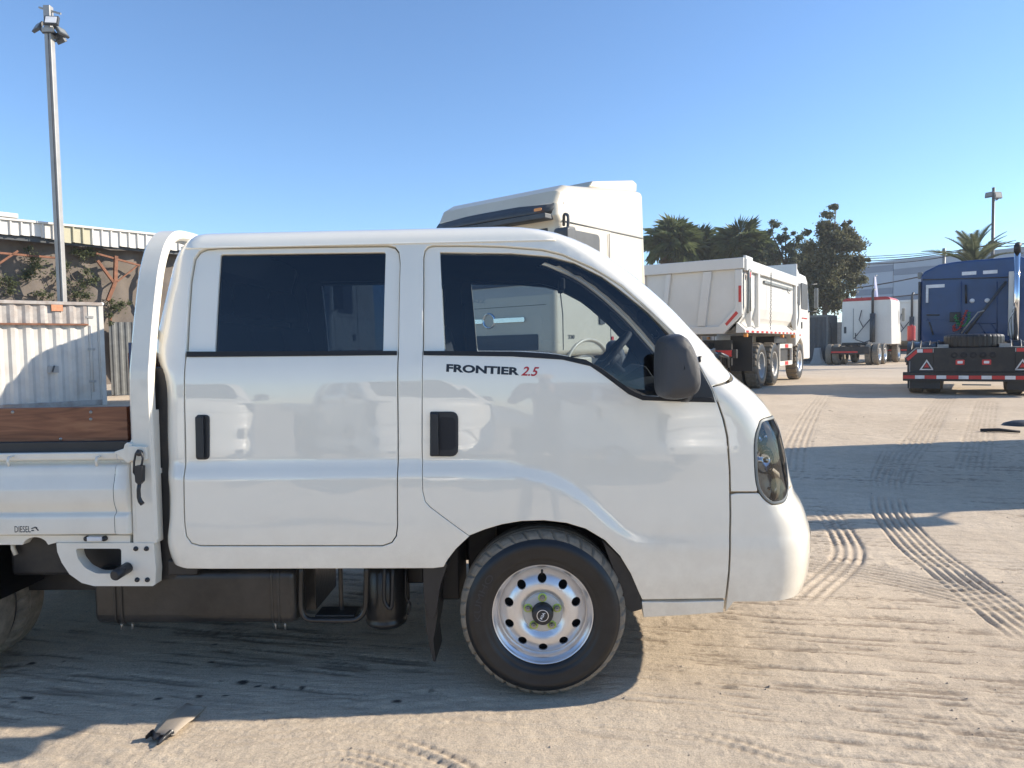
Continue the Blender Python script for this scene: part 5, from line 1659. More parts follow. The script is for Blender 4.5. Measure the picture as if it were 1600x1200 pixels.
# tailgate
tgp = [(-1.24, 2.98), (1.24, 2.98), (1.24, 1.78), (.82, 1.34), (-.82, 1.34), (-1.24, 1.78)]
b = MB(); b.prism(tgp, yb, yb + .05, 'y'); tg = b.build('tailgate', W2, dt, bevel=.01)
b = MB(); b.prism([(-1.28, 3.05), (1.28, 3.05), (1.28, 2.80), (-1.28, 2.80)], yb - .10, yb, 'y'); b.build('top_flange', W2, tg, bevel=.015)
b = MB(); b.prism([(1.24, 2.79), (1.08, 2.79), (1.08, 1.92), (.72, 1.52), (-.72, 1.52), (-1.08, 1.92), (-1.08, 2.79), (-1.24, 2.79), (-1.24, 1.78), (-.82, 1.34), (.82, 1.34), (1.24, 1.78)], yb - .08, yb, 'y'); b.build('edge_frame', W2, tg, bevel=.015)
for xa, xb in ((-.55, -.43), (.35, .55)):
    b = MB(); b.prism([(xa, 2.79), (xb, 2.79), (xb - .16, 1.53), (xa - .16, 1.53)], yb - .07, yb, 'y'); b.build('gate_rib', W2, tg, bevel=.01)
b = MB(); b.box(1.165, 1.225, yb - .09, yb - .08, 2.05, 2.42); b.build('reflector', M['red'], tg)
b = MB(); b.prism([(1.16, 1.80), (1.11, 1.85), (.86, 1.57), (.90, 1.52)], yb - .09, yb - .08, 'y'); b.build('reflector', M['red'], tg)
b = MB(); b.tube(smooth_line([(1.31, yb + .12, 1.8), (1.34, yb + .1, 2.2), (1.34, yb + .12, 2.74), (1.31, yb + .4, 2.78)], 4), .03, 8); b.tube([(1.33, yb + .3, 1.85), (1.33, yb + .3, 2.7)], .02, 6); b.build('gate_lever', M['grey'], tg)
b = MB(); b.box(1.335, 1.345, yb + .20, yb + .30, 2.62, 2.74); b.build('reflector', M['red'], tg)
# front wall with cab guard
b = MB(); b.box(-1.28, 1.28, yf, yf + .08, 1.5, 3.42); b.box(-1.2, 1.2, yf + .08, yf + .50, 3.36, 3.42); b.build('front_wall', W2, dt, bevel=.015)
b = MB(); b.box(-1.05, 1.05, yf + .1, yf + .3, 3.0, 3.34); b.build('guard_plate', M['mgrey'], dt)
# chassis, lamps, mudflaps
b = MB()
for x in (-.42, .42): b.box(x - .06, x + .06, yb - .1, 6.0, .85, 1.15)
b.box(-1.15, 1.15, yb - .2, yb - .1, .78, .98); b.box(-.9, .9, -1.4, -1.3, .6, 1.2); b.build('chassis_frame', M['chassis'], dt, bevel=.01)
for s in (-1, 1):
    b = MB(); b.box(min(s * .28, s * 1.05), max(s * .28, s * 1.05), yb - .24, yb - .2, .82, .96); b.build('tail_light', M['red'], dt, bevel=.008)
    b = MB(); b.box(min(s * .7, s * 1.22), max(s * .7, s * 1.22), -.78, -.76, .45, 1.3); b.build('mud_flap', M['blackplastic'], dt)
    b = MB(); b.bar((s * 1.2, 2.05, .52), (s * 1.2, 2.05, 1.06), .06, .06); b.bar((s * 1.2, 2.08, 1.03), (s * 1.2, 3.62, 1.03), .05, .12); b.bar((s * 1.2, 2.08, .55), (s * 1.2, 3.62, .55), .05, .12); b.bar((s * 1.2, 3.62, .5), (s * 1.2, 3.62, 1.08), .06, .06)
    sg = b.build('side_guard', W2, dt)
    for z in (1.03, .55):
        b = MB(); b.box(min(s * 1.226, s * 1.232), max(s * 1.226, s * 1.232), 2.7, 3.1, z - .05, z + .05); b.build('reflector', M['red'], sg)
    for y in (0, 1.38): road_wheel(dt, s * 1.25, y, .565, .30, s, 'galv', True); road_wheel(dt, s * .90, y, .565, .30, s, 'galv', True)
    road_wheel(dt, s * 1.22, 4.75, .565, .32, s, 'steel', True)
b = MB(); b.box(.75, 1.15, 2.2, 3.4, .55, 1.0); b.box(.6, 1.1, 2.0, 3.5, 1.1, 1.3); b.build('battery_box', M['chassis'], dt, bevel=.02)
b = MB(); b.tube([(.95, 2.3, 1.15), (.95, 3.1, 1.15)], .12, 14); b.build('air_tank', M['blue'], dt)
road_wheel(dt, 1.22, 4.16, .55, .28, 1, 'steel', True, name='spare_wheel', z=2.05)
cp = [(4.22, 1.0), (4.22, 3.05), (4.4, 3.25), (5.9, 3.22), (6.15, 3.05), (6.32, 2.1), (6.35, .6), (5.4, .6), (5.25, 1.05), (4.9, 1.25), (4.5, 1.1)]
dc = taper_prism(cp, 1.22, W2, 'cab', dt, bevel=.05, taper=.08)
taper_prism([(4.5, 3.26), (4.5, 3.40), (5.7, 3.46), (6.1, 3.26)], 1.0, W2, 'roof_fairing', dc, bevel=.04)
for s in (-1, 1):
    ppanel('side_window', s * 1.19, 5.05, 6.0, 2.15, 2.95, M['dgrey'], dc, .02, s, .05)
    ppanel('rear_side_window', s * 1.19, 4.5, 4.85, 2.25, 2.9, M['dgrey'], dc, .02, s, .04)
    ppanel('door_handle', s * 1.215, 4.98, 5.08, 1.55, 1.75, M['dgrey'], dc, .02, s, .02)
    ppanel('side_lamp', s * 1.22, 4.72, 4.84, 1.32, 1.37, M['red'], dc, .01, s, .01)
    ppanel('stripe', s * 1.213, 5.1, 5.9, 1.86, 1.89, M['red'], dc, .008, s, .005)
    b = MB(); b.bar((s * 1.40, 6.35, 2.2), (s * 1.40, 6.35, 2.85), .12, .08); mi = b.build('side_mirror', M['grey'], dc, bevel=.03)
    b = MB(); b.tube([(s * 1.18, 6.1, 2.95), (s * 1.42, 6.35, 2.98)], .018, 6); b.build('mirror_arm', M['dgrey'], mi); b = MB(); b.tube([(s * 1.18, 6.15, 2.1), (s * 1.42, 6.35, 2.12)], .018, 6); b.build('mirror_arm', M['dgrey'], mi)

# ------------------------------------------------------------------ blue tractor
BF = Frame(9.13, 14.05, 33)
bt = thing('tractor_unit', 'blue lorry tractor seen from behind with red and white reflective bumper bar and chrome stack', 'lorry', tuple(BF.O), BF.rz)
def strip(par, pts, th, name='bumper_bar'): pass
b = MB(); b.box(-1.22, 1.22, -.02, .08, .28, .46); bar = b.build('bumper_bar', M['chassis'], bt, bevel=.006)
x = -1.21; k = 0
while x < 1.2:
    w_ = .21 if k % 2 == 0 else .17
    MB().box(x, min(x + w_ - .002, 1.21), -.026, -.0205, .325, .395).build('reflector', M['red' if k % 2 == 0 else 'whiterefl'], bar); x += w_; k += 1
b = MB(); b.box(-.18, .30, -.01, .02, .20, .225); b.build('number_plate', M['grey'], bar)
b = MB()
for xx_ in (-.42, .42): b.box(xx_ - .05, xx_ + .05, .05, 5.0, .55, .85)
b.box(-.68, .68, .02, .10, .46, .95); b.box(-.5, .5, .1, 2.6, .50, .58); b.tube([(-.9, .75, .5), (.9, .75, .5)], .07, 10); b.box(-.55, .55, 1.2, 2.0, .85, 1.0)
b.build('chassis_frame', M['chassis'], bt, bevel=.01)
b = MB()
for k in range(5):
    b.lathe([(.02, .015), (.055, .01), (.06, .02)], c=(-.32 + .16 * k, 0, .80), n=14)
b.build('frame_holes', M['dark'], bt)['kind'] = 'stuff'
for s in (-1, 1):
    MB().prism(rounded([(s * .22 - .075, .61), (s * .22 + .075, .61), (s * .22 + .075, .71), (s * .22 - .075, .71)], .015, 3), -.0, .02).build('tail_light', M['red'], bt)
    MB().prism(rounded([(s * .22 - .045, .635), (s * .22 + .045, .635), (s * .22 + .045, .685), (s * .22 - .045, .685)], .01, 3), -.004, 0).build('lamp_centre', M['whiterefl'], bt)
    for y in (.78, 2.1):
        road_wheel(bt, s * 1.16, y, .50, .28, s, 'steel'); road_wheel(bt, s * .84, y, .50, .28, s, 'steel')
    # fenders over the wheels
    rows = []
    for xa in (s * .52, s * 1.18):
        rows.append([(xa, .78 - .58 * math.cos(a), .52 + .56 * math.sin(a)) for a in np.linspace(.15, 1.5, 12)] + [(xa, 2.2 + .58 * math.sin(a), .52 + .56 * math.cos(a)) for a in np.linspace(0, 1.3, 12)])
    b = MB(); b.grid(np.array(rows)); f_ = b.build('fender', M['satinblack'], bt); md = f_.modifiers.new('s', 'SOLIDIFY'); md.thickness = .02
    rb = MB()
    for k in range(4):
        xr0 = s * (.62 + .16 * k); rb.tube([(xr0, .78 - .59 * math.cos(a), .52 + .57 * math.sin(a)) for a in np.linspace(.6, 1.5, 8)], .02, 6)
    rb.build('fender_ribs', M['blackplastic'], f_)
    MB().prism([(s * .56, .12), (s * 1.14, .12), (s * 1.14, .84), (s * .56, .84)], .10, .12).build('mud_flap', M['blackplastic'], bt)
    fp_ = MB().prism([(s * .52, .94), (s * .98, .94), (s * 1.19, .74), (s * 1.19, .66), (s * .52, .84)], .05, .09).build('flap_hanger', M['blackplastic'], bt)
    MB().bar((s * .50, .045, .955), (s * .99, .045, .955), .02, .02).build('hanger_edge', M['galv'], fp_)
    MB().bar((s * .99, .045, .955), (s * 1.20, .045, .745), .02, .02).build('hanger_edge', M['galv'], fp_)
    MB().box(min(s * .70, s * .86), max(s * .70, s * .86), .040, .047, .86, .93).build('reflector', M['red'], fp_)
    MB().box(min(s * .52, s * .69), max(s * .52, s * .69), .040, .047, .86, .93).build('reflector', M['whiterefl'], fp_)
    MB().box(min(s * .87, s * .97), max(s * .87, s * .97), .040, .047, .86, .93).build('reflector', M['whiterefl'], fp_)
    MB().prism([(s * .985, .92), (s * 1.17, .74), (s * 1.13, .69), (s * .96, .86)], .040, .047).build('reflector', M['red'], fp_)
    tx = s * .80
    MB().prism([(tx - .13, .50), (tx + .13, .50), (tx, .72)], .090, .099).build('warning_triangle', M['whiterefl'], bt)
    MB().prism([(tx - .085, .525), (tx + .085, .525), (tx, .672)], .082, .089).build('triangle_centre', M['blackplastic'], bt)
    MB().prism([(tx - .05, .555), (tx + .05, .555), (tx, .645)], .075, .0815).build('triangle_core', M['red'], bt)
    MB().tube([(s * 1.1, .06, .12), (s * 1.1, .06, .8)], .008, 6).build('flap_rod', M['galv'], bt)
    MB().box(min(s * .42, s * .62), max(s * .42, s * .62), .15, .3, .90, 1.02).build('frame_block', M['galv'], bt, bevel=.01)
# cab back wall
CY = 2.62
def bx(px, py, y=CY): return BF.py(px, py, y)
pr_ = [bx(1441, 531), bx(1441, 432), bx(1447, 424), bx(1470, 413), bx(1500, 408)]
hwid = 1.06
prf = [(-hwid, 1.02), (-hwid, pr_[1][1]), (-hwid + .08, pr_[2][1]), (-hwid + .36, pr_[3][1]), (-hwid + .72, pr_[4][1]), (hwid - .2, pr_[4][1] + .02), (hwid, pr_[4][1] - .10), (hwid, 1.02)]
MB().prism(prf, CY, CY + 2.5).build('cab', M['blue'], bt, bevel=.05, seg=3)
cabb = bt.children[0] if False else None
def bpan(name, p0, p1, mat, t=.01, off=.0, r=.03):
    a = bx(*p0); c = bx(*p1)
    return fpanel(name, CY - t - off, min(a[0], c[0]), max(a[0], c[0]), min(a[1], c[1]), max(a[1], c[1]), M[mat], bt, t - .001, r)
bpan('back_panel', (1452, 449), (1496, 522), 'blue', .02, r=.06); bpan('back_panel', (1512, 447), (1553, 486), 'blue', .02, r=.06)
bpan('reflector', (1503, 425), (1525.5, 429), 'whiterefl', .012, r=.005); bpan('reflector', (1536, 423), (1558.5, 427), 'whiterefl', .012, r=.005)
bpan('reflector', (1447, 445.5), (1476, 449), 'whiterefl', .032, r=.002); bpan('reflector', (1447, 450), (1450.5, 473), 'whiterefl', .032, r=.002)
for q in ((1519, 470), (1542.5, 469.5)):
    c = bx(*q); b = MB(); b.lathe([(.001, CY - .05), (.038, CY - .05), (.048, CY - .04), (.055, CY)], c=(c[0], 0, c[1]), n=18); b.build('work_lamp', M['whiterefl'], bt)
for q0, q1 in (((1502, 440), (1502, 523)), ((1558, 440), (1558, 523)), ((1448, 500), (1500, 500)), ((1512, 505), (1556, 505)), ((1530, 506), (1541, 523)), ((1549, 506), (1558, 520))):
    p0, p1 = bx(*q0, CY - .012), bx(*q1, CY - .012); MB().tube([(p0[0], CY - .012, p0[1]), (p1[0], CY - .012, p1[1])], .012, 6).build('wall_rib', M['blue'], bt)
p0, p1 = bx(1572, 440, CY - .10), bx(1508, 522, CY - .30); MB().tube([(p0[0], CY - .10, p0[1]), (p1[0], CY - .30, p1[1])], .03, 8).build('dark_diagonal', M['dgrey'], bt)  # dark tube slanting across the cab's back wall
for k_, (q0, q1) in enumerate((((1448, 492), (1468, 492)), ((1452, 503), (1458, 523)))):
    p0, p1 = bx(*q0, CY - .03), bx(*q1, CY - .03); MB().tube([(p0[0], CY - .03, p0[1]), (p1[0], CY - .03, p1[1])], .018, 6).build('step_rail', M['dgrey'], bt)
a = bx(1440, 440); b = MB(); b.box(-hwid - .05, -hwid + .0, CY - .03, CY + 2.3, 1.05, a[1]); b.build('side_fairing', M['dgrey'], bt, bevel=.015)
a = bx(1434, 458); c = bx(1442, 489); b = MB(); b.box(a[0], -hwid - .052, CY + .6, CY + .7, c[1], a[1]); b.build('side_mirror', M['dgrey'], bt, bevel=.02)
a = bx(1438, 428); b = MB(); b.cbox((-hwid - .02, CY + .1, a[1] - .03), (.10, .10, .16)); b.build('corner_lamp', M['grey'], bt, bevel=.02)
b = MB(); p0, p1 = bx(1440, 437, CY - .03), bx(1576, 433, CY - .03); b.tube([(p0[0], CY - .03, p0[1]), (p1[0], CY - .03, p1[1])], .012, 6); b.build('grab_rail', M['dgrey'], bt)
b = MB(); p0, p1 = bx(1509, 445, CY - .06), bx(1509.5, 474, CY - .06); b.tube([(p0[0], CY - .06, p0[1]), (p1[0], CY - .06, p1[1])], .022, 8); b.build('grab_bar', M['blackplastic'], bt)
b = MB(); p = [bx(*q, CY - .25) for q in ((1502, 521), (1515, 504), (1528, 488), (1538, 485))]; b.tube([(q[0], CY - .25, q[1]) for q in p], .016, 8); b.build('air_pipe', M['galv'], bt)
p0 = bx(1484, 488, CY - .1); p1 = bx(1500, 502, CY - .1); b = MB(); b.box(p0[0], p1[0], CY - .12, CY - .02, p1[1], p0[1]); b.build('hose_bracket', M['blackplastic'], bt, bevel=.01)
for nm, mt, pts in (('coiled_hose', 'green', ((1492, 493), (1498, 506), (1506, 509), (1513, 500), (1514, 487))), ('coiled_hose', 'redhose', ((1490, 508), (1492, 516), (1500, 512), (1506, 496), (1511, 484)))):
    P3 = smooth_line([bx(*q, CY - .22) for q in pts], 14); L_ = []
    for i, q in enumerate(P3):
        a = i * 1.3; L_.append((q[0] + .03 * math.cos(a), CY - .22 - (.0 if mt == 'green' else .03) + .03 * math.sin(a), q[1] + .02 * math.cos(a)))
    b = MB(); b.tube(L_, .012, 6); b.build(nm, M[mt], bt)
EX = CY - .20
a = bx(1576.5, 424, EX); c = bx(1591, 524, EX); b = MB(); b.box(a[0], c[0], EX, EX + .12, c[1], a[1]); b.build('stack_shield', M['white2'], bt, bevel=.01)
a = bx(1589, 424, EX - .05); tp = bx(1589, 393, EX - .05)
b = MB(); b.tube([(a[0], EX - .05, 1.0), (a[0], EX - .05, tp[1])], .055, 16); es = b.build('exhaust_stack', M['chrome'], bt)
tq = bx(1590, 382, EX - .05); b = MB(); b.tube([(a[0], EX - .05, tp[1] - .02), (a[0], EX - .05, tq[1] - .03), (a[0] + .02, EX + .0, tq[1])], .066, 16); b.build('stack_tip', M['blackgap'], es)
for k in range(5):
    b = MB(); pts = [(a[0] - .10 + .02 * k, EX - .06, 1.12), (a[0] - .14 + .025 * k, EX - .08, 1.4 + .05 * k), (a[0] - .08 + .012 * k, EX - .09, 1.62 + .06 * k), (a[0] - .02, EX - .08, 1.70 + .05 * k)]
    b.tube(smooth_line(pts, 4), .011, 6); b.build('air_hose', M['whiterefl' if k % 2 else 'grey'], bt)
# the spare tyre lying on the frame: a thing of its own
sx = BF.O + BF.Y * .55
st_ = thing('spare_tyre', 'black truck tyre lying flat across the rear frame of the blue tractor', 'tyre', (sx[0], sx[1], BF.O[2] + 1.21), BF.rz)
sw = road_wheel(st_, 0, 0, .52, .28, 1, 'galv', False, name='rim_disc', z=0, flat=True)
for q_ in kids(sw):
    if q_.name.startswith('tread'):
        q_.data = q_.data.copy(); q_.data.materials[0] = M['tyre']

# ------------------------------------------------------------------ red-roofed tractor and a white one further back
def far_tractor(label, ox, oy, hd, roof, hgt=3.45, group=None):
    F_ = Frame(ox, oy, hd)
    t = thing('tractor_unit', label, 'lorry', tuple(F_.O), F_.rz, group)
    for s in (-1, 1):
        for y in (.1, 1.45): road_wheel(t, s * 1.2, y, .52, .28, s, 'steel'); road_wheel(t, s * .88, y, .52, .28, s, 'steel')
        road_wheel(t, s * 1.18, 5.2, .52, .3, s, 'steel')
    b = MB()
    for x in (-.42, .42): b.box(x - .05, x + .05, -.6, 6.6, .65, .95)
    b.box(-.85, .85, -.62, -.55, .55, .9); b.box(-.6, .6, .4, 1.3, .95, 1.1); b.build('chassis_frame', M['chassis'], t, bevel=.01)
    MB().box(-.85, .35, -.64, -.622, .60, .68).build('reflector', M['red'], t)
    ol = rounded([(-1.22, .98), (1.22, .98), (1.17, hgt), (-1.17, hgt)], [.05, .05, .30, .30], 8)
    c = MB().prism([tuple(p) for p in ol], 2.9, 5.3).build('cab', M['white2'], t, bevel=.04)
    ro = [(p[0] * 1.008, p[1] + .012) for p in ol if p[1] > hgt - .20]
    MB().prism(ro, 2.87, 5.0).build('roof_cap', roof, c, bevel=.03)
    taper_prism([(5.5, 1.0), (5.5, 1.95), (6.9, 1.7), (7.0, .9)], 1.0, M['cream'], 'bonnet', t, bevel=.12)
    MB().tube([(.35, 2.7, 1.1), (.35, 2.7, 2.6)], .13, 14).build('muffler', M['dgrey'], t)
    MB().tube([(.35, 2.7, 2.6), (.35, 2.7, hgt + .28), (.42, 2.75, hgt + .42)], .065, 12).build('exhaust_stack', M['dgrey'], t)
    for nm, pts in (('frame_strut', [(.2, 2.8, 2.3), (-.5, 2.5, 1.3)]), ('air_line', [(-.5, 2.82, 1.6), (-.45, 2.7, 1.25), (0, 2.5, 1.1), (.3, 2.4, 1.2)]), ('air_line', [(-.2, 2.82, 2.8), (-.3, 2.75, 2.3), (-.1, 2.7, 1.9)])):
        MB().tube(pts, .025, 6).build(nm, M['dgrey'], t)
    for x0_, z0_, z1_ in ((-1.02, 1.6, 1.95),): fpanel('vent', 2.885, x0_ - .06, x0_ + .06, z0_, z1_, M['dgrey'], t, .012)
    MB().tube([(-.62, 2.885, 1.3), (-.62, 2.885, 2.9)], .012, 5).build('back_seam', M['grey'], c)
    MB().box(1.3, 1.45, 5.1, 5.2, 2.2, 2.9).build('side_mirror', M['grey'], t, bevel=.02)
    return t
far_tractor('white lorry tractor with a red roof edge and dual rear wheels, parked in the distance', 16.9, 35.2, 38, M['redroof'])
wt = far_tractor('pale high cab half hidden at the left edge of the blue tractor', 22.3, 40.5, 31, M['white2'], 3.6)
c = at(1424, 520, 39.0)
rt = MB(); rt.tube([(0, 0, -.42), (0, 0, .38)], .2, 16); rt.tube([(0, 0, -.43), (0, 0, -.35)], .21, 16); rt.tube([(0, 0, .44), (0, 0, .38)], .08, 10)
o = rt.build('red_drum', M['redroof'], None, bevel=.03); o.location = (c[0], c[1], c[2]); tag(o, 'upright red cylinder in front of the pale distant cab', 'cylinder')
lp_ = MB(); lp_.box(-.35, .35, -.35, .35, -.7, -.43); o = lp_.build('stand', M['dgrey'], o)

# ------------------------------------------------------------------ dark container, barrier
cc = gnd(1293, 568); dn = Frame(cc[0], cc[1], 38)
dk = thing('shipping_container', 'dark grey container standing behind the dump truck cab', 'container', tuple(dn.O), dn.rz)
rows = []
def corr(name, p0, p1, z0, z1, mat, par, pitch=.28, dep=.036, out=None, thick=None, zb=None):
    """corrugated sheet between two ground points"""
    p0 = np.array(p0, float); p1 = np.array(p1, float); L_ = np.linalg.norm(p1 - p0); d = (p1 - p0) / L_
    nn = np.array([d[1], -d[0]]) if out is None else np.asarray(out, float)
    pts = []; u = 0
    while u < L_:
        for du, o_ in ((0, 0), (pitch * .28, 0), (pitch * .5, dep), (pitch * .78, dep)):
            if u + du <= L_: pts.append((u + du, o_))
        u += pitch
    pts.append((L_, 0))
    b = MB(); P = np.array([[(p0[0] + d[0] * a + nn[0] * o_, p0[1] + d[1] * a + nn[1] * o_, z) for a, o_ in pts] for z in (z0, z1)])
    b.grid(P, False); o = b.build(name, mat, par, fix=False)
    if thick: md = o.modifiers.new('s', 'SOLIDIFY'); md.thickness = thick
    return o
corr('side_wall', (-2.4, 0), (0, 0), .12, 2.5, M['dgrey'], dk, out=(0, 1)); corr('end_wall', (0, 0), (0, 2.0), .12, 2.5, M['mgrey'], dk, out=(-1, 0))  # end wall faces the sun: its lit look is put into a lighter grey
b = MB(); b.box(-2.4, .0, 0, 2.0, 2.5, 2.62); b.box(-2.4, 0, 0, 2.0, 0, .12); b.box(-.07, .005, -.005, .07, .12, 2.5); b.box(-.07, .005, 1.95, 2.02, .12, 2.5); b.box(-2.42, -2.36, 0, 2.0, .12, 2.5); b.box(-2.4, 0, 1.98, 2.0, .12, 2.5); b.build('frame', M['mgrey'], dk)
MB().tube([(.03, .6, .2), (.03, .6, 1.9), (.04, .4, 2.2)], .025, 6).build('down_pipe', M['dgrey'], dk)
c = gnd(1279, 568); b = MB(); b.prism([(-.35, 0), (.35, 0), (.2, .3), (.12, .85), (-.12, .85), (-.2, .3)], -1.0, .5); o = b.build('concrete_barrier', M['concrete'], None, bevel=.02); o.location = tuple(c); o.rotation_euler = (0, 0, -.5); tag(o, 'pale concrete barrier block beside the dump truck front wheel', 'barrier')
c = gnd(1228, 566)

# ------------------------------------------------------------------ white container on the left
A_ = at(-62, 467, 14.0); hdC = math.radians(42)
dC = np.array([math.cos(math.radians(42)), math.sin(math.radians(42))])
zt = A_[2]; g0 = float(gz(A_[0], 14.0)); Wc = 2.44
CH = zt - g0
ct = thing('shipping_container', 'white corrugated container with rusty top gutter beyond the truck bed', 'container', (A_[0], A_[1], g0), hdC)
# end wall made of individually visible corrugations
fw_ = corr('end_wall', (0, 0), (Wc, 0), .12, CH - .06, M['container'], ct, pitch=.262, dep=.035, out=(0, 1))
up = corr('upper_wall', (0.0, -.02), (Wc - .28, -.02), CH - .46, CH - .06, M['container_rail'], ct, pitch=.262, dep=.03, out=(0, 1))
b = MB(); b.box(-.02, Wc + .02, -.05, .12, CH - .07, CH); b.box(-.02, Wc + .02, -.02, .1, 0, .12); b.build('top_rail', M['container_rail'], ct, bevel=.008)
b = MB(); b.box(0, Wc - .27, -.07, .0, CH - .50, CH - .465); b.build('gutter', M['rust'], ct)
for x in (-.03, Wc - .06): b = MB(); b.box(x, x + .09, -.035, .10, .0, CH - .07); b.build('corner_post', M['container'], ct, bevel=.006)
b = MB(); b.box(Wc - .26, Wc - .10, -.012, .0, .1, CH - .07); b.build('edge_strip', M['container'], ct, bevel=.004)
b = MB(); b.box(0, Wc, .12, 2.4, .12, CH - .02); b.build('shell', M['container'], ct)
cpx = lambda px, py: None
def cloc(px, py):
    d = rayd(px, py); n_ = np.array([-dC[1], dC[0], 0]); o = CAM - np.array([A_[0], A_[1], g0]); t = -(o @ n_) / (d @ n_); p = o + d * t
    return p[:2] @ dC, p[2]
u0, z0 = cloc(80, 486); u1, z1 = cloc(97, 473); MB().box(u0, u1, -.045, -.0405, z0, z1).build('orange_plate', M['orange'], ct)
MB().box(u0 - .005, u1 + .005, -.040, -.02, z0 - .005, z1 + .005).build('plate_frame', M['rust'], ct)
u0, z0 = cloc(159, 475); MB().lathe([(.001, -.05), (.035, -.045), (.04, -.0)], c=(u0, 0, z0), n=16).build('round_lamp', M['whiterefl'], ct)
u0, z0 = cloc(83, 578); b = MB(); b.box(u0 - .10, u0 + .10, -.02, .0, z0 - .06, z0 + .08); lk = b.build('lock_plate', M['galv'], ct); MB().bar((u0 - .02, -.04, z0 - .04), (u0 + .02, -.04, z0 + .09), .03, .03).build('padlock', M['dgrey'], lk)
MB().tube([(Wc - .22, -.02, .3), (Wc - .22, -.02, CH - .5)], .012, 6).build('lock_rod', M['container'], ct)
for zz in (.5, 1.2, 1.9): MB().box(Wc - .30, Wc - .16, -.03, -.012, zz, zz + .05).build('hinge', M['galv'], ct, bevel=.004)

# fence of dark sheets right of the container
fA = at(172, 560, 19.0); fB = at(330, 560, 20.5)
ft = thing('sheet_fence', 'dull grey corrugated sheet fence to the right of the white container', 'fence', (fA[0], fA[1], .27), 0)
dd = (fB[:2] - fA[:2]); Lf = np.linalg.norm(dd); dd /= Lf
for k in range(int(Lf / .8) + 1):
    p0 = dd * .8 * k; p1 = dd * (.8 * k + .79)
    zt_ = at(180, 503 + .3 * k, 19)[2] - .27
    corr('fence_sheet', p0, p1, .02, zt_, M['mgrey'], ft, pitch=.16, dep=.02, thick=.004)
for k in range(0, int(Lf / 2.4) + 1):
    p = dd * 2.4 * k; MB().box(p[0] - .03, p[0] + .03, p[1] + .05, p[1] + .11, 0, 2.2).build('post', M['rust'], ft)

# ------------------------------------------------------------------ open shed with corrugated fascia, netting and rusty trusses
sA = at(-60, 335, 16.35); sB = at(300, 371.5, 20.6)
sdir = (sB - sA)[:2]; SL = np.linalg.norm(sdir); sdir /= SL
sh_ = thing('shed', 'old open shed with white corrugated roof edge over brown netting, on the left', 'shed', (sA[0], sA[1], .27), math.atan2(sdir[1], sdir[0]))
zt0 = sA[2] - .27; zt1 = sB[2] - .27
def sloc(px, py, back=0.0):
    """shed local u, z on the plane `back` metres behind the fascia"""
    n_ = np.array([-sdir[1], sdir[0], 0]); o = CAM - np.array([sA[0], sA[1], .27]) - n_ * back
    d = rayd(px, py); t = -(o @ n_) / (d @ n_); p = o + d * t
    return p[:2] @ sdir, p[2]
npan = 31
rs = random.Random(4)
edges = [(-60, 361), (0, 364), (25, 366), (60, 372), (90, 377), (140, 381), (200, 388), (240, 390), (280, 392), (330, 398)]
us = np.array([sloc(a, b_)[0] for a, b_ in edges]); zs = np.array([sloc(a, b_)[1] for a, b_ in edges])
pitch = (SL + 1.6) / npan
for k in range(npan):
    u0 = pitch * k; u1 = u0 + pitch - .006
    zt_ = zt0 + (zt1 - zt0) * (u0 / SL)
    zb_ = np.interp(u0, us, zs) + rs.uniform(-.03, .03)
    pxl = None
    q = proj(np.array([sA[0] + sdir[0] * u0, sA[1] + sdir[1] * u0, zb_ + .5]))[0]
    mat = M['fascia_y'] if 96 < q < 128 else M['fascia']
    b = MB(); w_ = u1 - u0
    prof_ = [(u0, 0), (u0 + .02, -.045), (u0 + .045, -.045), (u0 + .065, 0), (u1, 0)]
    b.grid(np.array([[(a, o_, z) for a, o_ in prof_] for z in (zb_, zt_ - .04)]), False)
    o = b.build('fascia_sheet', mat, sh_, fix=False); md = o.modifiers.new('s', 'SOLIDIFY'); md.thickness = .006; md.offset = 1
b = MB(); b.bar((-.3, -.02, zt0 - .01), (SL + 1.6, -.02, zt1 - .01 + (zt1 - zt0) * 1.6 / SL), .10, .05); b.build('ridge_cap', M['fascia'], sh_)
uq, zq = sloc(27, 333); b = MB(); b.box(-.5, uq, -.06, .3, zt0 + .05, sloc(0, 331)[1]); b.build('raised_cap', M['fascia'], sh_, bevel=.01)
# roof sheet going back, purlins and brown netting
b = MB(); b.add([(-.5, .02, zt0 - .05), (SL + 1.6, .02, zt1 - .06), (SL + 1.6, 9, zt1 + .1), (-.5, 9, zt0 + .1)], [(0, 1, 2, 3)]); o = b.build('roof', M['galv'], sh_); md = o.modifiers.new('s', 'SOLIDIFY'); md.thickness = .03
z_f = np.interp(SL, us, zs)
b = MB(); b.bar((-.5, .12, zs[0] + .02), (SL + 1.6, .12, zs[-1] + .05), .08, .22); b.build('edge_beam', M['dgrey'], sh_)
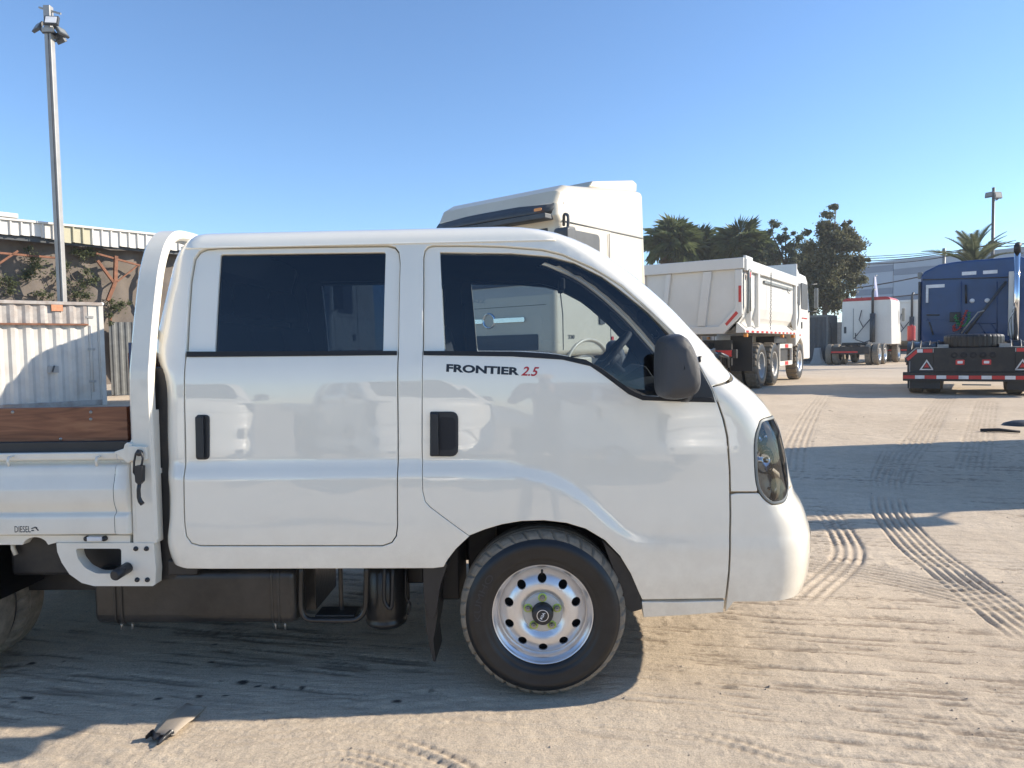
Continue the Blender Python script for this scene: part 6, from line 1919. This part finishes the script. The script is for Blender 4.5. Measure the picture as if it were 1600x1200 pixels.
# netting: a slightly billowing sheet from the beam down to the fence
R3 = []  # netting
for j, t in enumerate(np.linspace(0, 1, 14)):
    row = []
    for i, s_ in enumerate(np.linspace(0, 1, 34)):
        u = -.8 + s_ * (SL + 2.8); z = np.interp(u, us, zs) * (1 - t) + .3 * t
        row.append((u, .42 + .1 * (1 - t) + .10 * math.sin(i * .9 + j * .7) + .06 * math.sin(i * 2.3 - j), z + .02 * math.sin(i * 1.7)))
    R3.append(row)
b = MB(); b.grid(np.array(R3)); o = b.build('netting', M['brown'], sh_)
def truss(pts, w=.07, back=.14):
    q = [sloc(a, b_, back) for a, b_ in pts]
    b = MB()
    for i in range(len(q) - 1): b.bar((q[i][0], back, q[i][1]), (q[i + 1][0], back, q[i + 1][1]), w, w)
    return b.build('truss_member', M['rust'], sh_, bevel=.006)
truss([(152, 407), (178, 442)]); truss([(181, 400), (180, 440)], .09); truss([(180, 440), (168, 470)], .09); truss([(183, 440), (214, 416)], .04); truss([(150, 396), (230, 418)], .05); truss([(-5, 414), (28, 392)], .05)
truss([(236, 400), (232, 640)], .08, .2); truss([(-40, 392), (100, 404)], .05)
for px in (-40, 300):
    q = sloc(px, 450, .7); MB().box(q[0] - .06, q[0] + .06, .64, .76, 0, 3.4).build('post', M['rust'], sh_)

# ------------------------------------------------------------------ warehouse far right
WY = 92.0
wa = at(1338, 415, WY); wb = at(1700, 383, WY * .80)
wd = (wb - wa)[:2]; WL = np.linalg.norm(wd); wd /= WL
wh = thing('warehouse', 'long grey industrial building with horizontal cladding bands in the distance', 'building', (wa[0], wa[1], .27), math.atan2(wd[1], wd[0]))
HWt = wa[2] - .27
cols_ = [0, 4.6, 17.5, 30, 42, WL]
for ci in range(len(cols_) - 1):
    z = HWt; k = 0
    seq = [(.35, 'wh_light'), (.8, 'wh_dark'), (2.0, 'wh_light'), (.8, 'wh_dark'), (2.2, 'wh_light'), (.8, 'wh_dark')] if ci % 2 == 0 else [(.95, 'wh_light'), (.75, 'wh_dark'), (2.6, 'wh_light'), (.5, 'wh_dark'), (2.0, 'wh_light')]
    for h_, mt in seq + [(9, 'wh_light')]:
        zb_ = max(0, z - h_)
        if z <= 0: break
        b = MB(); b.box(cols_[ci] + .03, cols_[ci + 1] - .03, -.12, .0, zb_ + .02, z); b.build('cladding_panel', M[mt], wh)
        z = zb_
b = MB(); b.box(-.1, WL, .01, 25, 0, HWt - .05); b.build('hall', M['wh_light'], wh)
b = MB(); b.box(-.2, WL, -.25, .3, HWt, HWt + .18); b.build('parapet', M['wh_light'], wh)

# boundary wall behind everything
bw = thing('boundary_wall', 'long dull grey boundary wall closing the yard behind the parked lorries', 'wall', (at(960, 520, 66)[0], 66, .27), math.radians(-3))
for k in range(22): MB().box(3.0 * k, 3.0 * k + 2.97, -.06, .06, 0, 3.0).build('wall_panel', M['mgrey'], bw)
for k in range(23): MB().box(3.0 * k - .12, 3.0 * k + .09, -.12, .10, 0, 3.1).build('pillar', M['concrete'], bw)
# feather banner
c = at(1365, 470, 44); zt_ = at(1367, 430, 44)[2]
b = MB(); rows = []
for t in np.linspace(0, 1, 12):
    z = .6 + (zt_ - .9) * t; w_ = .30 * (1 - .55 * max(0, t - .75) / .25)
    rows.append([(s_ * w_ + .12 * t, .05 * math.sin(s_ * 3 + t * 5), z) for s_ in np.linspace(0, 1, 5)])
b.grid(np.array(rows)); fb = thing('feather_banner', 'tall white and lilac feather banner in front of the grey building', 'banner', (c[0] - .1, c[1], .27))
b.build('flag', simple('banner_cloth', (.55, .55, .72), rough=.8), fb); MB().tube([(0, 0, 0), (0.0, 0, zt_ - 1.2), (.12, 0, zt_ - .4), (.3, 0, zt_ - .27)], .03, 8).build('pole', M['grey'], fb)

# ------------------------------------------------------------------ light poles
pb = at(97, 465, 17.6)
po = thing('floodlight_pole', 'tall steel pole with four floodlights at its top rising behind the container', 'light pole', (pb[0], pb[1], .27))
ztop = at(75, 10, 17.6)[2] - .27
MB().prism(rounded([(-.08, -.08), (.08, -.08), (.08, .08), (-.08, .08)], .015, 2), 0, ztop, 'z').build('pole', M['galv'], po, bevel=.004)
def flood(x, y, z, yaw, pitch_, par, s=1.0, face='whiterefl'):
    b = MB(); b.box(-.20 * s, .20 * s, -.04 * s, .05 * s, -.15 * s, .15 * s)
    o = b.build('floodlight', M['dgrey'], par, bevel=.01); o.location = (x, y, z); o.rotation_euler = (pitch_, 0, yaw)
    MB().box(-.155 * s, .155 * s, -.047 * s, -.0405 * s, -.11 * s, .11 * s).build('lamp_face', M[face], o)
    MB().bar((0, .05 * s, 0), (0, .20 * s, -.05 * s), .05 * s, .04 * s).build('bracket', M['dgrey'], o)
for args in ((-.24, -.04, ztop - .50, -.6, -.5, 'grey'), (.18, -.18, ztop - .42, .15, -.35, 'whiterefl'), (.27, .04, ztop - .58, 1.4, -.6, 'grey'), (.15, .16, ztop - .68, 2.6, -.6, 'grey')):
    flood(*args[:5], po, .8, args[5])
b = MB(); b.bar((-.22, 0, ztop - .02), (.30, 0, ztop - .18), .04, .04); b.build('cross_arm', M['galv'], po); b = MB(); b.bar((-.1, -.11, ztop - .60), (.18, -.11, ztop - .60), .05, .10); b.build('cross_arm', M['galv'], po)
MB().box(-.10, .10, -.10, .10, ztop - .67, ztop - .56).build('collar', M['dgrey'], po)
MB().tube([(.03, -.10, ztop - .65), (.04, -.10, ztop - 3), (.03, -.10, .5)], .010, 5).build('cable', M['cable'], po)
pb = at(1551, 385, 60.0)
p2 = thing('floodlight_pole', 'slim dark lamp post with floodlights standing behind the blue tractor', 'light pole', (pb[0], pb[1], .27))
zt2 = at(1551, 293, 60)[2] - .27
MB().tube([(0, 0, 0), (0, 0, zt2)], [.16, .11], 10).build('pole', M['dgrey'], p2)
flood(-.35, 0, zt2 - .6, -1.0, -.3, p2, 1.5, 'grey'); flood(.15, -.3, zt2 - .7, 0.2, -.2, p2, 1.8, 'grey'); flood(.35, .1, zt2 - .8, 1.2, -.2, p2, 1.4, 'grey')
MB().box(-.25, .25, -.2, .2, at(1551, 381, 60)[2] - .45, at(1551, 377, 60)[2] - .27).build('collar', M['dgrey'], p2)

# power lines: each cable a thing of its own, strung between two posts
cl = 0
for (p0, p1, sag, rad, lab) in (((1330, 402), (1640, 377), .5, .03, 'highest and thinnest overhead cable above the grey building'), ((1330, 404), (1556, 380), 1.0, .035, 'second overhead cable, sagging from the big tree to the lamp post'), ((1330, 408.5), (1556, 381), 1.0, .04, 'third overhead cable below the sagging pair'), ((1330, 412), (1556, 382), 1.5, .035, 'lowest sagging overhead cable in front of the sky'), ((1551, 379), (1660, 381), .1, .035, 'overhead cable running right from the lamp post collar'), ((1551, 384), (1660, 387), .2, .03, 'lower overhead cable running right from the lamp post')):
    a = at(*p0, 62); c = at(*p1, 62); pts = []
    for t in np.linspace(0, 1, 14): p = a + (c - a) * t; pts.append((p[0], p[1], p[2] - sag * 4 * t * (1 - t) * .35))
    tag(MB().tube(pts, rad, 5).build('overhead_cable', M['cable'], None), lab, 'cable', 'overhead cables')
for (p0, p1, lab) in (((1300, 455), (1470, 425), 'upper dark cable crossing in front of the grey building'), ((1300, 470), (1470, 455), 'lower bundle of dark cables crossing in front of the grey building')):
    a = at(*p0, 55); c = at(*p1, 55); pts = [tuple(a + (c - a) * t - np.array([0, 0, .5 * t * (1 - t)])) for t in np.linspace(0, 1, 10)]
    tag(MB().tube(pts, .05, 5).build('overhead_cable', M['cable'], None), lab, 'cable', 'overhead cables')
c = at(1475, 388, 64); up_ = thing('utility_pole', 'short grey utility pole poking up beside the spiky palm', 'pole', (c[0], c[1], .27)); MB().tube([(0, 0, 0), (0, 0, c[2] - .27)], .14, 8).build('pole', M['grey'], up_); MB().bar((-.7, 0, c[2] - .6), (.5, 0, c[2] - .55), .1, .12).build('cross_arm', M['grey'], up_)
# ================================================================== VEGETATION
def leaf_cloud(name, centres, n, size, mat, parent, seed, squash=.8, kind=None):
    """many small leaf quads spread in shells round clump centres (x, y, z, r)"""
    r = np.random.default_rng(seed); C = np.array(centres)
    w = C[:, 3] ** 2; w /= w.sum(); k = r.choice(len(C), n, p=w)
    d = r.normal(size=(n, 3)); d /= np.linalg.norm(d, axis=1, keepdims=True)
    rad = C[k, 3] * np.minimum(np.abs(r.normal(size=n)) * .62, 1.7)
    P = C[k, :3] + d * rad[:, None] * np.array([1, 1, squash])
    a = r.normal(size=(n, 3)); a /= np.linalg.norm(a, axis=1, keepdims=True)
    b_ = np.cross(a, r.normal(size=(n, 3))); b_ /= np.linalg.norm(b_, axis=1, keepdims=True)
    s = size * r.uniform(.6, 1.4, n)[:, None]
    a = a * s; b_ = b_ * s * .5
    V = np.stack([P - a, P + b_ + a * .1, P + a, P - b_ + a * .1], 1).reshape(-1, 3)
    me = bpy.data.meshes.new(name); F = np.arange(4 * n).reshape(-1, 4)
    me.vertices.add(4 * n); me.vertices.foreach_set('co', V.astype(np.float32).ravel())
    me.loops.add(4 * n); me.loops.foreach_set('vertex_index', F.ravel().astype(np.int32))
    me.polygons.add(n); me.polygons.foreach_set('loop_start', np.arange(0, 4 * n, 4, dtype=np.int32)); me.polygons.foreach_set('loop_total', np.full(n, 4, dtype=np.int32))
    me.update()
    o = link_mesh(name, me, mat, parent)
    if kind: o['kind'] = kind
    return o

def tree(label, Y, base_px, clumps, n, size, mat, seed, limbs=9, group=None):
    """clumps in photo pixels (px, py, r_px); placed at world depth Y with spread in depth"""
    r = random.Random(seed); b0 = at(base_px, 540, Y)
    t = thing('leafy_tree', label, 'tree', (b0[0], Y, .27), 0, group)
    sc = Y / FPX; cs = []
    for (px, py, rp) in clumps:
        for k in range(max(3, int(rp / 3.2))):
            qx = px + r.uniform(-1, 1) * rp * .7; qy = py + r.uniform(-1, 1) * rp * .7
            p = at(qx, qy, Y); cs.append((p[0] - b0[0], r.uniform(-1, 1) * rp * sc * .9, p[2] - .27, rp * sc * r.uniform(.34, .66)))
    leaf_cloud('crown', cs, n, size, mat, t, seed, kind=None)
    top = max(c[2] for c in cs); b = MB()
    z0 = min(c[2] for c in cs)
    b.tube([(0, 0, -.2), (.05, 0, z0 * .5), (-.05, .05, z0), (0, 0, z0 + (top - z0) * .55)], [.24, .19, .16, .07], 10)
    b.build('trunk', M['bark'], t)
    for k in range(limbs):
        c = cs[r.randrange(len(cs))]; h = z0 + (top - z0) * r.uniform(0, .4)
        MB().tube([(0, 0, h), (c[0] * .5, c[1] * .5, (h + c[2]) * .5 + .1), (c[0], c[1], c[2])], [.09, .06, .025], 6).build('limb', M['bark'], t)
    return t
tree('tall dark leafy tree with an uneven pointed top behind the dump truck cab', 48, 1290,
     [(1302, 322, 9), (1296, 345, 16), (1285, 360, 20), (1330, 352, 10), (1318, 372, 20), (1275, 385, 24), (1310, 400, 28), (1335, 378, 10), (1340, 408, 18), (1356, 405, 5), (1290, 430, 32), (1325, 440, 22), (1300, 465, 28), (1268, 445, 25), (1262, 360, 10), (1265, 480, 25), (1330, 465, 12)], 95000, .10, M['leaf'], 11, 14)
tree('loose grey-green tree with open wispy crown left of the tall dark tree', 52, 1228,
     [(1212, 350, 9), (1206, 362, 7), (1232, 360, 8), (1222, 378, 10), (1240, 382, 12), (1252, 372, 9), (1210, 392, 14), (1230, 400, 16), (1250, 405, 14), (1245, 425, 18), (1265, 410, 14), (1228, 430, 20), (1255, 450, 20)], 34000, .10, M['leaf2'], 12, 10)
tree('low dark tree filling the gap above the dump truck body', 56, 1200,
     [(1195, 405, 14), (1215, 415, 16), (1190, 425, 20), (1235, 440, 22), (1260, 470, 24), (1205, 450, 24)], 30000, .12, M['leaf'], 13, 6)

def fan_leaf(R, n=22, droop=.25, seed=0):
    """palmate leaf: pleated segments on a stalk, lying along +x"""
    b = MB(); r = random.Random(seed)
    b.tube([(0, 0, 0), (R * .28, 0, .03), (R * .55, 0, -.02)], .018, 5)
    for k in range(n):
        a = math.radians(-118 + 236 * k / (n - 1)); L_ = R * (.52 + .10 * math.cos(a)) * r.uniform(.88, 1.05)
        base = Vector((R * .5, 0, 0)); d = Vector((math.cos(a), math.sin(a), 0)); w = Vector((-d.y, d.x, 0)) * R * .028
        m_ = base + d * L_ * .6 + Vector((0, 0, -.02)); e = base + d * L_ + Vector((0, 0, -droop * L_ * (.6 + .8 * r.random())))
        b.add([base, m_ - w, e, m_ + w + Vector((0, 0, .03))], [(0, 1, 2), (0, 2, 3)])
    return b
FAN = fan_leaf(1.0, 24, .35, 1); FANM = FAN.build('frond', M['palm'], None); fan_me = FANM.data; bpy.data.objects.remove(FANM)
FD = fan_leaf(1.0, 18, .8, 2); FDM = FD.build('frond', M['palmdry'], None); fand_me = FDM.data; bpy.data.objects.remove(FDM)
def fan_palm(label, px, py, Y, R, seed, nf=70, nd=46, group='fan palms above the dump truck', dx=0):
    r = random.Random(seed); c = at(px, py, Y)
    t = thing('fan_palm', label, 'palm tree', (c[0], Y, .27), 0, group); H_ = c[2] - .27
    MB().tube([(0, 0, -.2), (.1, 0, H_ * .5), (0, 0, H_)], [.34, .27, .24], 12).build('trunk', M['bark'], t)
    for k in range(nf + nd):
        dry = k >= nf
        me_ = fand_me if dry else fan_me
        o = link_mesh('frond', me_, None, t)
        az = r.uniform(0, 2 * math.pi)
        el = math.radians(r.uniform(-78, -35)) if dry else math.asin(max(-.55, min(1, r.uniform(-.5, 1.0))))
        o.location = (math.cos(az) * .12, math.sin(az) * .12, H_ + (-r.uniform(.2, 1.7) if dry else r.uniform(-.25, .2)))
        o.rotation_euler = (r.uniform(-.5, .5), -el, az)
        s = R * (r.uniform(.5, .75) if dry else r.uniform(.85, 1.15)); o.scale = (s, s, s)
        if dry: o['label'] = 'dry brown hanging frond'
    return t
fan_palm('left fan palm with a brown skirt of dead leaves, beside the white tractor', 1052, 385, 58, 2.3, 21)
fan_palm('thick fan palm crowded against the left palm, its right neighbour', 1090, 392, 60, 2.0, 22, 50, 40)
fan_palm('right fan palm above the middle of the dump body', 1158, 385, 58, 2.2, 23, 66, 40)
fan_palm('short fan palm between the two taller ones, above the tailgate', 1124, 398, 61, 1.9, 24, 44, 30)
fan_palm('rightmost small fan palm touching the loose grey-green tree', 1190, 396, 57, 1.6, 25, 36, 20)

# date palm behind the blue tractor
def feather_leaf(L_, seed):
    b = MB(); r = random.Random(seed); pts = []
    for i in range(13):
        t = i / 12; pts.append(Vector((L_ * t, 0, L_ * (.10 * math.sin(t * 2.6) - .28 * t * t))))
    b.tube(pts, [.03 - .002 * i for i in range(13)], 5)
    for i in range(64):
        t = .16 + .84 * i / 63; j = min(11, int(t * 12)); f_ = t * 12 - j; p = pts[j] * (1 - f_) + pts[j + 1] * f_
        tn = (pts[j + 1] - pts[j]).normalized()
        for s in (-1, 1):
            l = L_ * .17 * (math.sin(math.pi * min(1, t * .93 + .07)) ** .5) * r.uniform(.85, 1.1)
            d = (tn * .75 + Vector((0, s * .75, .28))).normalized(); w = tn * .022 * L_ / 2
            b.add([p - w, p + w, p + d * l], [(0, 1, 2)])
    return b
FE = feather_leaf(2.6, 3).build('frond', M['leaf2'], None); fe_me = FE.data; bpy.data.objects.remove(FE)
c = at(1522, 424, 30); dp = thing('date_palm', 'spiky grey-green date palm top showing over the blue tractor roof', 'palm tree', (c[0], 30, .27)); H_ = c[2] - .27
MB().tube([(0, 0, -.2), (0, 0, H_)], [.3, .26], 12).build('trunk', M['bark'], dp)
rr_ = random.Random(5)
for k in range(34):
    o = link_mesh('frond', fe_me, None, dp); az = k * 2.4 + rr_.uniform(-.2, .2); el = math.radians([78, 62, 48, 34, 20, 8][k % 6] + rr_.uniform(-6, 6))
    o.location = (0, 0, H_); o.rotation_euler = (rr_.uniform(-.3, .3), -el, az); s = rr_.uniform(.62, .82) * (.8 if k % 6 > 3 else 1); o.scale = (s, s, s)

# creepers on the netting
def creeper(label, pts, n, seed):
    q0 = sloc(pts[0][0], pts[0][1], 1.0)
    t = thing('creeper', label, 'plant', (0, 0, 0)); t.location = sh_.location; t.rotation_euler = sh_.rotation_euler
    cs = []; b = MB(); r = random.Random(seed); prev = None
    for (px, py, rp) in pts:
        u, z = sloc(px, py, .25); cs.append((u, .25, z, rp * 18 / FPX * 1.35))
        if prev is not None: b.tube([prev, ((prev[0] + u) / 2, .30, (prev[2] + z) / 2 - .08), (u, .30, z)], .012, 5)
        prev = (u, .30, z)
    b.build('stem', M['bark'], t)
    leaf_cloud('leaves', cs, n * 2, .034, M['creeper'], t, seed)
creeper('leafy green creeper hanging under the shed edge, left of the light pole', [(45, 388, 5), (52, 402, 9), (58, 414, 11), (48, 425, 9), (40, 432, 8)], 420, 31)
creeper('thin creeper low on the netting above the container, left part', [(-5, 440, 9), (12, 436, 8), (22, 444, 7), (15, 456, 8), (65, 460, 8), (80, 462, 6)], 380, 32)
creeper('bright creeper just right of the light pole', [(118, 392, 6), (130, 398, 9), (145, 396, 8), (140, 388, 7)], 380, 33)
creeper('creeper trailing round the foot of the light pole', [(88, 428, 6), (100, 440, 8), (104, 415, 8), (128, 445, 9), (135, 425, 8), (145, 438, 9), (120, 460, 10), (135, 462, 8)], 620, 34)
creeper('creeper spilling over the right corner of the container', [(172, 470, 6), (178, 480, 8), (190, 476, 8), (202, 474, 5), (172, 492, 6), (173, 505, 4)], 380, 35)

# ================================================================== THINGS ON THE GROUND
cpts = [(234, 1152), (262, 1124), (292, 1101), (322, 1104), (302, 1130), (272, 1155)]
P3 = [gnd(*q) for q in cpts]
c0 = np.mean(P3, 0); b = MB()
V, F, lp_ = cdt_fill(resample(np.array([p[:2] for p in P3]), .03), [], .03)
def ch(x, y): return .010 + .012 * math.sin(x * 22) * math.sin(y * 17) + .006 * sstep(.14, .26, -(y - c0[1]) - .3 * (x - c0[0]))
b.add([(v[0] - c0[0], v[1] - c0[1], ch(v[0], v[1])) for v in V], [tuple(f) for f in F], True)
cb = b.build('cardboard_sheet', M['cardboard'], None); cb.location = (c0[0], c0[1], c0[2]); md = cb.modifiers.new('s', 'SOLIDIFY'); md.thickness = .004
tag(cb, 'dusty flattened cardboard sheet with a curled edge on the ground under the bed', 'cardboard')
a = gnd(228, 1159); c = gnd(272, 1154); m_ = (a + c) / 2
b = MB(); rows = []
for t in np.linspace(0, 1, 14):
    p = a + (c - a) * t - m_; wv = .02 * math.sin(t * 7) + .012 * math.sin(t * 17)
    rows.append([(p[0], p[1] + wv - .02 * math.sin(math.pi * t), .008), (p[0], p[1] + wv, .022 + .01 * math.sin(t * 9)), (p[0], p[1] + wv + .022 * math.sin(math.pi * t) + .004, .008)])
b.grid(np.array(rows)); o = b.build('torn_strip', M['blackplastic'], None); o.location = (m_[0], m_[1], m_[2]); md = o.modifiers.new('s', 'SOLIDIFY'); md.thickness = .003
tag(o, 'dark torn strip of plastic at the near edge of the cardboard', 'litter')
a = gnd(1532, 674.5); c = gnd(1594, 677); m_ = (a + c) / 2
b = MB(); b.tube([tuple(a - m_ + [0, 0, .02]), (0, .02, .03), tuple(c - m_ + [0, 0, .02])], [.02, .024, .016], 7); o = b.build('stick', M['dark'], None); o.location = (m_[0], m_[1], m_[2]); tag(o, 'dark stick lying on the sunlit ground at the right', 'stick')
a = gnd(1597, 664); b = MB(); b.lathe([(.001, .07), (.12, .06), (.22, .03), (.26, -.02)], axis='z', n=14); b.v = [(x * (1 + .15 * math.sin(7 * y)), y * .6, z) for x, y, z in b.v]; o = b.build('dark_stone', M['dgrey'], None); o.location = (a[0], a[1], a[2]); tag(o, 'flat dark lump on the ground at the right edge', 'stone')
# pebbles, uncountable
r = np.random.default_rng(9); b = MB(); NPB = 500
for k in range(NPB):
    y = 2.1 + 9 * r.random() ** 1.8; x = r.uniform(-.7, .75) * y; s = r.uniform(.0015, .005) * (1 + .15 * y)
    i = np.searchsorted(ys1, y); j = np.searchsorted(xs1, x); z = H[min(i, R_ - 1), min(j, C_ - 1)]
    vs = []
    for (a_, e_) in ((0, 0), (1.6, 0), (3.1, 0), (4.7, 0)): vs.append((x + s * math.cos(a_) * r.uniform(.7, 1.2), y + s * math.sin(a_) * r.uniform(.7, 1.2), z - .001))
    vs.append((x, y, z + s * r.uniform(.5, 1.0)))
    b.add(vs, [(0, 1, 4), (1, 2, 4), (2, 3, 4), (3, 0, 4)])
tag(b.build('gravel', M['pebble'], None), 'small loose pebbles scattered over the sandy yard', 'gravel', kind='stuff')

# ================================================================== OUT OF FRAME: what throws the long shadows and shows in the paint
place_copy(tt, 'white high-roof tractor standing just outside the right edge, throwing the wide shadow band', 8.7, 7.3, 262)
place_copy(tt, 'white tractor hidden behind the near cab whose shadow falls on the white container', -4.6, 15.9, 190).scale = (.95, .95, .90)
for o_ in [o_ for o_ in col.objects if o_.name.startswith('roof_spoiler') and o_.parent and o_.parent.parent and abs(o_.parent.parent.location.y - 15.9) < .01]: bpy.data.objects.remove(o_)
for k, (x, y, hd, lb) in enumerate(((-4.9, -5.6, 34, 'white flatbed truck parked behind the photographer, leftmost of three'), (-1.6, -5.9, 38, 'white flatbed truck parked behind the photographer, middle of three'), (2.1, -5.5, 36, 'white flatbed truck parked behind the photographer, rightmost of three'))):
    c = copy_tree(truck); a = math.radians(90 - hd); c.rotation_euler = (0, 0, a)
    c.location = (x, y, 0); c['label'] = lb; c['group'] = 'white trucks parked behind the photographer'

# the photographer, holding a phone just behind the lens
ph = thing('person', 'person in dark shirt and jeans taking the photograph with a raised phone', 'person', (0.0, -.42, 0))
J = {'pel': (0, 0, .92), 'wst': (0, .0, 1.08), 'ch': (0, .0, 1.28), 'nk': (0, 0, 1.42), 'nk2': (0, .01, 1.47), 'hd': (0, .02, 1.56), 'hd2': (0, .02, 1.64),
     'hl': (-.10, 0, .90), 'kl': (-.12, .02, .50), 'al': (-.13, -.02, .09), 'fl': (-.14, .14, .03), 'hr': (.10, 0, .90), 'kr': (.12, .02, .50), 'ar': (.13, -.02, .09), 'fr': (.14, .14, .03),
     'sl': (-.19, 0, 1.38), 'el': (-.29, .06, 1.14), 'wl': (-.12, .27, 1.30), 'ml': (-.085, .315, 1.335), 'sr': (.19, 0, 1.38), 'er': (.29, .06, 1.14), 'wr': (.12, .27, 1.30), 'mr': (.085, .315, 1.335)}
Rr = {'pel': .15, 'wst': .135, 'ch': .15, 'nk': .065, 'nk2': .055, 'hd': .085, 'hd2': .085, 'hl': .095, 'kl': .06, 'al': .042, 'fl': .035, 'sl': .065, 'el': .045, 'wl': .03, 'ml': .028}
E_ = [('pel', 'wst'), ('wst', 'ch'), ('ch', 'nk'), ('nk', 'nk2'), ('nk2', 'hd'), ('hd', 'hd2')] + [(a + s, b_ + s) for s in 'lr' for a, b_ in (('h', 'k'), ('k', 'a'), ('a', 'f'), ('s', 'e'), ('e', 'w'), ('w', 'm'))] + [('pel', 'hl'), ('pel', 'hr'), ('ch', 'sl'), ('ch', 'sr')]
ks = list(J); me_ = bpy.data.meshes.new('body'); me_.from_pydata([J[k] for k in ks], [(ks.index(a), ks.index(b_)) for a, b_ in E_], [])
pbod = link_mesh('body', me_, M['shirt'], ph); md = pbod.modifiers.new('skin', 'SKIN'); sv = me_.skin_vertices[0].data
for i, k in enumerate(ks):
    q = Rr.get(k, Rr.get(k[:-1] + 'l', .05)); sv[i].radius = (q, q * (.75 if k in ('pel', 'wst', 'ch') else 1)); sv[i].use_root = (k == 'pel')
md = pbod.modifiers.new('sub', 'SUBSURF'); md.levels = 2; md.render_levels = 2
for s in (-1, 1):
    for k in range(4):
        x = s * (.080 - .0); b = MB(); b.tube([(s * .085, .318, 1.325 + .02 * k), (s * .078, .350, 1.330 + .018 * k), (s * .045, .362 + .003 * k, 1.332 + .016 * k)], [.009, .0085, .007], 8); b.build('finger', M['skin'], ph)
    b = MB(); b.tube([(s * .085, .31, 1.33), (s * .07, .325, 1.362), (s * .045, .33, 1.372)], [.011, .010, .008], 8); b.build('thumb', M['skin'], ph)
b = MB(); b.lathe([(.001, -.118), (.05, -.10), (.083, -.05), (.092, .01), (.085, .07), (.05, .105), (.001, .115)], c=(0, .02, 1.60), axis='z', n=20); b.build('head', M['skin'], ph)
b = MB(); b.lathe([(.095, .02), (.094, .06), (.07, .10), (.001, .125)], c=(0, .008, 1.60), axis='z', n=20); b.build('hair', M['dark'], ph)
b = MB(); b.tube([(0, .10, 1.62), (0, .128, 1.59), (0, .105, 1.58)], [.008, .015, .008], 8); b.build('nose', M['skin'], ph)
pn = MB(); pn.box(-.078, .078, .343, .351, 1.315, 1.388); o = pn.build('phone', M['blackplastic'], None, bevel=.003); o.location = (0, -.42, 0); tag(o, 'black phone held up in landscape by the photographer', 'phone')

# ================================================================== THIN DUSTY AIR over the yard
hz = MB(); hz.box(-310, 310, -64, 440, -1.2, 22); hzm = bpy.data.materials.new('haze'); hzm.use_nodes = True
hn = hzm.node_tree; hn.nodes.remove(hn.nodes['Principled BSDF']); pv = hn.nodes.new('ShaderNodeVolumePrincipled')
pv.inputs['Color'].default_value = (0.92, 0.95, 1.0, 1); pv.inputs['Density'].default_value = 0.0008; pv.inputs['Anisotropy'].default_value = 0.2
hn.links.new(pv.outputs[0], hn.nodes['Material Output'].inputs['Volume'])
tag(hz.build('haze', hzm, None), 'thin pale dusty air over the whole yard', 'haze', kind='stuff')
